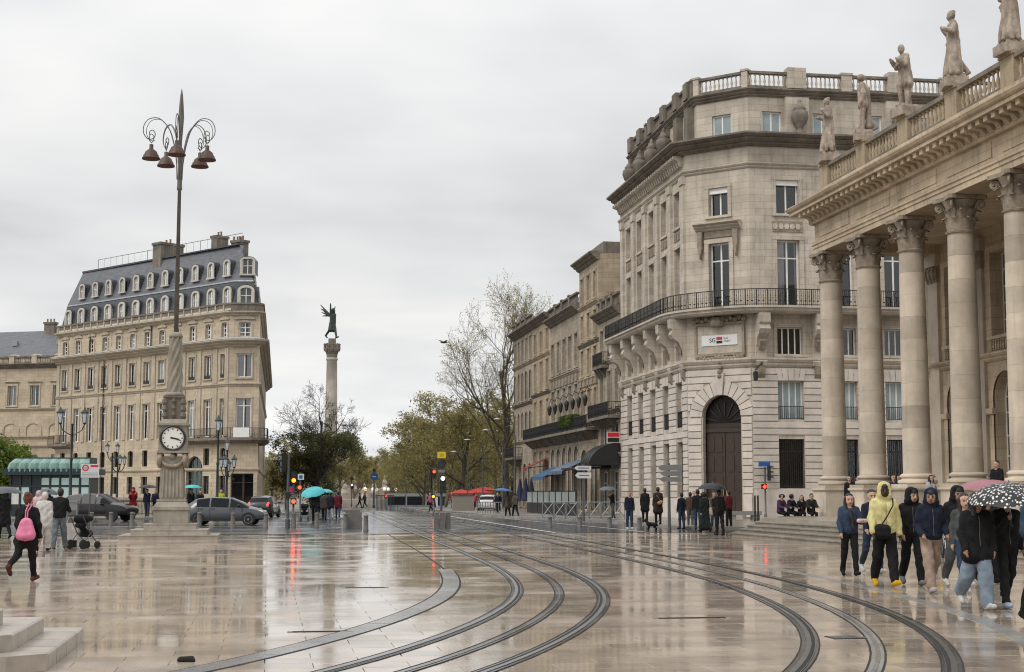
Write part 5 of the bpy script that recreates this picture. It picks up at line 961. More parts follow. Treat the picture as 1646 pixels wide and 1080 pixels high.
def swag(mb):
    for s in range(4):
        ca, sa = math.cos(s * math.pi / 2), math.sin(s * math.pi / 2); ro = lambda x, y, z: (LX + x * ca - y * sa, LY + x * sa + y * ca, z)
        mb.tube([ro(0.4 * math.sin(rad(t)), -0.46, 2.95 - 0.32 * math.cos(rad(t))) for t in range(-90, 91, 20)], [0.04, 0.05, 0.06, 0.07, 0.075, 0.075, 0.07, 0.06, 0.05, 0.04], 6)
        for x in (-0.43, 0.43): mb.tube([ro(x, -0.43, 3.1), ro(x * 1.08, -0.47, 2.9), ro(x, -0.46, 2.6)], [0.09, 0.11, 0.03], 6)
        mb.lathe([(0.03, -0.12), (0.13, 0), (0.03, 0.14)], 8, ro(0, -0.44, 2.98))
part(lamp, 'garland', ST_CAP, swag, True)
part(lamp, 'clock_housing', ST_LAMP, lambda mb: (mb.prism(sq(0.56), 3.12, 3.2), mb.prism(sq(0.50), 3.2, 4.12), mb.prism(sq(0.58), 4.12, 4.2), mb.frustum(sq(0.52), sq(0.40), 4.2, 4.36)))
def carved(mb):
    mb.frustum(sq(0.34), sq(0.33), 4.36, 5.15); mb.prism(sq(0.38), 5.15, 5.22)
    for i in range(4):
        for j in range(3): a = rad(45 + 90 * i); mb.lathe([(0.03, 0), (0.11, 0.1), (0.08, 0.24), (0.02, 0.28)], 6, (LX + 0.47 * math.cos(a), LY + 0.47 * math.sin(a), 4.36 + 0.25 * j))
        for j in range(3): a = rad(90 * i); mb.lathe([(0.03, 0), (0.09, 0.12), (0.03, 0.25)], 6, (LX + 0.35 * math.cos(a), LY + 0.35 * math.sin(a), 4.4 + 0.25 * j))
part(lamp, 'carved_block', ST_DK, carved)
clk = part(lamp, 'clock_face', pmat('clock dial', (0.74, 0.74, 0.70), 0.35), lambda mb: mb.add([(LX + 0.41 * math.cos(rad(a)), LY - 0.53, 3.66 + 0.41 * math.sin(rad(a))) for a in range(0, 360, 15)], [tuple(range(24))]))
part(clk, 'clock_rim', IRON, lambda mb: mb.tube([(LX + 0.43 * math.cos(rad(a)), LY - 0.535, 3.66 + 0.43 * math.sin(rad(a))) for a in range(0, 361, 15)], 0.045, 6))
def hand(mb, ang, L, w):
    c, s = math.sin(rad(ang)), math.cos(rad(ang)); p = lambda t, o, y: (LX + c * t + s * o, y, 3.66 + s * t - c * o); mb.add([p(-0.08, -w, LY - 0.545), p(-0.08, w, LY - 0.545), p(L, w * 0.4, LY - 0.545), p(L, -w * 0.4, LY - 0.545)], [(0, 1, 2, 3)])
part(clk, 'clock_hand', BLKP, lambda mb: hand(mb, 108, 0.36, 0.022)); part(clk, 'clock_hand', BLKP, lambda mb: hand(mb, 100, 0.25, 0.03))
for i in range(12): part(clk, 'hour_mark', BLKP, lambda mb: mb.add([(LX + r * math.sin(rad(30 * i + d)), LY - 0.54, 3.66 + r * math.cos(rad(30 * i + d))) for r, d in ((0.30, -3), (0.36, -3), (0.36, 3), (0.30, 3))], [(0, 1, 2, 3)]))
for rz in (90, 180, 270):
    cc = mk('clock_face', bpy.data.objects['clock_face'].data, parent=lamp, rz=0); m_ = Matrix.Translation((LX, LY, 0)) @ Matrix.Rotation(rad(rz), 4, 'Z') @ Matrix.Translation((-LX, -LY, 0)); cc.matrix_local = m_
def spiral(mb):
    n, k = 32, 30; vs = []; fs = []
    for i in range(k + 1):
        t = i / k; z = 5.35 + 2.05 * t
        for j in range(n): a = 2 * math.pi * j / n; r = (0.26 - 0.05 * t) + 0.042 * math.cos(7 * (a - t * 3.4)); vs.append((LX + r * math.cos(a), LY + r * math.sin(a), z))
    for i in range(k):
        for j in range(n): fs.append((i * n + j, i * n + (j + 1) % n, (i + 1) * n + (j + 1) % n, (i + 1) * n + j))
    mb.add(vs, fs); mb.lathe([(0.3, 5.2), (0.36, 5.26), (0.3, 5.36), (0.2, 5.38)], 16, (LX, LY, 0)); mb.lathe([(0.24, 7.4), (0.26, 7.45), (0.2, 7.55), (0.12, 7.6)], 16, (LX, LY, 0))
part(lamp, 'spiral_shaft', ST_LAMP, spiral, True)
POLE = pmat('weathered lamp pole', (0.14, 0.13, 0.115), 0.6, var=0.35, scale=2.0, metal=0.1)
part(lamp, 'pole', POLE, lambda mb: mb.lathe([(0.085, 7.55), (0.065, 12.95), (0.10, 12.97), (0.10, 13.05), (0.09, 13.1), (0.09, 14.25), (0.055, 14.35), (0.055, 14.85), (0.085, 15.25), (0.11, 15.75), (0.08, 16.25), (0.05, 16.6), (0.01, 16.85)], 12, (LX, LY, 0)), True)
COPPER = pmat('copper lantern', (0.075, 0.05, 0.04), 0.5, var=0.3, metal=0.3); COPPER2 = pmat('copper red lantern bowl', (0.13, 0.05, 0.03), 0.5, var=0.3, metal=0.2)  # second tone: the bowl's own copper red, no emission
prof = [(0.10, 13.7), (0.14, 14.4), (0.26, 15.1), (0.5, 15.7), (0.85, 15.98), (1.2, 15.9), (1.38, 15.6), (1.36, 15.32), (1.18, 15.14), (1.0, 15.2), (0.95, 15.38), (1.05, 15.5), (1.16, 15.42), (1.14, 15.28)]
pp_ = np.array(prof); tt_ = np.r_[0, np.cumsum(np.hypot(*np.diff(pp_, axis=0).T))]; mm_ = np.gradient(pp_, tt_, axis=0); prof = []
for i in range(len(pp_) - 1):
    for u in (0, 0.25, 0.5, 0.75): h = tt_[i + 1] - tt_[i]; prof.append(tuple(pp_[i] * (2 * u ** 3 - 3 * u ** 2 + 1) + mm_[i] * h * (u ** 3 - 2 * u ** 2 + u) + pp_[i + 1] * (3 * u ** 2 - 2 * u ** 3) + mm_[i + 1] * h * (u ** 3 - u ** 2)))
for k in range(5):
    a = rad(-90 + YAW * 0 + 72 * k - 3.5); ro = lambda r, z, o=0: (LX + r * math.cos(a) - o * math.sin(a), LY + r * math.sin(a) + o * math.cos(a), z)
    ar = part(lamp, 'scroll_arm', POLE, lambda mb: (mb.tube([ro(r, z, -0.02) for r, z in prof], 0.018, 5), mb.tube([ro(r * 0.92, z - 0.06, 0.02) for r, z in prof[4:36]], 0.013, 5)), True)
    la = part(lamp, 'lantern', COPPER, lambda mb: mb.lathe([(0.02, 0.56), (0.075, 0.54), (0.075, 0.38), (0.1, 0.36), (0.21, 0.27), (0.27, 0.12), (0.335, 0.02), (0.335, -0.02), (0.26, 0.0)], 16, ro(1.08, 14.4)), True)
    ar.location.z = la.location.z = -0.34
    part(la, 'lantern_bowl', COPPER2, lambda mb: mb.lathe([(0.26, 0.01), (0.285, 0.10), (0.28, 0.14), (0.24, 0.0), (0.18, -0.04), (0.07, -0.07)], 16, ro(1.08, 14.4)), True); part(la, 'hanger', IRON, lambda mb: (mb.tube([ro(1.08, 15.0), ro(1.16, 15.1), ro(1.15, 15.3), ro(1.08, 15.35), ro(1.0, 15.28), ro(1.0, 15.1), ro(1.08, 15.0)], 0.016, 5)))
# ------------------------------------------------------------------ far victory column
mon = thing('victory_column', 'far tall stone column carrying a winged bronze figure above the trees', 'monument', (16.9, 412.6, -1.7))
BRONZE = pmat('green bronze', (0.055, 0.07, 0.06), 0.55, var=0.3, scale=0.6, metal=0.4)
ST_MON = stone('stone column', (0.50, 0.45, 0.39), scale=0.3)
mc = (16.9, 412.6, 0)
part(mon, 'plinth', ST_MON, lambda mb: (mb.box(10.9, 22.9, 406.6, 418.6, -1.7, 4), mb.box(13.4, 20.4, 409.1, 416.1, 4, 12)))
part(mon, 'shaft', ST_MON, lambda mb: mb.lathe([(2.2, 12), (2.2, 13), (1.75, 13.6), (1.68, 20), (1.58, 30), (1.42, 38.0), (1.65, 38.2), (1.65, 38.6), (1.45, 38.8)], 24, mc), True)
part(mon, 'capital', ST_DK, lambda mb: (mb.lathe([(1.45, 38.8), (1.55, 39.8), (1.95, 40.6), (2.1, 41.2), (2.1, 41.5), (1.3, 41.5)], 16, mc), [mb.lathe([(0.15, 40.6), (0.36, 41.2), (0.32, 42.2), (0.4, 42.6), (0.15, 42.8)], 8, (mc[0] + 2.0 * math.cos(a), mc[1] + 2.0 * math.sin(a), 0)) for a in [math.pi / 4 * i for i in range(8)]], mb.box(15.9, 17.9, 411.6, 413.6, 41.5, 44.1)))
P, ex, hn, _ = pose(2.0, ((20, 5), (-18, 30)), ((-30, 20, 30), (165, 12, 10)), lean=6, coat=0.9, bulk=0.02, hair='long', sk=0)
for s_ in (-1, 1):
    for j, (L, z) in enumerate(((1.05, 0.75), (0.95, 0.5), (0.75, 0.25), (0.55, 0.02))): P.append((V3(0.08 * s_, -0.14, 1.55), V3(0.55 * s_ * (0.6 + L * 0.4) * (1.25 if s_ < 0 else 0.9), -0.42 - 0.2 * L, 1.5 + z), 0.085, 0.03, 0))
st = mk('bronze_figure', skin_mesh('bronze_figure', [(a * 4.2, b * 4.2, ra * 4.2, rb * 4.2, 0) for a, b, ra, rb, m in P], [BRONZE], 0.12, 0.12), parent=mon, loc=(16.9, 412.6, 44.1), rz=rad(215))
# ------------------------------------------------------------------ theatre statues
stp = [dict(legs=((6, 4), (-6, 10)), arms=((8, 16, 128), (4, 10, 95)), coat=1.6, hair='bun'), dict(legs=((4, 2), (-12, 24)), arms=((-4, 14, 20), (-18, 16, 40)), coat=0.25, hair='curly'), dict(legs=((2, 2), (14, 20)), arms=((16, 10, 105), (18, 8, 115)), coat=0.7, hair='short', lean=7), dict(legs=((5, 2), (-14, 20)), arms=((6, 22, 100), (12, 6, 130)), coat=1.8, hair='bun'), dict(legs=((8, 2), (-10, 20)), arms=((6, 34, 40), (10, 14, 120)), coat=1.7, hair='bun'), dict(legs=((4, 2), (-8, 14)), arms=((10, 10, 110), (4, 16, 30)), coat=1.7, hair='curly')]
slab = ['robed stone statue nearest the roof corner with a bent arm and flowing drapery', 'bare-chested stone statue beside a globe on the second balustrade pier', 'stone statue reading with bowed head on the third balustrade pier', 'robed stone statue with hair bun holding drapery on the fourth pier', 'robed stone statue with raised arm at the upper corner of the picture', 'robed stone statue farthest along the roof balustrade']
for i in range(6):
    P, ex, hn, _ = pose(2.48, bulk=0.06, loose=0.02, sk=0, look=R.uniform(-40, 40), **stp[i])
    if stp[i]['coat'] > 1:
        for j in range(7): a = rad(-60 + j * 42); P.append((V3(0.18 * math.cos(a), 0.14 * math.sin(a), 1.6), V3(0.40 * math.cos(a), 0.34 * math.sin(a), 0.1), 0.05, 0.085, 0))
        for j in range(3): P.append((V3(-0.22, 0.1 + 0.03 * j, 1.95 - 0.1 * j), V3(0.26, 0.16 - 0.03 * j, 1.35 - 0.12 * j), 0.06, 0.07, 0))
    if i == 1: P += [(V3(0.45, 0.05, 0.28), V3(0.46, 0.05, 0.3), 0.3, 0.3, 0), (V3(-0.1, -0.2, 1.9), V3(0.1, -0.25, 0.3), 0.1, 0.14, 0)]
    if i == 2: P += [(V3(-0.05, 0.34, 1.7), V3(0.12, 0.36, 1.62), 0.07, 0.07, 0), (V3(0.25, -0.25, 1.5), V3(0.35, -0.3, 0.1), 0.1, 0.2, 0)]
    if i == 3: P += [(V3(0.35, -0.1, 0.9), V3(0.42, -0.1, 0.05), 0.14, 0.26, 0)]
    me = skin_mesh('statue', [(a, b, ra, rb, 0) for a, b, ra, rb, m in P], [ST_STAT], 0.03, 0.03, fold=(0.018, 0.17, 1.75, 1))
    s_ = thing('statue', slab[i], 'statue', (24.95, COLY[i] if i else COLY[0] - 0.25, 17.02), rz=rad((80, 70, 100, 75, 95, 90)[i]), group='statues on the theatre balustrade'); mk('figure', me, parent=s_, local=True)
    mb = MB(); mb.lathe([(0.62, -0.40), (0.62, -0.06), (0.5, -0.04), (0.46, 0.06)], 4); mk('statue_base', mb, ST_STAT, s_, local=True)
# ------------------------------------------------------------------ trees
def tree_data(seed, H, spread, lv=(5, 6, 6, 5), trunk=0.3, up=0.35, r0=0.35, ang=(35, 45, 50, 50)):
    rr = random.Random(seed); segs = []; tips = []
    def grow(p, d, L, r, lev):
        n = (5, 5, 4, 3, 2)[lev]; pts = [p]; rs = [r]
        for i in range(n):
            d = (d + Vector((rr.gauss(0, 0.13), rr.gauss(0, 0.13), rr.gauss(0, 0.08) + up * (0.12 if lev else 0.02)))).normalized(); p = p + d * (L / n); pts.append(p); rs.append(r * (1 - (0.55 if lev == 0 else 0.75) * (i + 1) / n))
        segs.append((pts, rs, lev)); 
        if lev >= len(lv): tips.append((pts[-1], d)); tips.append(((pts[-1] + pts[-2]) / 2, d)); return
        m = lv[lev]
        for j in range(m):
            t = (trunk + (1 - trunk) * (j + rr.random() * 0.8) / m) if lev == 0 else (0.25 + 0.75 * (j + rr.random()) / m); i = min(n - 1, int(t * n)); q = pts[i].lerp(pts[i + 1], t * n - i) if t * n < n else pts[-1]
            a = rad(ang[lev] * rr.uniform(0.6, 1.25)); az = rr.uniform(0, 2 * math.pi) if lev else 2 * math.pi * (j * 0.382 + rr.random() * 0.2); x = d.orthogonal().normalized(); y = d.cross(x); nd = (d * math.cos(a) + (x * math.cos(az) + y * math.sin(az)) * math.sin(a)).normalized()
            grow(q, nd, L * (spread if lev == 0 else 0.58) * rr.uniform(0.75, 1.15) * (1.15 - 0.45 * t), rs[i] * 0.55, lev + 1)
    grow(Vector((0, 0, -0.3)), Vector((0, 0, 1)), H * 0.66, r0, 0)
    return segs, tips
def tree_meshes(seed, H, nleaf, lsize, bark, leaf, leafz=(0, 99), **kw):
    segs, tips = tree_data(seed, H, **kw); mb = MB()
    for pts, rs, lev in segs: mb.tube(pts, [max(r, 0.012) for r in rs], (8, 6, 4, 3, 3)[lev], cap=lev == 0)
    bm = mb.mesh('trunk', bark, True); g = np.random.default_rng(seed); T = np.array([t[0] for t in tips if leafz[0] < t[0].z < leafz[1]])
    i = g.integers(0, len(T), nleaf); c = T[i] + g.normal(0, lsize * 1.7, (nleaf, 3)); u = g.normal(size=(nleaf, 3)); u /= np.linalg.norm(u, axis=1)[:, None]; w = np.cross(u, g.normal(size=(nleaf, 3))); w /= np.linalg.norm(w, axis=1)[:, None]; s = lsize * g.uniform(0.5, 1.2, (nleaf, 1))
    V = np.stack([c - u * s, c + w * s * 0.55, c + u * s, c - w * s * 0.55], 1).reshape(-1, 3); lm = bpy.data.meshes.new('crown'); lm.from_pydata(V.tolist(), [], np.arange(4 * nleaf).reshape(-1, 4).tolist()); lm.materials.append(leaf); return bm, lm
def leafmat(name, col, var=0.35):
    m = pmat(name, col, 0.6, var=var, scale=0.5, orand=0.15, spec=0.3); t = m.node_tree; b = t.nodes['Principled BSDF']; o = t.nodes['Material Output']
    tr = N(t, 'ShaderNodeBsdfTranslucent'); tr.inputs[0].default_value = (*[c * 1.2 for c in col], 1); mx = N(t, 'ShaderNodeMixShader'); mx.inputs[0].default_value = 0.35; t.links.new(b.outputs[0], mx.inputs[1]); t.links.new(tr.outputs[0], mx.inputs[2]); t.links.new(mx.outputs[0], o.inputs[0]); return m
BARK = pmat('plane bark', (0.105, 0.09, 0.065), 0.9, var=0.4, scale=1.5); BARKD = pmat('dark bark', (0.05, 0.042, 0.035), 0.9, var=0.3, scale=1.5)
LF_BUD = leafmat('pale bud leaves', (0.34, 0.30, 0.10)); LF_OL, LF_DK, LF_FR = leafmat('olive bud leaves', (0.30, 0.26, 0.095)), leafmat('dark leaves', (0.15, 0.155, 0.065)), leafmat('fresh leaves', (0.12, 0.17, 0.03))
def plant(name, label, ms, loc, sc=1.0, rz=0.0, group=None, cat='tree'):
    t = thing(name, label, cat, loc, rz, group); t.scale = (sc, sc, sc) if not isinstance(sc, tuple) else sc; a = mk('trunk', ms[0], parent=t, local=True); b = mk('crown', ms[1], parent=t, local=True); return t
TA = tree_meshes(5, 25.5, 12000, 0.085, BARK, LF_BUD, lv=(8, 8, 7, 6), spread=0.66, trunk=0.28, up=0.8, r0=0.42)
plant('plane_tree', 'tall bare plane tree with thin buds at the end of the row', TA, (*PD(812, 174), gz(172)), (0.9, 0.9, 1.04), 1.0)
TB = tree_meshes(8, 17.5, 30000, 0.13, BARKD, LF_DK, leafz=(0.3, 8.8), lv=(10, 8, 7, 6), spread=0.6, trunk=0.06, up=0.3, r0=0.3, ang=(58, 50, 50, 50))
plant('dark_tree', 'dark leafy tree with bare top twigs before the victory column', TB, (*PD(512, 185), gz(185)), (1.08, 1.08, 1.08), 0.4)
TC = [tree_meshes(20 + i, 17.0, 13500, 0.15, BARK, LF_OL, lv=(8, 7, 6, 5), spread=0.62, trunk=0.16, up=0.4, r0=0.3, ang=(46, 46, 50, 50)) for i in range(3)]
avr = [(742, 205, 1.12), (700, 218, 1.0), (800, 215, 1.0), (765, 232, 1.05), (715, 255, 0.9), (680, 280, 0.92), (735, 262, 1.0), (690, 315, 1.0), (662, 330, 0.85), (655, 372, 1.0), (640, 400, 0.9), (705, 345, 1.0), (625, 440, 0.85), (745, 330, 1.1), (780, 285, 1.05), (820, 262, 1.0), (672, 430, 0.95)]
avl = [(590, 430, 0.95), (570, 380, 0.95), (605, 480, 0.9), (548, 345, 0.9), (575, 470, 1.0), (535, 400, 1.0), (500, 360, 0.9), (460, 330, 0.9), (440, 300, 0.85), (555, 520, 1.0), (620, 530, 1.0), (650, 520, 1.0)]
olab = ['olive plane tree in the avenue, %s' % w for w in ('right behind the bare tree', 'second to the left of the bare tree', 'beside the end house', 'behind the yellow-topped signal', 'above the red parasols', 'above the tram', 'tucked behind the lamp row', 'far along the avenue', 'small and far, over the tram roof', 'in the far middle distance', 'small, where the avenue closes', 'deep behind the first trees', 'tiny, at the end of the avenue', 'tall, behind the street lamps', 'behind the white car', 'hidden by the end house', 'far back near the avenue end')]
for i, (px, D, s) in enumerate(avr): x, y = PD(px, D); plant('avenue_tree', olab[i], TC[i % 3], (x, y, gz(y)), s, i * 1.3, 'olive trees of the avenue')
olab2 = ['hazy tree of the far esplanade, %s' % w for w in ('at the centre of the view', 'beside the column foot', 'behind the fountain lamps', 'half hidden by the dark tree', 'just left of the gap of sky', 'behind the dark tree', 'left of the victory column', 'beside the golden building', 'hugging the golden building', 'at the very back', 'low under the bright horizon', 'at the back of the avenue')]
for i, (px, D, s) in enumerate(avl): x, y = PD(px, D); plant('esplanade_tree', olab2[i], TC[(i + 1) % 3], (x, y, gz(y)), s, i * 2.1 + 0.5, 'trees of the far esplanade')
TD = tree_meshes(40, 6.2, 9000, 0.16, BARKD, LF_FR, lv=(7, 6, 5, 4), spread=0.6, trunk=0.1, up=0.3, r0=0.14, ang=(55, 50, 50, 50))
for (px, D, s, rz, w) in ((18, 122, 1.05, 0, 'largest of the fresh green shrubs, against the hotel block'), (48, 126, 0.8, 2, 'smaller fresh green shrub beside the kiosk roof'), (-25, 118, 1.05, 4, 'fresh green shrub cut by the edge of the picture')): x, y = PD(px, D); plant('green_shrub', w, TD, (x, y, 0.13), s, rz, 'green shrubs behind the kiosk', 'shrub')
# distant wood and roofs that close the view
g = np.random.default_rng(9); nl = 42000; xx = g.uniform(-190, 260, nl); top = 9 + 3.5 * np.sin(xx * 0.11) + 2.5 * np.sin(xx * 0.31 + 1) + 1.5 * np.sin(xx * 0.83); c = np.c_[xx, 560 + g.uniform(0, 14, nl), -1.7 + top * np.sqrt(g.random(nl))]; u = g.normal(size=(nl, 3)); u /= np.linalg.norm(u, axis=1)[:, None]; w = np.cross(u, g.normal(size=(nl, 3))); w /= np.linalg.norm(w, axis=1)[:, None]; s_ = 0.75 * g.uniform(0.6, 1.3, (nl, 1))
lm = bpy.data.meshes.new('distant_wood'); lm.from_pydata(np.stack([c - u * s_, c + w * s_ * 0.7, c + u * s_, c - w * s_ * 0.7], 1).reshape(-1, 3).tolist(), [], np.arange(4 * nl).reshape(-1, 4).tolist()); lm.materials.append(LF_OL); dw = mk('distant_wood', lm, kind='stuff'); dw['label'] = 'hazy olive wood closing the far end of the avenue'
for i, (x0, x1, y0, hh, lab) in enumerate(((-160, -60, 600, 14, 'long pale far building at the end of the esplanade, left part'), (-55, 60, 605, 11, 'long pale far building hidden behind the esplanade trees'), (66, 200, 600, 13, 'far pale building behind the market'))):
    t = thing('far_building', lab, 'building', ((x0 + x1) / 2, y0, -1.7)); f = Fac((x0, y0), (x1, y0)); part(t, 'wall', ST_ROW, lambda mb: f.box(mb, 0, f.L, -12, 0, -1.7, hh)); part(t, 'roof', SLATE, lambda mb: f.prof(mb, 0, f.L, [(0.5, hh), (-6, hh + 4), (-12.5, hh)]))
    for k in range(int(f.L / 9)): part(t, 'window', DARKIN, lambda mb: f.box(mb, 3 + k * 9, 5 + k * 9, 0.0, 0.05, 4, 8))
hz_ = None
# ------------------------------------------------------------------ street furniture
LITG = pmat('lantern glass', (0.62, 0.66, 0.68), 0.2); SIGW = pmat('sign face white', (0.66, 0.66, 0.65), 0.4); SIGB = pmat('sign blue', (0.02, 0.10, 0.35), 0.4); YEL = pmat('yellow panel', (0.72, 0.55, 0.02), 0.45); GREYM = pmat('grey metal post', (0.10, 0.105, 0.11), 0.45, metal=0.3); GALV = pmat('galvanised barrier', (0.25, 0.26, 0.27), 0.4, metal=0.6); BOLL = stone('granite bollard', (0.17, 0.16, 0.148), scale=6.0, streak=0.2, rough=0.5)
LRED = pmat('red signal lamp', (0.5, 0.02, 0.01), 0.3, emit=(1.0, 0.025, 0.012), estr=9.0); LAMB = pmat('amber signal lamp', (0.5, 0.2, 0.01), 0.3, emit=(1.0, 0.17, 0.012), estr=6.0); LWHT = pmat('white signal lamp', (0.6, 0.6, 0.6), 0.3, emit=(1, 0.95, 0.85), estr=4.0); LOFF = pmat('unlit signal lens', (0.03, 0.03, 0.03), 0.2)
def lantern(mb, gl, c, s=1.0):
    mb.lathe([(0.03 * s, 1.02 * s), (0.05 * s, 0.92 * s), (0.12 * s, 0.84 * s), (0.27 * s, 0.68 * s), (0.27 * s, 0.64 * s), (0.2 * s, 0.63 * s)], 8, c); mb.lathe([(0.02 * s, -0.08 * s), (0.1 * s, 0.0), (0.12 * s, 0.05 * s)], 8, c); gl.lathe([(0.12 * s, 0.05 * s), (0.22 * s, 0.62 * s)], 8, c)
    for i in range(4): a = math.pi / 4 + i * math.pi / 2; mb.tube([(c[0] + 0.125 * s * math.cos(a), c[1] + 0.125 * s * math.sin(a), c[2] + 0.04 * s), (c[0] + 0.23 * s * math.cos(a), c[1] + 0.23 * s * math.sin(a), c[2] + 0.64 * s)], 0.014 * s, 4)
def lamp_post(label, px, D, H, arms, z0=0.13, s=1.0):
    x, y = PD(px, D); t = thing('lamp_post', label, 'lamp post', (x, y, z0)); t['group'] = 'old iron lamp posts'
    mb = MB(); top = H - 1.0 * s - (0.35 if arms != [(0, 0, 0)] else 0); mb.lathe([(0.24, 0), (0.24, 0.35), (0.17, 0.45), (0.14, 1.0), (0.17, 1.1), (0.1, 1.25), (0.075, top * 0.6), (0.11, top * 0.62), (0.07, top * 0.64), (0.055, top - 0.1), (0.1, top - 0.05), (0.05, top)], 10); mk('post', mb, IRON_G, t, local=True, smooth=True)
    for (r, a, dz) in arms:
        c = (r * math.cos(rad(a)), r * math.sin(rad(a)), top + dz); ir, gl = MB(), MB(); lantern(ir, gl, c, s)
        if r: ir.tube([(0, 0, top - 0.75 + dz * 0.6), (c[0] * 0.35, c[1] * 0.35, top - 0.62 + dz), (c[0] * 0.8, c[1] * 0.8, top - 0.4 + dz), (c[0], c[1], top - 0.05 + dz)], 0.035, 5); 
        o = mk('lantern', ir, IRON_G, t, local=True); mk('lantern_glass', gl, LITG, o, local=True)
lamp_post('black lamp post with two lanterns on a curved fork, in front of the kiosk', 113, 92, 7.15, [(0.72, 0, 0.0), (0.72, 180, 0.0)])
lamp_post('black lamp post with a crown of five small lanterns, right of the kiosk', 188, 126, 5.6, [(0.55, a, -0.5) for a in (10, 82, 154, 226, 298)] , s=0.8)
lamp_post('black lamp post with two raised lanterns behind the dark car', 179, 121, 5.95, [(0.4, 0, 0), (0.4, 180, 0)], s=0.8)
lamp_post('slim black lamp post with one lantern right of the clock', 349, 96, 6.5, [(0, 0, 0)])
lamp_post('shorter black lamp post with clustered lanterns under one tall lantern', 364, 101, 5.6, [(0, 0, 0), (0.5, 20, -1.15), (0.5, 140, -1.15), (0.5, 260, -1.15), (0.5, 80, -1.4)], s=0.85)
def bollard(label, x, y, H=0.72, r=0.11, z0=0.0):
    t = thing('bollard', label, 'bollard', (x, y, z0), group='short posts along the road'); mb = MB(); mb.lathe([(r * 1.1, -0.02), (r * 1.1, 0.08), (r, 0.1), (r * 0.95, H - 0.14)], 12); mk('shaft', mb, BOLL, t, local=True, smooth='auto')
    mb = MB(); mb.lathe([(r * 0.8, H - 0.14), (r * 0.8, H - 0.11), (r, H - 0.1), (r, H - 0.03), (r * 0.6, H)], 12); mk('cap', mb, BOLL, t, local=True, smooth='auto')
for px, py, lab in ((147, 846, 'bollard beside the trolley, before the dark car door'), (178, 846, 'bollard before the front wheel of the dark car'), (212, 846, 'bollard before the nose of the dark car'), (320, 847, 'bollard before the rear wheel of the grey hatchback'), (374, 848, 'bollard before the middle of the grey hatchback'), (427, 849, 'bollard before the nose of the grey hatchback'), (472, 848, 'bollard between the two signal poles'), (509, 848, 'bollard before the group under turquoise umbrellas'), (555, 849, 'left bollard of the cluster beside the stone cube'), (578, 848, 'bollard touching the right of the stone cube'), (588, 854, 'nearest bollard, right of the stone cube by the rails'), (884, 848, 'leftmost bollard before the café barriers'), (932, 848, 'middle bollard before the café barriers'), (980, 848, 'third bollard before the café barriers'), (1028, 850, 'bollard right of the man in open jacket')):
    x, y, _ = G(px, py); bollard(lab, x, y, 0.72 if px < 800 else 0.55)
x, y, _ = G(568, 848.5); t = thing('stone_cube', 'rough grey stone block among the bollards by the rails', 'stone block', (x, y, 0)); mb = MB(); mb.frustum([(-0.4, -0.4), (0.4, -0.4), (0.4, 0.4), (-0.4, 0.4)], [(-0.36, -0.36), (0.37, -0.36), (0.36, 0.36), (-0.37, 0.36)], -0.02, 0.78); mk('block', mb, BOLL, t, local=True); mb = MB(); mb.box(-0.55, 0.3, -0.3, 0.25, 0.781, 0.86); mk('cap_slab', mb, BOLL, t, local=True)
def disc(mb, c, r, d=0.0, n=14): mb.add([(c[0] + r * math.cos(2 * math.pi * i / n), c[1] - d, c[2] + r * math.sin(2 * math.pi * i / n)) for i in range(n)], [tuple(range(n))])
def signal(label, px, py, heads, H, signs=(), faces=-1, z0=0.0, rz=0.0, pr=0.055):
    """heads: (z centre, kind, lit, x offset, turn); kinds: 3 = three lens, 1 = single/pedestrian, 'round'"""
    x, y, _ = G(px, py, z0); t = thing('traffic_signal', label, 'traffic light', (x, y, z0), rz, 'traffic lights'); mb = MB(); mb.lathe([(pr * 1.7, 0), (pr * 1.7, 0.4), (pr, 0.45), (pr, H)], 10); mk('pole', mb, GREYM, t, local=True, smooth='auto')
    for (z, kind, lit, ox, turn) in heads:
        L = {3: 3, 2: 2, 1: 1, 'round': 1}[kind]; r = 0.105 if kind != 'round' else 0.16; hh = 0.30 * L if kind != 'round' else 0.42; mb = MB(); w = 0.15 if kind != 'round' else 0.2
        if kind == 'round': mb.lathe([(0.21, -0.08), (0.21, 0.08)], 16); mb.v = [(a, c, b) for a, b, c in mb.v]
        else: mb.box(-w, w, -0.1, 0.1, -hh / 2, hh / 2)
        m = Matrix.Translation((ox, -0.14 if not turn else 0.0, z)) @ Matrix.Rotation(rad(turn), 4, 'Z'); o = mk('signal_head', mb, BLKP, t, local=True); o.matrix_local = m; WM[o.name] = WM[t.name] @ m
        for i in range(L):
            c = (0, -0.105, hh / 2 - 0.15 - 0.3 * i) if kind != 'round' else (0, -0.09, 0); on = lit.get(i) if lit else None; g = MB(); disc(g, c, r); mk('lens', g, on or LOFF, o, local=True)
            v = MB(); v.add([(c[0] + (r + 0.01) * math.cos(rad(a)), -0.105 - d, c[2] + (r + 0.01) * math.sin(rad(a))) for d in (0, 0.16) for a in range(10, 171, 20)], [(i_, i_ + 1, i_ + 10, i_ + 9) for i_ in range(8)]); mk('visor', v, BLKP, o, local=True)
    for fn in signs: fn(t)
def plate(name, x0, x1, z0, z1, mat, y=-0.08, th=0.02): return lambda t: (lambda mb: (mb.box(x0, x1, y - th, y, z0, z1), mk(name, mb, mat, t, local=True))[1])(MB())
def roundel(name, c, r, mat, y=-0.09): return lambda t: (lambda mb: (disc(mb, (c[0], y, c[1]), r, n=20), mk(name, mb, mat, t, local=True))[1])(MB())
signal('black road signal seen from the side, nearest the golden building', 462, 848, [(3.15, 3, None, -0.26, -75), (1.55, 1, None, 0.0, 90)], 3.6, pr=0.07)
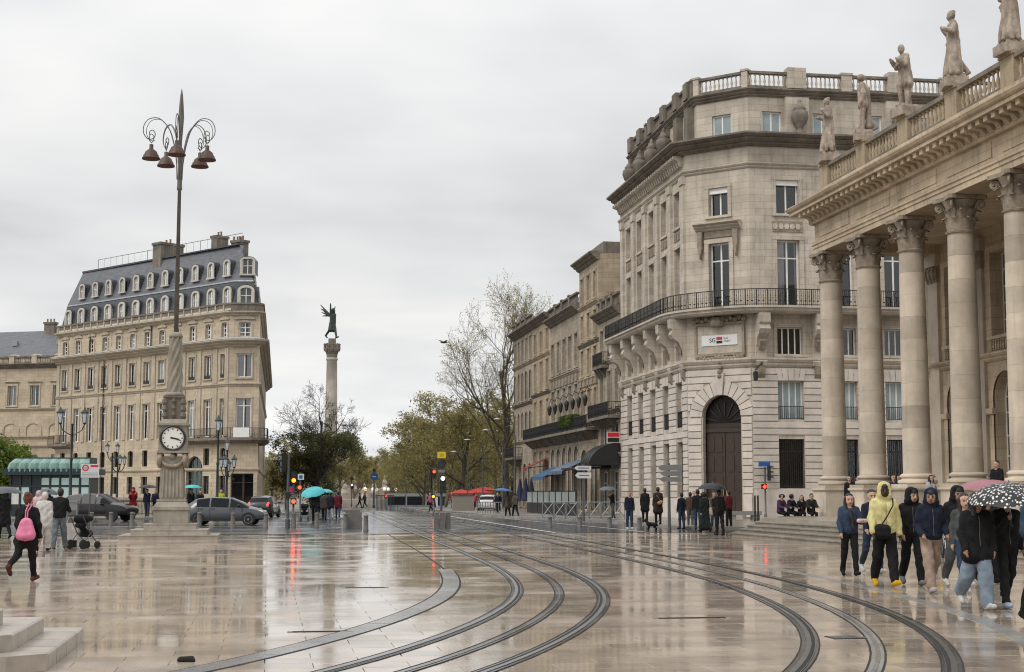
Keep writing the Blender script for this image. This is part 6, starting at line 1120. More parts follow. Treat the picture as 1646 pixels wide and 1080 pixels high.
signal('slim signal with glowing amber lens above a red one, left of the umbrellas', 471, 846, [(2.45, 2, {1: LAMB}, 0.0, 0), (1.25, 1, {0: LRED}, 0, 0)], 2.7, [roundel('sign_disc', (-0.12, 1.85), 0.16, SIGB), plate('sign_plate', -0.2, -0.06, 1.7, 1.95, REDP, -0.1)])
signal('pedestrian signal with red light under a small square sign, by the umbrellas', 482, 838, [(2.0, 1, {0: LRED}, -0.05, 0)], 2.9, [plate('sign_plate', -0.16, 0.2, 2.45, 2.8, SIGW), plate('sign_symbol', -0.08, 0.12, 2.52, 2.72, SIGB, -0.102, 0.004)])
signal('tall signal with yellow panel and round black head between the tracks', 709, 846, [(3.15, 'round', None, 0.0, 0), (2.1, 3, {0: LWHT}, 0.05, 0)], 3.6, [plate('yellow_panel', -0.21, 0.21, 3.42, 3.74, YEL), plate('panel_print', -0.1, 0.1, 3.5, 3.66, pmat('panel orange', (0.55, 0.35, 0.01), 0.5), -0.102, 0.004), plate('grey_plate', -0.16, 0.16, 2.7, 2.84, GALV)], pr=0.07)
signal('thin signal with round red light left of the yellow panel', 697, 829, [(3.1, 2, {0: LRED}, 0.0, 0), (1.42, 1, {0: LAMB}, -0.05, 0)], 3.2, z0=0.0)
signal('pole with round blue arrow sign far down the tracks', 601, 817, [(4.2, 1, None, 0.0, 0)], 4.3, [roundel('sign_disc', (0, 3.5), 0.42, SIGB), plate('arrow', -0.2, 0.2, 3.46, 3.54, SIGW, -0.1, 0.004)], pr=0.09)
signal('distant tram signal with small white light left of the blue sign', 565, 815, [(3.4, 'round', None, 0, 0), (2.5, 2, {0: LWHT}, 0, 0)], 3.7)
signal('signal before the bank with red pedestrian light and blue name plate', 1231, 838, [(2.85, 3, None, 0.25, 70), (2.05, 1, {0: LRED}, -0.12, 0)], 3.55, [plate('name_plate', -0.42, 0.3, 3.2, 3.5, SIGB), plate('name_plate_edge', -0.40, 0.28, 3.22, 3.24, SIGW, -0.102, 0.003)])
signal('green-backed signal before the bank door with red pedestrian light', 1157, 836, [(2.75, 3, None, 0.28, 160), (1.95, 1, {0: LRED}, -0.22, 0)], 3.4)
signal('far red signal above the tram roof', 588, 808, [(2.2, 1, {0: LAMB}, 0, 0)], 2.4)
x, y, _ = G(709, 849)
for i, (dx, lab) in enumerate(((-0.25, 'left'), (0.02, 'middle'), (0.3, 'right'))): t = thing('stone_post', '%s stone post of the three guarding the yellow-panel signal' % lab, 'bollard', (x + dx, y - (0.35 if i == 1 else 0.25), 0), group='stone posts round the signal'); mb = MB(); mb.frustum([(-0.12, -0.12), (0.12, -0.12), (0.12, 0.12), (-0.12, 0.12)], [(-0.11, -0.11), (0.11, -0.11), (0.11, 0.11), (-0.11, 0.11)], -0.02, 0.72); mk('shaft', mb, BOLL, t, local=True); mb = MB(); mb.frustum([(-0.12, -0.12), (0.12, -0.12), (0.12, 0.12), (-0.12, 0.12)], [(-0.08, -0.08), (0.08, -0.08), (0.08, 0.08), (-0.08, 0.08)], 0.72, 0.8); mk('cap', mb, BOLL, t, local=True)
def arrow_signs(label, px, py, rows, H, z0=0.0):
    x, y, _ = G(px, py, z0); t = thing('direction_sign', label, 'road sign', (x, y, z0)); mb = MB(); mb.lathe([(0.09, 0), (0.07, 0.3), (0.055, H)], 10); mk('post', mb, GREYM, t, local=True)
    for (z, x0, x1, h, m, txt) in rows:
        mb = MB(); a = -1 if abs(x0) > abs(x1) else 1; q = Fac((0, 0), (1, 0)); q.plate(mb, [(x0 + 0.15, z - h / 2), (x1, z - h / 2), (x1, z + h / 2), (x0 + 0.15, z + h / 2), (x0, z)], 0.08, 0.1); o = mk('sign_arrow', mb, m, t, local=True)
        if txt: mb = MB(); mb.box(x0 + 0.22, x1 - 0.12, -0.104, -0.1005, z - 0.03, z + 0.03); mk('print', mb, GALV, o, local=True)
arrow_signs('post with grey direction boards, seen from behind, among the crowd', 1076, 855, [(2.75, -0.5, 0.55, 0.24, GALV, None), (2.5, -0.4, 0.58, 0.2, GALV, None), (2.25, -0.45, 0.5, 0.2, GALV, None)], 2.95)
arrow_signs('post with two white arrow boards before the café terrace', 938, 838, [(2.9, -0.52, 0.42, 0.24, SIGW, 'Centre'), (2.5, -0.48, 0.42, 0.32, SIGW, 'Parking')], 3.1, 0.13)
# stone bench and tall twin posts by the theatre corner
x, y, _ = G(1195, 840); t = thing('stone_bench', 'pale stone bench beside the bank corner', 'bench', (x, y, 0.13)); mb = MB(); mb.box(-1.0, 1.0, -0.3, 0.3, 0.3, 0.52); mk('seat', mb, KERB, t, local=True)
for s in (-0.7, 0.7): mb = MB(); mb.box(s - 0.2, s + 0.2, -0.25, 0.25, -0.02, 0.3); mk('leg', mb, KERB, t, local=True)
for px, lab in ((1214, 'left of the twin slim black posts by the steps'), (1219, 'right of the twin slim black posts by the steps')): x, y, _ = G(px, 842); t = thing('slim_post', lab, 'post', (x, y, 0)); mb = MB(); mb.lathe([(0.07, -0.02), (0.07, 0.3), (0.05, 0.34), (0.05, 1.5)], 10); mk('shaft', mb, IRON, t, local=True); mb = MB(); mb.lathe([(0.06, 1.5), (0.07, 1.54), (0.02, 1.6)], 10); mk('cap', mb, GALV, t, local=True)
# café barriers
for i in range(7):
    x, y, _ = G(872 + i * 19, 834.5, 0.13); x2, y2, _ = G(891 + i * 19, 834.5, 0.13); a = math.atan2(y2 - y, x2 - x); L = math.hypot(x2 - x, y2 - y); t = thing('crowd_barrier', 'crossed steel barrier, number %s counted from the parasols' % ('one', 'two', 'three', 'four', 'five', 'six', 'seven')[i], 'barrier', (x, y, 0.13), a, 'steel barriers before the café'); r = 0.028
    for nm, a_, b_ in (('post', (0, 0, 0), (0, 0, 1.0)), ('post', (L - 0.05, 0, 0), (L - 0.05, 0, 1.0)), ('top_rail', (0, 0, 1.0), (L - 0.05, 0, 1.0)), ('bottom_rail', (0, 0, 0.15), (L - 0.05, 0, 0.15)), ('brace', (0, 0, 0.15), (L - 0.05, 0, 1.0)), ('brace', (L - 0.05, 0.03, 0.15), (0, 0.03, 1.0))): mb = MB(); mb.tube([a_, b_], r, 5); mk(nm, mb, GALV, t, local=True)
# café terrace: glass screens, awnings, parasols
FROST = pmat('frosted screen glass', (0.34, 0.39, 0.39), 0.15, var=0.2, scale=0.6)
ts = thing('terrace_screen', 'glass terrace screen of framed panes before the café', 'screen', (20, 105, 0.13))
for i in range(8):
    y0 = 99.0 + i * 2.4; part(ts, 'screen_pane', FROST, lambda mb: mb.box(20.46, 20.5, y0 + 0.1, y0 + 2.25, 0.95, 1.75)); part(ts, 'screen_base', BLKP, lambda mb: mb.box(20.44, 20.52, y0 + 0.05, y0 + 2.3, 0.13, 0.95)); part(ts, 'screen_post', IRON, lambda mb: mb.box(20.43, 20.53, y0 - 0.05, y0 + 0.05, 0.13, 1.85))
part(ts, 'screen_rail', IRON, lambda mb: mb.box(20.45, 20.51, 99, 118.2, 1.76, 1.82))
AWB, AWD, AWR = pmat('blue awning', (0.11, 0.155, 0.22), 0.7, var=0.2), pmat('navy fabric', (0.012, 0.02, 0.05), 0.8, var=0.3), pmat('red fabric', (0.42, 0.035, 0.025), 0.7, var=0.2)
for (y0, y1, z, m, lab) in ((119.0, 125.0, 3.5, AWB, 'sloping blue awning over the café terrace'), (127.6, 134.0, 3.1, pmat('dark blue awning', (0.03, 0.10, 0.2), 0.7), 'darker blue awning lower down, beyond the sloping one'), (135.5, 138.0, 4.0, pmat('dull red awning', (0.22, 0.03, 0.03), 0.7), 'short red awning at the far café front')):
    t = thing('awning', lab, 'awning', (XL - 1.2, y0, z)); part(t, 'canopy', m, lambda mb: (mb.add([(XL - 0.02, y0, z + 0.9), (XL - 0.02, y1, z + 0.9), (XL - 2.0, y1, z), (XL - 2.0, y0, z), (XL - 0.02, y0, z + 0.85), (XL - 0.02, y1, z + 0.85), (XL - 2.0, y1, z - 0.05), (XL - 2.0, y0, z - 0.05)], [(0, 1, 2, 3), (4, 5, 6, 7), (0, 3, 7, 4), (1, 2, 6, 5)])))
    for k in range(int((y1 - y0) / 0.6)): part(t, 'valance', m, lambda mb: mb.add([(XL - 2.0, y0 + k * 0.6, z), (XL - 2.0, y0 + k * 0.6 + 0.58, z), (XL - 2.01, y0 + k * 0.6 + 0.5, z - 0.3), (XL - 2.01, y0 + k * 0.6 + 0.08, z - 0.3)], [(0, 1, 2, 3)]))
    for yy in (y0 + 0.3, y1 - 0.3): part(t, 'support_arm', IRON, lambda mb: mb.tube([(XL, yy, z + 0.2), (XL - 1.9, yy, z - 0.03)], 0.03, 5))
for i, (px, D, lab) in enumerate(((836, 128, 'leftmost closed navy parasol at the café'), (845, 122, 'middle closed navy parasol at the café'), (854, 126, 'closed navy parasol nearest the blue awning'))):
    x, y = PD(px, D); t = thing('closed_parasol', lab, 'parasol', (x, y, 0.13), group='closed parasols'); mb = MB(); mb.tube([(0, 0, 0), (0, 0, 2.75)], 0.03, 6); mk('pole', mb, GALV, t, local=True); mb = MB(); mb.lathe([(0.03, 2.8), (0.1, 2.6), (0.2, 2.0), (0.36, 1.2), (0.42, 0.95), (0.2, 0.9)], 9); mk('folded_canopy', mb, AWD, t, local=True)
def parasol(label, px, D, r, H, mat, name='red_parasol'):
    x, y = PD(px, D); t = thing(name, label, 'parasol', (x, y, gz(y))); mb = MB(); mb.tube([(0, 0, 0), (0, 0, H)], 0.04, 6); mk('pole', mb, GALV, t, local=True); mb = MB(); mb.lathe([(0.02, H), (r * 0.5, H - 0.25), (r, H - 0.5), (r, H - 0.65), (r * 0.98, H - 0.5)], 8); mk('canopy', mb, mat, t, local=True)
parasol('left of the two red market parasols beyond the kerb', 742, 190, 1.8, 2.75, AWR); parasol('right of the two red market parasols, beside the white car', 768, 196, 2.0, 2.9, AWR); parasol('small far red parasol behind the market', 778, 225, 2.3, 3.6, AWR)
# canopy and signs of the narrow house
mq = MB(); n = 10
for i in range(n): 
    a0, a1 = rad(90 * i / n), rad(90 * (i + 1) / n); z = lambda a: 3.7 + 1.6 * math.sin(a); o = lambda a: XL - 0.05 - 2.3 * math.cos(a); mq.add([(o(a0), 107.0, z(a0)), (o(a0), 110.0, z(a0)), (o(a1), 110.0, z(a1)), (o(a1), 107.0, z(a1))], [(0, 1, 2, 3)])
for yy in (107.0, 110.0): mq.add([(XL - 0.05, yy, 3.7)] + [(XL - 0.05 - 2.3 * math.cos(rad(9 * i)), yy, 3.7 + 1.6 * math.sin(rad(9 * i))) for i in range(11)], [tuple(range(12))])
cn = mk('canopy', mq, pmat('black canopy', (0.02, 0.02, 0.022), 0.35), hA); 
for k in range(5): part(cn, 'canopy_rib', IRON, lambda mb: mb.tube([(XL - 0.06 - 2.33 * math.cos(rad(9 * i)), 107.0 + k * 0.75, 3.7 + 1.63 * math.sin(rad(9 * i))) for i in range(11)], 0.03, 4))
ys = part(hA, 'yellow_sign', pmat('sign violet', (0.10, 0.07, 0.12), 0.5), lambda mb: mb.box(XL - 0.9, XL - 0.8, 110.2, 113.8, 3.9, 4.75))
for k_, (a_, b_) in enumerate(((110.5, 111.4), (111.6, 112.5), (112.7, 113.5))): part(ys, 'yellow_panel', YEL, lambda mb: mb.box(XL - 0.95, XL - 0.9, a_, b_, 4.0, 4.65 - 0.06 * (k_ % 2)))
part(hA, 'shop_fascia', BLKP, lambda mb: mb.box(XL - 0.8, XL - 0.02, 110.1, 114.0, 3.55, 3.85)); part(hA, 'marquee', IRON, lambda mb: mb.box(XL - 2.6, XL - 0.85, 110.2, 116.5, 3.5, 3.62))
fs_ = part(bank, 'flag_sign', SIGW, lambda mb: mb.box(XL - 1.25, XL - 0.3, YE - 0.55, YE - 0.47, 5.3, 6.1)); part(fs_, 'logo_red', REDP, lambda mb: mb.box(XL - 1.2, XL - 0.35, YE - 0.58, YE - 0.56, 5.75, 6.05)); part(fs_, 'logo_black', BLKP, lambda mb: mb.box(XL - 1.2, XL - 0.35, YE - 0.58, YE - 0.56, 5.36, 5.66)); part(fs_, 'bracket', IRON, lambda mb: mb.box(XL - 0.3, XL + 0.02, YE - 0.53, YE - 0.49, 5.9, 5.96))
bx = thing('balcony_planter', 'green box hedge growing along the café balcony', 'planter', (XL - 0.7, 122, 6.8)); part(bx, 'trough', BLKP, lambda mb: mb.box(XL - 0.95, XL - 0.55, 119.5, 124.5, 6.8, 7.15))
g = np.random.default_rng(4); c = np.c_[g.uniform(XL - 1.25, XL - 0.35, 1600), g.uniform(119.4, 124.6, 1600), 7.1 + g.random(1600) ** 0.6 * 1.0]; hm = MB()
for p in c: u = Vector(g.normal(size=3)).normalized() * 0.09; w = u.orthogonal().normalized() * 0.06; p = Vector(p); hm.add([p - u, p + w, p + u, p - w], [(0, 1, 2, 3)])
mk('foliage', hm, leafmat('hedge leaves', (0.075, 0.115, 0.02)), bx)
# far modern street lights over the road
for i, (px, D, zt, lab) in enumerate(((752, 175, 6.9, 'nearest curved-arm street light over the avenue'), (776, 160, 7.6, 'second curved-arm street light before the trees'), (808, 148, 8.0, 'curved-arm street light beside the end house'), (828, 140, 8.6, 'tallest curved-arm street light at the row of houses'))):
    x, y = PD(px, D); t = thing('street_light', lab, 'street light', (x, y, gz(y)), group='modern street lights'); mb = MB(); mb.tube([(0, 0, 0), (0, 0, zt * 0.8), (-0.2, 0, zt * 0.95), (-0.9, 0, zt), (-1.7, 0, zt)], [0.09, 0.06, 0.05, 0.04, 0.035], 6); mk('post', mb, GREYM, t, local=True); mb = MB(); mb.lathe([(0.02, 0.1), (0.3, 0.04), (0.34, -0.02), (0.1, -0.05)], 10, (-1.7, 0, zt)); mk('lamp_head', mb, pmat('lamp head grey', (0.5, 0.5, 0.48), 0.4), t, local=True)
# kiosk
kx, ky = PD(86, 101); ki = thing('news_kiosk', 'dark green kiosk with scalloped glass canopy and lit panels', 'kiosk', (kx, ky, 0.13), rad(-9)); KG = pmat('kiosk green', (0.012, 0.03, 0.035), 0.35); KP = pmat('lit kiosk panel', (0.35, 0.46, 0.44), 0.3, emit=(0.75, 0.95, 0.88), estr=0.16); KC = glass_mat('canopy glass', tr=0.5); KC2 = pmat('pale canopy glass', (0.22, 0.34, 0.30), 0.3); KC = pmat('green canopy glass', (0.13, 0.24, 0.21), 0.2, var=0.25, scale=1.5, stretch=(3, 3, 1))
mb = MB(); mb.box(-2.7, 2.7, -0.9, 1.5, 0, 0.35); mk('base', mb, KG, ki, local=True); mb = MB(); mb.box(-2.62, 2.62, -0.75, 1.4, 0.35, 2.75); mk('body', mb, pmat('kiosk dark', (0.02, 0.03, 0.032), 0.4), ki, local=True)
for i in range(9): mb = MB(); xx = -2.65 + i * 0.6625; mb.box(xx - 0.06, xx + 0.06, -0.86, -0.74, 0.3, 2.8); mk('mullion', mb, KG, ki, local=True)
mb = MB(); mb.box(-2.7, 2.7, -0.85, -0.75, 1.95, 2.05); mk('transom', mb, KG, ki, local=True)
for i in range(8):
    xx = -2.59 + i * 0.6625
    if i in (2,): continue
    mb = MB(); mb.box(xx + 0.02, xx + 0.52, -0.79, -0.76, 0.8, 1.94); mk('panel', mb, KP if i % 3 else SIGW, ki, local=True)
    if i > 2: mb = MB(); mb.box(xx + 0.02, xx + 0.52, -0.79, -0.76, 2.08, 2.55); mk('panel', mb, KP, ki, local=True)
mb = MB(); mb.box(-3.05, 3.0, -1.35, 1.7, 2.75, 3.15); mk('fascia', mb, KG, ki, local=True)
for i in range(16):
    mb = MB(); x0, x1 = -2.75 + i * 0.345, -2.75 + (i + 1) * 0.345; c = (x0 + x1) / 2; mb.add([(x0, -1.25, 3.17), (c, -1.42, 2.92), (x1, -1.25, 3.17), (x1 * 0.97, -1.15, 3.5), (x0 * 0.97, -1.15, 3.5), (x1 * 0.9, -0.5, 3.85), (x0 * 0.9, -0.5, 3.85), (c, -1.38, 3.25), (c * 0.97, -1.22, 3.55)], [(0, 1, 7), (1, 2, 7), (2, 3, 8, 7), (0, 7, 8, 4), (8, 3, 5, 6), (4, 8, 6)]); mk('canopy_panel', mb, KC if i % 2 else KC2, ki, local=True)
mb = MB(); mb.box(-2.5, 2.5, -0.52, 1.4, 3.3, 3.92); mk('roof', mb, KG, ki, local=True)
# red and white notice by the kiosk
nx, ny, _ = G(142, 852); t = thing('notice_board', 'white notice with red round emblem on a post before the kiosk', 'sign', (nx, ny, 0)); mb = MB(); mb.box(-0.4, 0.4, -0.03, 0, 2.36, 2.98); nb = mk('board', mb, SIGW, t, local=True); mb = MB(); mb.tube([(0.02, 0.03, 0), (0.02, 0.03, 2.98)], 0.035, 6); mk('post', mb, GREYM, t, local=True); mb = MB(); disc(mb, (-0.2, -0.034, 2.8), 0.15, n=18); mk('emblem', mb, REDP, nb, local=True); mb = MB(); disc(mb, (-0.2, -0.037, 2.8), 0.09, n=14); mk('emblem_centre', mb, SIGW, nb, local=True); mb = MB(); mb.box(0.02, 0.36, -0.035, -0.031, 2.84, 2.93); mk('print', mb, REDP, nb, local=True); mb = MB(); mb.box(-0.25, -0.15, -0.041, -0.038, 2.78, 2.82); mk('print', mb, BLKP, nb, local=True)
for k in range(3): mb = MB(); mb.box(-0.34, 0.34, -0.035, -0.031, 2.43 + 0.07 * k, 2.445 + 0.07 * k); mk('print', mb, GALV, nb, local=True)
for (px, py, lab, H) in ((115, 862, 'grey metal cabinet behind the trolley and the man in black', 1.3),):
    x, y, _ = G(px, py); t = thing('metal_cabinet', lab, 'cabinet', (x, y, 0)); mb = MB(); mb.box(-0.2, 0.2, -0.2, 0.2, -0.02, H); mk('body', mb, GALV, t, local=True); mb = MB(); mb.box(-0.16, 0.16, -0.215, -0.205, 0.2, H - 0.3); mk('door', mb, GREYM, t, local=True); mb = MB(); mb.box(-0.23, 0.23, -0.24, 0.24, H, H + 0.06); mk('lid', mb, GALV, t, local=True)
# low railing and wall at the far pavement
t = thing('low_wall', 'long low pale wall with dark railing behind the parked cars', 'wall', (-14, 112, 0.13)); a, b = PD(160, 113), PD(268, 108); f = Fac(a, b); part(t, 'coping', KERB, lambda mb: f.box(mb, 0, f.L, 0, 0.5, 1.15, 1.35)); part(t, 'body', ST_GOB, lambda mb: f.box(mb, 0.1, f.L - 0.1, 0.08, 0.42, 0.1, 1.149)); iron_rail(t, [f.W(0, 0, 0.7)[:2], f.W(f.L, 0, 0.7)[:2]], 0.13, 0.95, sp=0.16)
# stone fence line, fountain lamps and tram far down the street
for i in range(6):
    x, y = PD(587 + i * 9.3 + (i % 2) * 3, 355 + (i % 3) * 14); t = thing('globe_lamp', 'white globe lamp by the far fountain, %s from the dark tree' % ('first', 'second', 'third', 'fourth', 'fifth', 'sixth', 'seventh', 'eighth', 'ninth')[i], 'lamp', (x, y, gz(y)), group='globe lamps of the far fountain'); mb = MB(); mb.tube([(0, 0, 0), (0, 0, 3.9)], 0.09, 6); mk('post', mb, GALV, t, local=True); mb = MB(); mb.lathe([(0.05, 3.9), (0.34, 4.1), (0.42, 4.4), (0.3, 4.7), (0.05, 4.8)], 10); mk('globe', mb, pmat('lit globe', (0.8, 0.8, 0.75), 0.3, emit=(1, 0.95, 0.8), estr=0.45), t, local=True)
fo = thing('fountain', 'far pale stone fountain with sculpted groups below the victory column', 'fountain', (*PD(565, 385), -1.7)); x, y = PD(565, 385)
part(fo, 'basin', ST_MON, lambda mb: mb.lathe([(16, -1.7), (16, 0.2), (15, 0.3), (15, 0.0)], 30, (x, y, 0))); part(fo, 'terrace', ST_MON, lambda mb: mb.box(x - 13, x + 9, y + 6, y + 14, -1.7, 3.0))
for k in range(9): part(fo, 'sculpture', ST_MON, lambda mb: mb.lathe([(0.9, 0), (1.1, 0.6), (0.6, 1.5), (0.8, 2.3), (0.35, 3.1), (0.45, 3.6), (0.1, 4.1)], 8, (x - 12 + k * 2.6, y + 4 + 2 * (k % 2), 0.2 + (k % 3))))
TRD, TRG = pmat('tram dark glass', (0.012, 0.014, 0.016), 0.12), pmat('tram silver', (0.36, 0.37, 0.38), 0.3, metal=0.4)
x0, y0 = PD(622, 300); tr = thing('tram', 'dark-windowed silver tram crossing far down the avenue', 'tram', (x0, y0, gz(300)), rad(-9.2))
for k in range(3):
    mb = MB(); a = k * 3.9; mb.box(a, a + 3.75, -1.1, 1.1, 0.35, 0.95); mb.box(a, a + 3.75, -1.1, 1.1, 2.75, 3.35); mb.box(a, a + 0.2, -1.1, 1.1, 0.9, 2.8); sec = mk('car_section', mb, TRG, tr, local=True); mb = MB(); mb.box(a + 0.2, a + 3.75, -1.08, 1.08, 0.95, 2.75); mk('window_band', mb, TRD, sec, local=True); mb = MB(); mb.box(a + 1.4, a + 2.4, -1.13, -1.11, 0.5, 2.6); mk('door', mb, TRD if k != 2 else LITG, sec, local=True)
for k in range(3): mb = MB(); mb.box(1.2 + 3.9 * k, 2.8 + 3.9 * k, -0.8, 0.8, 0.0, 0.36); mk('bogie', mb, BLKP, tr, local=True)
for k in range(1): mb = MB(); mb.lathe([(0.18, -0.02), (0.18, 0.02)], 10); mb.v = [(a - 0.05, c - 1.12, b + 2.9) for a, b, c in mb.v]; mk('tail_lamp', mb, LRED, tr, local=True)
t = thing('tram_fence', 'low slatted fence in front of the far tram', 'fence', (*PD(620, 262), gz(262))); a, b = PD(622, 268), PD(694, 262); f = Fac(a, b)
for k in range(28): part(t, 'slat', GALV, lambda mb: f.box(mb, k * f.L / 28, k * f.L / 28 + f.L / 42, 0, 0.05, gz(262), gz(262) + 0.95))
part(t, 'rail', GREYM, lambda mb: f.box(mb, 0, f.L, 0.06, 0.1, gz(262) + 0.75, gz(262) + 0.85))
t = thing('dark_fence', 'tall dark railing beside the tram, near the blue sign', 'fence', (*PD(600, 230), gz(230))); a, b = PD(605, 232), PD(634, 230); f = Fac(a, b)
for k in range(14): part(t, 'bar', IRON, lambda mb: f.box(mb, k * f.L / 14, k * f.L / 14 + 0.07, 0, 0.05, gz(230), gz(230) + 2.4))
part(t, 'rail', IRON, lambda mb: f.box(mb, 0, f.L, 0, 0.06, gz(230) + 2.3, gz(230) + 2.4))
for (px, py, w, h, lab) in ((744, 823, 1.5, 1.45, 'grey utility cabinet under the red parasols'),): x, y, _ = G(px, py); t = thing('utility_box', lab, 'cabinet', (x, y, 0)); mb = MB(); mb.box(-w / 2 - 0.2, w / 2 + 0.2, -0.4, 0.4, 0, h); mk('body', mb, pmat('cabinet beige', (0.26, 0.235, 0.2), 0.6), t, local=True); mb = MB(); mb.box(-w / 2 - 0.25, w / 2 + 0.25, -0.45, 0.45, h, h + 0.08); mk('lid', mb, GREYM, t, local=True)
# street fence before the white car
t = thing('grille_fence', 'pale upright bars standing before the white car', 'fence', (*PD(785, 116), 0)); a, b = PD(768, 119), PD(806, 115); f = Fac(a, b)
for k in range(9): part(t, 'bar', GALV, lambda mb: f.box(mb, k * f.L / 9, k * f.L / 9 + 0.05, 0, 0.05, 0, 0.95))
part(t, 'rail', GALV, lambda mb: f.box(mb, 0, f.L, 0.0, 0.05, 0.94, 1.0))
bd = thing('bird', 'lone bird gliding in the sky left of the bare tree', 'bird', (*PD(712, 90), 10.75), rad(-60)); mb = MB(); mb.lathe([(0.01, -0.28), (0.06, -0.12), (0.07, 0.05), (0.04, 0.2), (0.01, 0.3)], 8); mb.v = [(a, c, b) for a, b, c in mb.v]; mb.add([(0.05, 0.1, 0), (0.05, -0.08, 0), (0.35, -0.1, 0.1), (0.62, -0.2, 0.05), (0.36, 0.08, 0.12)], [(0, 1, 2, 4), (4, 2, 3)]); mb.add([(-0.05, 0.1, 0), (-0.05, -0.08, 0), (-0.35, -0.1, 0.14), (-0.6, -0.2, 0.22), (-0.36, 0.08, 0.16)], [(0, 1, 2, 4), (4, 2, 3)]); mk('body', mb, BLKP, bd, local=True)
x, y, _ = G(300, 1064); lo = thing('lost_glove', 'small crumpled black object lying on the wet paving', 'litter', (x, y, 0), rad(-10)); lo.scale = (0.78, 0.78, 0.8); mk('body', skin_mesh('glove', [(V3(-0.08, 0, 0.03), V3(0.06, 0.01, 0.035), 0.035, 0.04, 0), (V3(0.05, 0, 0.03), V3(0.1, -0.02, 0.02), 0.03, 0.02, 0), (V3(-0.07, 0.02, 0.03), V3(-0.1, -0.01, 0.02), 0.03, 0.02, 0)], [pmat('black cloth', (0.012, 0.011, 0.01), 0.9)], 0.012, 0.02), parent=lo, local=True)
# ------------------------------------------------------------------ cars
CGL = pmat('car window glass', (0.010, 0.013, 0.015), 0.05, spec=0.14); TYRE = pmat('tyre rubber', (0.015, 0.015, 0.016), 0.7); RIM = pmat('alloy rim', (0.45, 0.45, 0.46), 0.3, metal=0.8); PLAST = pmat('black plastic trim', (0.015, 0.015, 0.016), 0.5); HEADL = pmat('headlamp', (0.6, 0.6, 0.58), 0.1); HEADON = pmat('headlamp lit', (0.7, 0.65, 0.5), 0.2, emit=(1, 0.85, 0.55), estr=2.2); TAIL = pmat('tail lamp', (0.30, 0.01, 0.012), 0.15); TAILON = pmat('tail lamp lit', (0.5, 0.02, 0.02), 0.2, emit=(1, 0.06, 0.06), estr=2.0)
def car(label, name, loc, rz, st, paint, wheels, wr=0.32, lit=False, tail=False, plate=True):
    t = thing(name, label, 'car', loc, rz); ns = len(st); secs = []
    for (x, zb, zs, zr, w, wr_, s_, t_) in st:
        m = (zb + zs) / 2; h = [(0, zb), (w * 0.8, zb), (w * 0.95, zb + 0.07), (w, zb + 0.22), (w * 1.0, m + 0.08), (w * 0.965, zs), (wr_, zr - 0.055), (wr_ * 0.82, zr - 0.012), (0, zr)]; secs.append([(x, -y, z) for y, z in h] + [(x, y, z) for y, z in h[-2:0:-1]])
    k = len(secs[0]); body, side, top = MB(), MB(), MB(); vs = [p for s in secs for p in s]
    bf, sf, tf = [], [], []
    for i in range(ns - 1):
        for j in range(k):
            q = (i * k + j, i * k + (j + 1) % k, (i + 1) * k + (j + 1) % k, (i + 1) * k + j); jj = j if j < 8 else 15 - j
            pa, pb, pc = (np.array(vs[q[z_]]) for z_ in (0, 1, 2)); ce = (pa + pc) / 2 - V3(0, 0, 0.75); ce[0] *= 0.3; q = q if np.dot(np.cross(pb - pa, pc - pa), ce) > 0 else q[::-1]
            (sf if (jj == 5 and st[i][6]) else tf if (jj in (6, 7) and st[i][7]) else bf).append(q)
    body.add(vs, bf + [tuple(range(k)), tuple(range((ns - 1) * k, ns * k))[::-1]]); b = mk('body', body, paint, t, local=True, smooth='auto')
    for nm, F in (('side_window', sf), ('windscreen', tf)):
        if F: mb = MB(); mb.add(vs, F); o = mk(nm, mb, CGL, t, local=True, smooth='auto')
    tyre = MB(); tyre.lathe([(wr * 0.68, -0.1), (wr * 0.95, -0.105), (wr, -0.07), (wr, 0.07), (wr * 0.95, 0.105), (wr * 0.68, 0.1)], 24); tyre.v = [(a, c, b) for a, b, c in tyre.v]; tm = tyre.mesh('tyre', TYRE, 'auto')
    rim = MB(); rim.lathe([(wr * 0.70, -0.06), (wr * 0.70, -0.1), (wr * 0.62, -0.1), (wr * 0.6, -0.05)], 24); rim.lathe([(wr * 0.16, -0.1), (wr * 0.16, -0.04)], 10); rim.v = [(a, c, b) for a, b, c in rim.v]
    for i in range(7): a = 2 * math.pi * i / 7; c, s = math.cos(a), math.sin(a); rim.add([(c * r - s * o, -0.085 + d, s * r + c * o) for r, o in ((wr * 0.14, -0.03), (wr * 0.64, -0.045), (wr * 0.64, 0.045), (wr * 0.14, 0.03)) for d in (0, 0.03)], [(0, 2, 4, 6), (1, 3, 5, 7), (0, 2, 3, 1), (4, 6, 7, 5)])
    rm_ = rim.mesh('rim', RIM); wm = max(s[4] for s in st)
    for x in wheels:
        for sd in (-1, 1):
            ar = MB(); ar.lathe([(wr * 1.16, -0.004), (wr * 1.16, 0.012), (0.05, 0.012)], 24); ar.v = [(a + x, sd * (wm * 0.985 + c), max(b + wr, 0.26)) for a, b, c in ar.v]; mk('wheel_arch', ar, PLAST, b, local=True)
            o = mk('wheel', tm, parent=t, loc=(x, sd * (wm - 0.075), wr), rz=0 if sd < 0 else math.pi, local=True); mk('rim', rm_, parent=o, local=True)
    return t, b, wm
def bit(parent, name, mat, x0, x1, y0, y1, z0, z1): mb = MB(); mb.box(x0, x1, y0, y1, z0, z1); return mk(name, mb, mat, parent, local=True)
def blob(parent, name, mat, a, b, r0, r1, vox=0.025): return mk(name, skin_mesh(name, [(V3(*a), V3(*b), r0, r1, 0)], [mat], vox, 0.01), parent=parent, local=True)
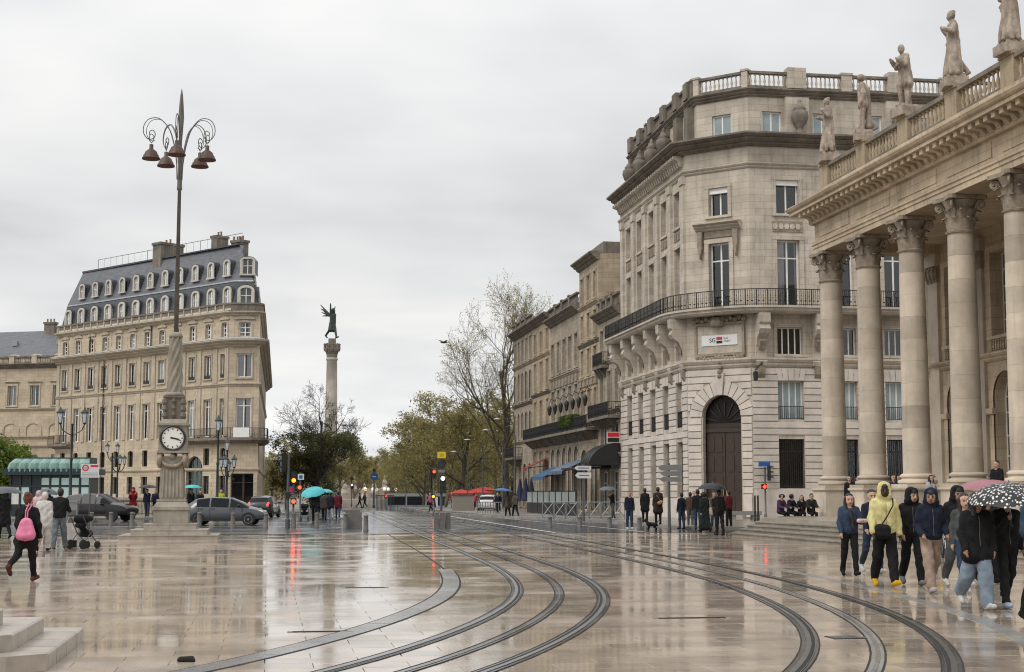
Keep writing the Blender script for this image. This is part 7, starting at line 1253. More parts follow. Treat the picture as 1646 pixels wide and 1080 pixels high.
def car_details(t, b, wm, L0, L1, zb, doors, mirx, head, tailp, lit, tailon, plates=True):
    for sd in (-1, 1):
        for x in doors: bit(b, 'door_seam', PLAST, x - 0.008, x + 0.008, sd * wm - 0.006, sd * wm + 0.004, zb + 0.14, 0.93)
        for x in doors[:-1]: bit(t, 'door_handle', PLAST, x + 0.08, x + 0.26, sd * (wm * 0.985) - 0.02, sd * (wm * 0.985) + 0.02, 0.84, 0.87)
        blob(t, 'mirror', PLAST, (mirx, sd * (wm + 0.02), 1.0), (mirx - 0.02, sd * (wm + 0.13), 1.02), 0.05, 0.07); bit(t, 'sill', PLAST, L0 + 0.9, L1 - 0.9, sd * wm * 0.99 - 0.02, sd * wm * 0.99 + 0.015, zb - 0.02, zb + 0.1)
        hx, hy, hz_ = head; blob(t, 'headlight', HEADON if lit else HEADL, (hx, sd * hy, hz_), (hx - 0.3, sd * (hy + 0.12), hz_ + 0.07), 0.085, 0.06); tx, ty, tz = tailp; blob(t, 'tail_light', TAILON if tailon else TAIL, (tx, sd * ty, tz), (tx + 0.12, sd * (ty + 0.05), tz + 0.16), 0.09, 0.07)
    bit(t, 'grille', PLAST, L1 - 0.12, L1 + 0.012, -0.5, 0.5, 0.36, 0.52); bit(t, 'front_plate', SIGW, L1 + 0.01, L1 + 0.03, -0.26, 0.26, 0.42, 0.52); bit(t, 'rear_plate', SIGW, L0 - 0.03, L0 - 0.005, -0.26, 0.26, 0.55, 0.66); bit(t, 'bumper', PLAST, L0 - 0.02, L0 + 0.3, -wm * 0.8, wm * 0.8, zb, zb + 0.14)
GREYP = pmat('grey car paint', (0.10, 0.107, 0.117), 0.32, metal=0.4, coat=0.4); DARKP = pmat('dark brown car paint', (0.018, 0.016, 0.017), 0.3, metal=0.3, coat=0.4); BLKC = pmat('black car paint', (0.012, 0.012, 0.014), 0.25, coat=0.8); WHC = pmat('white car paint', (0.62, 0.62, 0.62), 0.3, coat=0.5)
HATCH = [(-2.13, .42, .62, .70, .66, .5, 0, 0), (-2.08, .30, .80, .92, .78, .64, 0, 0), (-1.95, .27, .90, 1.05, .83, .66, 0, 1), (-1.5, .25, .95, 1.34, .865, .60, 0, 0), (-1.38, .25, .95, 1.39, .87, .6, 1, 0), (-0.72, .25, .94, 1.47, .875, .61, 0, 0), (-0.64, .25, .94, 1.475, .875, .61, 1, 0), (0.28, .25, .92, 1.44, .875, .60, 0, 0), (0.36, .25, .92, 1.425, .875, .6, 1, 1), (0.95, .25, .90, 1.18, .87, .64, 1, 1), (1.32, .25, .88, .97, .86, .68, 0, 0), (1.75, .27, .80, .87, .83, .64, 0, 0), (2.05, .30, .66, .73, .76, .56, 0, 0), (2.15, .40, .55, .60, .62, .46, 0, 0)]
ax, ay, _ = G(322, 843); bx_, by_, _ = G(404, 846); cc = ((ax + bx_) / 2, (ay + by_) / 2 + 0.8, 0); ang = -YAW * 0.9
t, b, wm = car('grey hatchback crossing behind the lamp column', 'parked_car', cc, rad(ang), HATCH, GREYP, (-1.3, 1.32), 0.315); car_details(t, b, wm, -2.12, 2.14, .25, [-1.28, -0.68, 0.36, 1.0], 0.85, (1.98, .58, .68), (-2.02, .66, .86), False, False)
SUV = [(-2.2, .50, .72, .80, .68, .5, 0, 0), (-2.16, .36, .95, 1.06, .82, .66, 0, 0), (-2.05, .34, 1.03, 1.16, .87, .68, 0, 1), (-1.72, .32, 1.08, 1.5, .90, .64, 0, 0), (-1.6, .32, 1.08, 1.55, .91, .64, 1, 0), (-0.75, .32, 1.06, 1.655, .92, .66, 0, 0), (-0.65, .32, 1.06, 1.66, .92, .66, 1, 0), (0.2, .32, 1.04, 1.63, .92, .66, 0, 0), (0.3, .32, 1.04, 1.61, .92, .65, 1, 1), (0.85, .32, 1.03, 1.35, .92, .68, 1, 1), (1.2, .32, 1.02, 1.13, .91, .72, 0, 0), (1.75, .34, .96, 1.05, .89, .70, 0, 0), (2.1, .36, .86, .94, .83, .62, 0, 0), (2.22, .44, .70, .78, .72, .54, 0, 0)]
x, y, _ = G(160, 838); t, b, wm = car('dark brown sport utility car with a lit headlamp, nearest the kiosk', 'parked_car', (x - 0.1, y + 0.2, 0), rad(-YAW - 13), SUV, DARKP, (-1.33, 1.34), 0.36); car_details(t, b, wm, -2.2, 2.2, .34, [-1.5, -0.7, 0.3, 0.95], 0.72, (1.98, .62, .84), (-2.1, .7, 1.0), True, False)
x, y, _ = G(424, 832); t, b, wm = car('small black car seen from behind with red tail lights on', 'parked_car', (x, y + 1.5, 0), rad(78), [(p[0] * 0.9, p[1], p[2], p[3] * 1.02, p[4] * 0.96, p[5], p[6], p[7]) for p in HATCH], BLKC, (-1.15, 1.2), 0.3); car_details(t, b, wm, -1.92, 1.92, .25, [-1.1, 0.3], 0.75, (1.78, .58, .68), (-1.84, .62, .84), False, True)
x, y, _ = G(786, 823); t, b, wm = car('small white car seen from behind, past the grey cabinet', 'parked_car', (x + 0.3, y + 2, 0), rad(74), [(p[0] * 0.88, p[1], p[2], p[3] * 1.04, p[4] * 0.96, p[5], p[6], p[7]) for p in HATCH], WHC, (-1.12, 1.18), 0.3); car_details(t, b, wm, -1.88, 1.88, .25, [-1.1, 0.3], 0.75, (1.75, .58, .68), (-1.8, .6, .86), False, False)
from mathutils.bvhtree import BVHTree
# ------------------------------------------------------------------ people
SKL, SKM, SKD = (0.50, 0.31, 0.23), (0.33, 0.19, 0.125), (0.05, 0.027, 0.018)
def cloth(c): return pmat('cloth %.3f %.3f %.3f' % c, c, 0.85, var=0.25, scale=5.0, bump=0.9, bscale=11.0, spec=0.2)
BK, NV, GR, DN, LJ, MR, WT, BG = (0.011, 0.011, 0.012), (0.012, 0.016, 0.03), (0.07, 0.075, 0.08), (0.028, 0.045, 0.08), (0.20, 0.25, 0.31), (0.10, 0.012, 0.018), (0.50, 0.49, 0.47), (0.29, 0.215, 0.17)
HB, HD, HR = (0.018, 0.012, 0.009), (0.008, 0.007, 0.006), (0.10, 0.03, 0.015)
def person(label, at, head, top=BK, leg=BK, shoe=BK, skin=SKL, hair=HB, hairs='short', group=None, vox=None, z=0.0, extra=None, **k):
    x, y = at[:2]; D = math.hypot(x, y); vox = vox or (0.013 if D < 31 else 0.02 if D < 36 else 0.026 if D < 66 else 0.036); P, ex, hands, dz = pose(hair=hairs, **k)
    if extra: P += extra
    me = skin_mesh('body', P, [cloth(top), cloth(leg), cloth(shoe), pmat('skin %.3f' % skin[0], skin, 0.55, spec=0.4), pmat('hair %.3f' % hair[0], hair, 0.6), pmat('eye dark', (0.01, 0.008, 0.008), 0.3)], vox, 0.024, ex, fold=(0.006, 0.16, dz + 1.44 * k.get('H', 1.72) / 1.75) if D < 66 else None)
    if D < 31:                                              # zip, hem and soles of the nearest walkers, laid on the body's own surface
        bv = BVHTree.FromPolygons([v.co for v in me.vertices], [tuple(q.vertices) for q in me.polygons]); det = []
        hs = k.get('H', 1.72) / 1.75; pts = []
        for i_ in range(14):
            h_ = bv.ray_cast(Vector((0.0, 0.8, dz + (0.95 + 0.035 * i_) * hs)), Vector((0, -1, 0)))
            if h_[0] is not None: pts.append(h_[0] + Vector((0, 0.004, 0)))
        if len(pts) > 4: z_ = MB(); z_.tube(pts, 0.006, 4); det.append(('zip', z_, cloth((0.10, 0.10, 0.10)) if max(top) < 0.1 else cloth(tuple(c * 0.6 for c in top))))
        for sd in (-1, 1):
            pk = [bv.ray_cast(Vector((sd * (0.07 + 0.018 * i_), 0.8, dz + (1.0 + 0.02 * i_) * hs)), Vector((0, -1, 0)))[0] for i_ in range(4)]
            if all(q is not None for q in pk): z_ = MB(); z_.tube([q + Vector((0, 0.003, 0)) for q in pk], 0.006, 4); det.append(('pocket', z_, cloth(tuple(c * 0.5 for c in top))))
    t = tag(mk('person', me, loc=(x, y, z), rz=rad(head)), label, 'person', group)
    if D < 31: [mk(a_, b_, c_, t, local=True) for a_, b_, c_ in det]
    M_ = Matrix.Translation((x, y, z)) @ Matrix.Rotation(rad(head), 4, 'Z'); return t, [M_ @ Vector(h) for h in hands], M_
def umbrella(label, hand, r, mat, H=0.85, tilt=(0.0, 0.0), drop=0.30):
    t = thing('umbrella', label, 'umbrella', tuple(hand)); ax = Vector((tilt[0], tilt[1], 1)).normalized(); q = ax.to_track_quat('Z', 'Y').to_matrix().to_4x4(); n, m = 16, 6; mb = MB(); vs = []
    for i in range(m + 1):
        a = i / m; rr = r * math.sin(a * 1.25) / math.sin(1.25)
        for j in range(n): s = (1.0 if j % 2 == 0 else 0.965 if a > 0.3 else 1.0); th = 2 * math.pi * j / n; vs.append((rr * s * math.cos(th), rr * s * math.sin(th), H - drop * (1 - math.cos(a * 1.25)) / (1 - math.cos(1.25)) + (0.03 * a if j % 2 else 0)))
    fs = [(i * n + j, i * n + (j + 1) % n, (i + 1) * n + (j + 1) % n, (i + 1) * n + j) for i in range(m) for j in range(n)]; mb.add(vs, fs); o = mk('canopy', mb, mat, t, local=True, smooth='auto'); o.matrix_local = q
    mb = MB(); mb.tube([(0, 0, -0.08), (0, 0, H + 0.05)], 0.009, 6); o = mk('shaft', mb, GALV, t, local=True); o.matrix_local = q; mb = MB(); mb.tube([(0, 0, -0.02), (0, 0, -0.12), (0.02, 0, -0.16)], 0.016, 6); o = mk('handle', mb, BLKP, t, local=True); o.matrix_local = q
    for j in range(0, 16, 2): mb = MB(); th = math.pi * j / 8; mb.tube([(0.02 * math.cos(th), 0.02 * math.sin(th), H - 0.02), (r * 0.6 * math.cos(th), r * 0.6 * math.sin(th), H - drop * 0.42), (r * 0.98 * math.cos(th), r * 0.98 * math.sin(th), H - drop * 1.0 - 0.005)], 0.006, 3); o = mk('rib', mb, GREYM, t, local=True); o.matrix_local = q
    return t
def umat(name, c): return pmat(name, c, 0.5, var=0.15, spec=0.4)
UMD, UMG, UMT, UMP, UMB = umat('dark umbrella', (0.018, 0.022, 0.03)), umat('grey umbrella', (0.09, 0.10, 0.11)), umat('turquoise umbrella', (0.06, 0.42, 0.45)), umat('dusty pink umbrella', (0.30, 0.13, 0.15)), umat('blue umbrella', (0.04, 0.13, 0.32))
UMS = umat('spotted umbrella', (0.014, 0.014, 0.016)); t_ = UMS.node_tree; vo = N(t_, 'ShaderNodeTexVoronoi', i_Scale=21.0); tcn = N(t_, 'ShaderNodeTexCoord'); t_.links.new(tcn.outputs['Object'], vo.inputs['Vector']); rp_ = N(t_, 'ShaderNodeValToRGB'); t_.links.new(vo.outputs['Distance'], rp_.inputs[0]); rp_.color_ramp.interpolation = 'CONSTANT'; rp_.color_ramp.elements[0].color = (0.62, 0.62, 0.6, 1); rp_.color_ramp.elements[1].position = 0.36; rp_.color_ramp.elements[1].color = (0.014, 0.014, 0.016, 1); t_.links.new(rp_.outputs[0], t_.nodes['Principled BSDF'].inputs['Base Color'])
def bag(label, name, M_, prims, mat, cords=(), cat='bag', vox=0.02):
    t = tag(mk(name, None, loc=tuple(M_.translation), rz=M_.to_euler().z), label, cat); WM[t.name] = M_; mk('bag_body', skin_mesh(name, [(V3(*a), V3(*b), r0, r1, 0) for a, b, r0, r1 in prims], [mat], vox, 0.03), parent=t, local=True)
    for c in cords: mb = MB(); mb.tube(c, 0.012, 5); mk('strap', mb, mat, t, local=True)
    return t
WALK = dict(legs=((18, 4), (-18, 22)), arms=((-16, 8, 18), (16, 8, 22))); WALK2 = dict(legs=((-14, 20), (16, 5)), arms=((14, 8, 20), (-14, 8, 18))); STAND = dict(legs=((3, 2), (-2, 2)), arms=((4, 7, 14), (4, 7, 14)), lean=0)
POCK = dict(arms=((-8, 14, 62), (-8, 14, 62)))
PG = 'people walking towards us at the theatre steps'
_, hn, Mx = person('woman in dark hood and denim jacket with patterned scarf, walking alone', G(1367, 926), 172, DN, BK, BK, SKL, HD, 'long', PG, hood=False, H=1.60, bulk=0.035, legs=((10, 2), (-12, 12)), arms=((20, 12, 75), (6, 12, 25)), extra=[(V3(0, 0.13, 1.30), V3(-0.05, 0.16, 0.95), 0.035, 0.045, 4)])
bag('small pink and white parcel in the hand of the woman in denim', 'parcel', Matrix.Translation(hn[0]), [((-0.08, 0, 0), (0.08, 0.02, 0.0), 0.045, 0.04)], cloth((0.5, 0.38, 0.36)), cat='parcel')
_, hn, Mx = person('man in pale yellow hoodie, black trousers and bright yellow shoes', G(1424, 943), 174, (0.56, 0.50, 0.235), BK, (0.55, 0.34, 0.012), SKD, HD, 'short', PG, hood=True, H=1.80, bulk=0.05, loose=0.035, lean=1, legs=((15, 4), (-13, 16)), arms=((-4, 14, 18), (8, 14, 22)), look=8)
bag('black cross-body bag worn over the yellow hoodie', 'shoulder_bag', Mx, [((0.04, 0.23, 1.02), (0.16, 0.22, 1.03), 0.085, 0.085), ((0.04, 0.23, 0.93), (0.16, 0.22, 0.94), 0.085, 0.085)], cloth(BK), [[(0.12, 0.24, 1.1), (0.02, 0.255, 1.25), (-0.1, 0.21, 1.44), (-0.14, 0.08, 1.56), (-0.1, -0.1, 1.5)]])
person('person in jeans and white boots half hidden behind the yellow hoodie', G(1403, 922), 176, NV, DN, WT, SKL, HD, 'short', PG, H=1.70, **WALK)
person('man all in black with raised hood and one hand at his chest', G(1468, 941), 170, BK, BK, (0.16, 0.16, 0.17), SKL, HD, 'short', PG, hood=True, H=1.72, bulk=0.035, loose=0.025, look=-20, legs=((16, 6), (-15, 22)), arms=((38, 6, 112), (4, 10, 30)))
person('man in navy zipped hood jacket and beige trousers', G(1499, 953), 176, NV, BG, (0.34, 0.30, 0.31), SKM, HD, 'short', PG, hood=True, H=1.71, bulk=0.045, loose=0.035, look=22, legs=((-16, 22), (18, 5)), arms=((-6, 14, 58), (-6, 14, 58)))
person('man in black hood jacket and grey jeans beside the spotted umbrella', G(1541, 944), 178, BK, GR, WT, SKM, HD, 'short', PG, hood=True, H=1.74, bulk=0.045, loose=0.025, legs=((12, 3), (-14, 18)), **POCK)
_, hn, Mx = person('woman in black puffer jacket and wide pale blue jeans under the spotted umbrella', G(1573, 980), 176, BK, LJ, WT, SKM, HB, 'long', PG, H=1.62, bulk=0.06, loose=0.055, coat=0.25, legs=((10, 3), (-20, 26)), arms=((-4, 12, 20), (-4, 12, 30)), look=-25)
_, hn, Mx = person('man in black holding up the spotted umbrella', G(1621, 978), 178, BK, BK, (0.30, 0.36, 0.44), SKM, HD, 'short', PG, H=1.64, bulk=0.045, loose=0.02, legs=((-14, 20), (12, 4)), arms=((-6, 12, 30), (30, 2, 105)))
umbrella('black umbrella with white spots shared by the couple in black', hn[1], 0.62, UMS, 0.46, (-0.08, -0.12), 0.26)
person('person in jeans and white trainers hidden behind the pale jeans', G(1553, 955), 172, GR, DN, WT, SKL, HB, 'long', PG, H=1.62, **WALK2)
_, hn, Mx = person('person under the dusty pink umbrella at the back', G(1590, 938), 180, (0.06, 0.055, 0.06), BK, BK, SKL, HB, 'long', PG, H=1.66, legs=((10, 3), (-10, 12)), arms=((-6, 10, 20), (35, 4, 112)))
umbrella('dusty pink umbrella behind the spotted one', hn[1], 0.58, UMP, 0.48, (0.0, -0.05), 0.2)
person('person in teal-blue padded jacket cut by the picture edge', G(1676, 1004), 180, (0.025, 0.05, 0.075), BK, BK, SKM, HD, 'short', PG, H=1.74, bulk=0.06, legs=((12, 4), (-12, 14)), arms=((10, 10, 30), (10, 10, 60)))
# bicycle behind them
bxy = G(1518, 898); bi = thing('bicycle', 'small bicycle with a yellow patterned bag behind the walkers', 'bicycle', (bxy[0], bxy[1], 0), rad(70)); r = 0.27
for x in (-0.45, 0.45):
    mb = MB(); mb.tube([(x + r * math.cos(rad(a)), 0, r + r * math.sin(rad(a))) for a in range(0, 361, 18)], 0.022, 5); w = mk('wheel', mb, TYRE, bi, local=True); mb = MB(); [mb.tube([(x, 0, r), (x + r * math.cos(rad(a)), 0, r + r * math.sin(rad(a)))], 0.004, 3) for a in range(0, 360, 30)]; mk('spokes', mb, GALV, w, local=True)
mb = MB(); [mb.tube(p, 0.016, 5) for p in ([(-0.45, 0, r), (-0.1, 0, 0.3), (0.35, 0, 0.75)], [(-0.1, 0, 0.3), (-0.2, 0, 0.85)], [(-0.45, 0, r), (-0.18, 0, 0.7), (0.35, 0, 0.72)], [(0.45, 0, r), (0.33, 0, 0.98)])]; mk('frame', mb, GALV, bi, local=True); mb = MB(); mb.tube([(0.33, -0.26, 0.98), (0.34, 0, 1.0), (0.33, 0.26, 0.98)], 0.016, 5); mk('handlebar', mb, BLKP, bi, local=True); blob(bi, 'saddle', BLKP, (-0.3, 0, 0.88), (-0.08, 0, 0.87), 0.06, 0.03); blob(bi, 'pannier', pmat('yellow patterned bag', (0.5, 0.33, 0.05), 0.7, var=0.9, scale=14.0), (0.45, -0.05, 0.62), (0.45, 0.08, 0.72), 0.11, 0.1)
# crowd before the bank
CG = 'people waiting before the bank'
person('man in open jacket and blue jeans facing us beside the barriers', G(1012, 851), 182, NV, DN, WT, SKL, HB, 'short', CG, H=1.70, bulk=0.02, **STAND)
person('person in black coat seen from behind, left of the dog', G(1037, 840, 0.13), -10, BK, BK, BK, SKL, HD, 'short', CG, H=1.74, z=0.13, coat=0.6, bulk=0.04, **STAND)
_, hn, Mx = person('person in dark brown coat with a tan shoulder bag behind the dog', G(1058, 843, 0.13), 5, (0.03, 0.022, 0.018), BK, BK, SKL, HD, 'short', CG, H=1.78, z=0.13, coat=0.7, bulk=0.05, **STAND)
bag('tan shoulder bag on the brown coat', 'shoulder_bag', Mx, [((-0.02, -0.24, 1.05), (0.1, -0.24, 1.1), 0.1, 0.09)], cloth((0.30, 0.17, 0.10)), [[(0.05, -0.25, 1.15), (-0.08, -0.2, 1.36), (-0.14, -0.03, 1.5)]], vox=0.03)
_, hn, Mx = person('woman in navy jacket carrying a yellow carrier bag', G(1096, 851), 20, NV, DN, BK, SKL, HD, 'short', CG, H=1.64, bulk=0.03, **STAND)
bag('bright yellow carrier bag held by the woman in navy', 'carrier_bag', Matrix.Translation(hn[1]), [((0, 0, -0.12), (0, 0, -0.28), 0.1, 0.13)], cloth((0.62, 0.47, 0.02)), vox=0.03)
for px, py, hd, tp, lg, w, kk in ((1110, 848, 0, (0.08, 0.045, 0.03), GR, 'person in brown jacket between the yellow bag and the tall man', dict(H=1.66)), (1122, 852, -15, BK, DN, 'tall man in black jacket and jeans right of the yellow bag', dict(H=1.78)), (1116, 842, 170, GR, DN, 'person in grey at the back of the waiting crowd', dict(H=1.7)), (1148, 851, 200, (0.10, 0.06, 0.04), DN, 'person in brown between the long coat and the umbrella', dict(H=1.68)), (1172, 850, 30, MR, BK, 'man in wine-red pullover right of the dark umbrella', dict(H=1.74))): person(w, G(px, py), hd, tp, lg, BK, SKL, HD, 'short', CG, bulk=0.03, **STAND, **kk)
_, hn, Mx = person('woman in long dark coat with curly hair and pale tote', G(1133, 856), 8, (0.012, 0.018, 0.018), BK, BK, SKL, HD, 'curly', CG, H=1.68, coat=1.5, bulk=0.035, **WALK)
bag('pale canvas tote on the long dark coat', 'tote_bag', Mx, [((0.26, -0.02, 1.0), (0.26, -0.02, 0.8), 0.08, 0.12)], cloth((0.42, 0.34, 0.26)), [[(0.24, 0.0, 1.1), (0.2, 0.0, 1.47), (0.25, -0.05, 1.1)]], vox=0.03)
_, hn, Mx = person('person all in black under the dark blue umbrella before the bank door', G(1157, 861), 10, BK, BK, BK, SKL, HD, 'short', CG, H=1.72, bulk=0.04, legs=((4, 2), (-6, 4)), arms=((30, 4, 112), (-4, 8, 20)))
umbrella('dark blue umbrella before the bank door', hn[0], 0.60, UMD, 0.62, (0.02, 0), 0.26)
_, hn, Mx = person('person under grey umbrella at the end of the barriers', G(985, 836, 0.13), 100, BK, GR, WT, SKL, HD, 'short', CG, H=1.68, z=0.13, legs=((8, 3), (-8, 8)), arms=((30, 4, 112), (-4, 8, 20)))
umbrella('brownish grey umbrella at the end of the barriers', hn[0], 0.55, UMG, 0.5, (0, 0), 0.24)
# dog
dg = G(1048, 853); P = [(V3(0, -0.18, 0.27), V3(0, 0.16, 0.29), 0.085, 0.10, 0), (V3(0, 0.16, 0.32), V3(0, 0.28, 0.43), 0.075, 0.055, 0), (V3(0, 0.29, 0.45), V3(0, 0.38, 0.43), 0.065, 0.035, 0), (V3(0, -0.2, 0.32), V3(0, -0.32, 0.46), 0.03, 0.015, 0)]
for s in (-1, 1): P += [(V3(0.06 * s, 0.15, 0.26), V3(0.06 * s, 0.14, 0.13), 0.045, 0.028, 0), (V3(0.06 * s, 0.14, 0.13), V3(0.06 * s, 0.16, 0.025), 0.026, 0.025, 0), (V3(0.06 * s, -0.16, 0.26), V3(0.065 * s, -0.1, 0.17), 0.06, 0.035, 0), (V3(0.065 * s, -0.1, 0.17), V3(0.065 * s, -0.2, 0.1), 0.032, 0.024, 0), (V3(0.065 * s, -0.2, 0.1), V3(0.065 * s, -0.18, 0.025), 0.024, 0.025, 0), (V3(0.045 * s, 0.28, 0.5), V3(0.06 * s, 0.27, 0.56), 0.025, 0.012, 0)]
tag(mk('dog', skin_mesh('dog', P, [cloth((0.012, 0.012, 0.013))], 0.018, 0.02), loc=(dg[0], dg[1], 0), rz=rad(60)), 'small black dog standing on the road beside the waiting people', 'dog')
# people on the theatre podium
TG = 'people resting under the colonnade'
SITP = dict(legs=((82, 80), (80, 84)), lean=8, arms=((30, 10, 50), (30, 10, 50)))
for px, D, hd, tp, lg, sk_, w, kk in ((1366, 64.5, 150, BK, BK, SKL, 'man in black standing beside the first pedestal', STAND), (1379, 65.5, 200, (0.03, 0.03, 0.035), BK, SKL, 'person leaning behind the first pedestal', STAND), (1437, 60.5, 170, (0.035, 0.03, 0.07), BK, SKL, 'person in violet jacket between the second and third column', STAND), (1446, 62.5, 120, NV, DN, SKL, 'person in navy beside the violet jacket', STAND)): person(w, PD(px, D), hd, tp, lg, BK, sk_, HD, 'short', TG, z=0.65, H=1.70, bulk=0.03, **kk)
person('woman in pale grey jacket seated between the pedestals', PD(1497, 55.0), 195, (0.36, 0.36, 0.38), (0.08, 0.04, 0.12), BK, SKL, HD, 'long', TG, z=0.65, H=1.62, bulk=0.035, **STAND)
person('man in black sitting high between the last two columns', PD(1604, 50.4), 120, BK, BK, BK, SKL, HD, 'short', TG, z=1.0, H=1.70, bulk=0.04, legs=((4, 3), (2, 2)), arms=((10, 10, 60), (10, 10, 60)), lean=2)
for px, D, tp, w in ((1254, 66.0, (0.06, 0.03, 0.07), 'purple-jacketed person sitting on the top step, outermost'), (1270, 66.6, NV, 'broad person in navy sitting on the top step'), (1288, 66.4, BK, 'person in black sitting between navy and pink hat on the top step'), (1303, 66.2, (0.02, 0.025, 0.02), 'person in dark green sitting on the top step by the pedestal')): person(w, PD(px, D), 190 + R.uniform(-35, 25), tp, BK, BK, SKL, HB if px % 2 else HD, ('long', 'short', 'curly', 'short')[px % 4], TG, z=0.65, H=1.52 + 0.05 * (px % 4), bulk=0.05, sit=0.1, look=R.uniform(-40, 40), **SITP)
# left foreground
_, hn, Mx = person('woman in black with auburn bun and pink backpack walking away', G(40, 935), -14, BK, BK, (0.09, 0.035, 0.025), SKL, HR, 'bun', None, H=1.62, fat=1.2, bulk=0.03, coat=0.3, legs=((-26, 34), (14, 2)), arms=((14, 10, 20), (-6, 16, 14)), lean=2)
bag('pink drawstring backpack on the woman in black', 'backpack', Mx, [((0.02, -0.19, 1.12), (0.12, -0.19, 1.12), 0.06, 0.06), ((-0.03, -0.21, 0.86), (0.17, -0.21, 0.86), 0.085, 0.085), ((0.07, -0.2, 1.12), (0.07, -0.23, 0.86), 0.08, 0.1), ((0.0, -0.2, 1.07), (-0.03, -0.21, 0.9), 0.06, 0.08), ((0.14, -0.2, 1.07), (0.18, -0.21, 0.9), 0.06, 0.08)], pmat('pink nylon', (0.62, 0.17, 0.30), 0.45, var=0.25, scale=7.0, bump=0.4, bscale=14.0), [[(0.08, -0.2, 1.15), (0.09, -0.18, 1.32), (0.12, -0.06, 1.45)], [(0.05, -0.2, 1.15), (0.05, -0.19, 1.32), (0.06, -0.08, 1.46)]], cat='backpack')
person('man in black jacket and grey jeans pushing the loaded trolley', G(94, 884), -10, BK, (0.13, 0.15, 0.165), (0.14, 0.13, 0.13), SKL, HD, 'short', None, H=1.74, bulk=0.05, loose=0.03, legs=((-10, 4), (20, 4)), arms=((20, 8, 50), (26, 8, 50)))
person('person with white hair in white quilted jacket', G(69, 886), -5, WT, WT, BK, SKL, (0.5, 0.48, 0.45), 'short', None, H=1.66, bulk=0.055, loose=0.03, coat=0.3, **WALK2)
_, hn, Mx = person('person in black coat under a grey umbrella at the picture edge', G(6, 866), 30, BK, BK, BK, SKL, HD, 'long', None, H=1.70, coat=0.8, bulk=0.04, legs=((16, 4), (-16, 18)), arms=((-8, 8, 20), (30, 2, 112)))
umbrella('grey umbrella at the left picture edge', hn[1], 0.66, UMG, 0.5, (0.0, 0), 0.26)
person('child-sized person in pale pink raincoat near the kiosk', G(60, 852), -20, (0.55, 0.42, 0.42), GR, BK, SKL, HB, 'short', None, hood=True, H=1.72, bulk=0.05, coat=0.5, **STAND)
_, hn, Mx = person('person in navy under a dark umbrella by the kiosk', G(76, 850), 0, NV, BK, BK, SKL, HD, 'short', None, H=1.74, bulk=0.05, legs=((3, 2), (-3, 2)), arms=((30, 4, 112), (4, 8, 20))); umbrella('dark umbrella by the kiosk', hn[0], 0.55, UMG, 0.42, (0, 0), 0.3)
person('man in red hooded jacket standing behind the dark car', PD(214, 90), 185, (0.20, 0.012, 0.015), BK, BK, SKL, HD, 'short', None, z=0.13, hood=True, H=1.84, bulk=0.05, coat=0.3, legs=((2, 1), (-2, 1)), arms=((35, 4, 100), (35, 4, 100)))
UG = 'people on the far pavement'
_, hn, Mx = person('person in navy under a black umbrella left of the lamp column', PD(237, 98), 170, NV, DN, BK, SKL, HD, 'short', UG, z=0.13, H=1.76, bulk=0.04, legs=((8, 3), (-8, 8)), arms=((30, 4, 112), (4, 8, 20))); umbrella('black umbrella left of the lamp column', hn[0], 0.62, UMD, 0.6, (0, 0), 0.22)
person('person in dark blue touching the black umbrella pair', PD(250, 99), 185, (0.015, 0.02, 0.04), NV, BK, SKL, HD, 'short', UG, z=0.13, H=1.76, bulk=0.05, **WALK)
_, hn, Mx = person('person in black under a turquoise umbrella right of the lamp column', PD(307, 98), 175, BK, BK, BK, SKL, HD, 'short', UG, z=0.13, H=1.76, bulk=0.05, legs=((8, 3), (-8, 8)), arms=((30, 4, 112), (4, 8, 20))); umbrella('turquoise umbrella right of the lamp column', hn[0], 0.62, UMT, 0.6, (0, 0), 0.22)
person('second person in black right of the lamp column', PD(322, 99), 190, BK, BK, BK, SKL, HD, 'long', UG, z=0.13, H=1.7, bulk=0.05, **WALK2)
person('person in yellow-green vest behind the grey hatchback roof', PD(356, 102), 170, (0.36, 0.42, 0.04), BK, BK, SKL, HD, 'short', UG, z=0.13, H=1.74, bulk=0.04, **STAND)
# group under turquoise umbrellas in the middle distance
KG_ = 'group under turquoise umbrellas'
for px, py, hd, tp, lg, w, H_ in ((521, 836, -8, (0.05, 0.042, 0.04), BK, 'person in grey-brown coat in the middle of the group', 1.74), (531, 835, 4, NV, LJ, 'person in navy and light jeans beside the wine-red coat', 1.70), (543, 834, -4, MR, DN, 'person in wine-red coat at the end of the group', 1.76), (515, 832, 10, BK, DN, 'person in black half hidden behind the group', 1.72)): person(w, G(px, py), hd, tp, lg, BK if px != 531 else WT, SKL, HD, 'short', KG_, H=H_, bulk=0.05, coat=0.3, **(WALK if px % 2 else WALK2))
_, hn, Mx = person('person in black pushing the pushchair under the big turquoise umbrella', G(505, 839), -12, BK, BK, BK, SKL, HD, 'short', KG_, H=1.78, bulk=0.05, legs=((14, 4), (-14, 16)), arms=((34, 4, 108), (30, 6, 40))); umbrella('big turquoise umbrella tilted over the pushchair', hn[0], 0.72, UMT, 0.52, (-0.2, -0.35), 0.34)
_, hn, Mx = person('person carrying the smaller turquoise umbrella', G(526, 832), 0, GR, BK, BK, SKL, HD, 'short', KG_, H=1.72, bulk=0.04, legs=((8, 3), (-8, 8)), arms=((30, 4, 112), (4, 8, 20))); umbrella('smaller turquoise umbrella in the middle of the group', hn[0], 0.50, UMT, 0.5, (0.1, -0.1), 0.2)
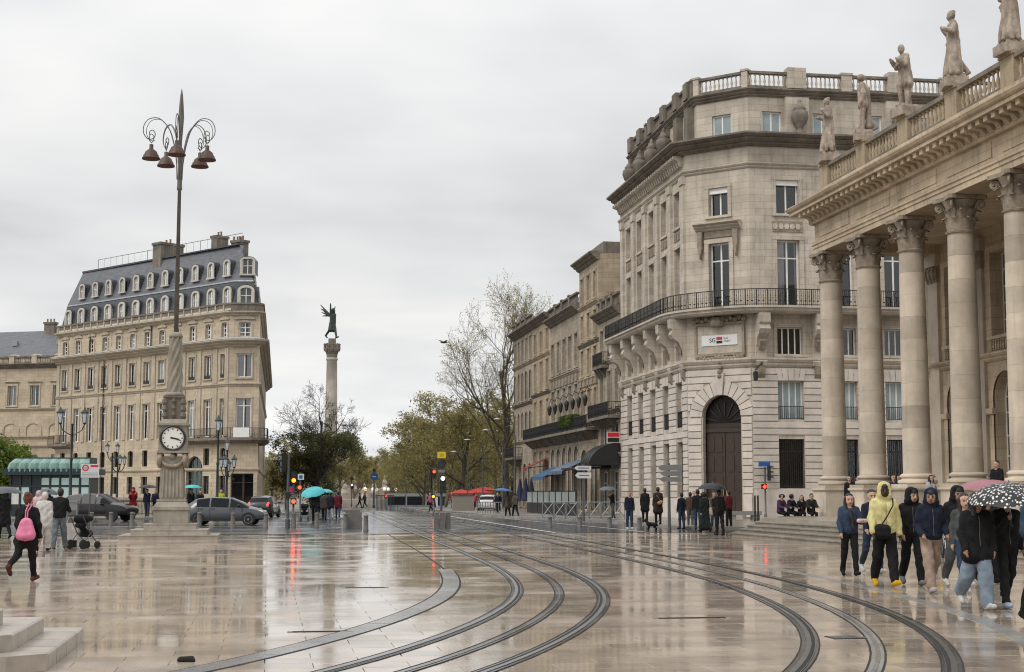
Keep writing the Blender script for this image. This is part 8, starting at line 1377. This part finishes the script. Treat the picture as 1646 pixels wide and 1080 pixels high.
# couple by the parasols and far walkers
_, hn, Mx = person('person in olive coat under a blue umbrella by the parasols', G(816, 832), 30, (0.06, 0.055, 0.045), BK, BK, SKL, HD, 'short', None, H=1.72, bulk=0.05, coat=0.5, legs=((8, 3), (-8, 8)), arms=((30, 4, 112), (4, 8, 20))); umbrella('blue umbrella beside the closed parasols', hn[0], 0.68, UMB, 0.55, (0.1, 0), 0.2)
person('person in grey-brown jacket walking beside the blue umbrella', G(828, 832), 10, (0.10, 0.085, 0.075), BK, BK, SKL, HD, 'short', None, H=1.70, bulk=0.05, **WALK)
for px, py, tp, w in ((692, 824, (0.30, 0.09, 0.14), 'person in pink coat beside the red signal'), (762, 821, (0.42, 0.05, 0.12), 'person in bright pink before the red parasols'), (727, 818, (0.30, 0.05, 0.03), 'person in red near the market'), (578, 817, (0.10, 0.05, 0.05), 'far walker in brown right of the stone cube'), (586, 816, GR, 'far walker in grey right of the brown one'), (800, 826, NV, 'person in navy beside the white car')): x, y, _ = G(px, py); person(w, (x, y), R.uniform(-180, 180), tp, BK, BK, SKL, HD, 'short', 'far walkers', H=1.7, bulk=0.05, **WALK)
# pushchair and loaded trolley
def pushchair(label, xy, rz, hoodm, bagm=None):
    t = thing('pushchair', label, 'pushchair', (xy[0], xy[1], 0), rad(rz))
    for x, y, r in ((-0.25, -0.3, 0.14), (0.25, -0.3, 0.14), (-0.2, 0.38, 0.11), (0.2, 0.38, 0.11)): mb = MB(); mb.lathe([(r * 0.5, -0.03), (r, -0.03), (r, 0.03), (r * 0.5, 0.03)], 14); mb.v = [(c + x, b_ + y, a + r) for a, b_, c in mb.v]; mk('wheel', mb, TYRE, t, local=True)
    for s in (-1, 1): mb = MB(); mb.tube([(0.22 * s, 0.38, 0.15), (0.25 * s, 0.0, 0.45), (0.25 * s, -0.35, 1.0)], 0.016, 5); mb.tube([(0.25 * s, -0.3, 0.15), (0.25 * s, 0.05, 0.5)], 0.016, 5); mk('frame', mb, GREYM, t, local=True)
    mb = MB(); mb.tube([(-0.25, -0.35, 1.0), (0.25, -0.35, 1.0)], 0.02, 6); mk('handle', mb, BLKP, t, local=True)
    mk('seat', skin_mesh('seat', [(V3(-0.12, 0.1, 0.45), V3(0.12, 0.1, 0.45), 0.11, 0.11, 0), (V3(-0.12, -0.15, 0.7), V3(0.12, -0.15, 0.7), 0.08, 0.08, 0), (V3(0, 0.1, 0.45), V3(0, -0.15, 0.7), 0.1, 0.08, 0)], [hoodm], 0.03, 0.04), parent=t, local=True); mk('hood', skin_mesh('hood', [(V3(-0.15, -0.1, 0.88), V3(0.15, -0.1, 0.88), 0.13, 0.13, 0), (V3(-0.15, 0.08, 0.9), V3(0.15, 0.08, 0.9), 0.09, 0.09, 0)], [hoodm], 0.03, 0.05), parent=t, local=True)
    return t
x, y, _ = G(134, 882); pushchair('black pushchair loaded with things beside the man in grey jeans', (x, y), -35, cloth(BK))
x, y, _ = G(112, 880); t = thing('shopping_bag', 'large pale paper bag hanging at the pushchair', 'bag', (x, y + 0.15, 0)); mb = MB(); mb.frustum([(-0.2, -0.1), (0.2, -0.1), (0.2, 0.1), (-0.2, 0.1)], [(-0.22, -0.12), (0.22, -0.12), (0.22, 0.12), (-0.22, 0.12)], 0.22, 0.74); mk('bag_body', mb, cloth((0.42, 0.40, 0.38)), t, local=True); mb = MB(); mb.tube([(-0.12, 0, 0.73), (-0.08, 0, 0.9), (0.08, 0, 0.9), (0.12, 0, 0.73)], 0.012, 5); mk('bag_handle', mb, cloth((0.42, 0.40, 0.38)), t, local=True)
mb = MB(); mb.box(-0.18, 0.18, -0.08, 0.08, 0.0, 0.219); mk('bag_foot', mb, cloth(BK), t, local=True)
x, y, _ = G(489, 837); pushchair('pushchair under the big turquoise umbrella', (x, y), -5, cloth((0.02, 0.02, 0.022)))
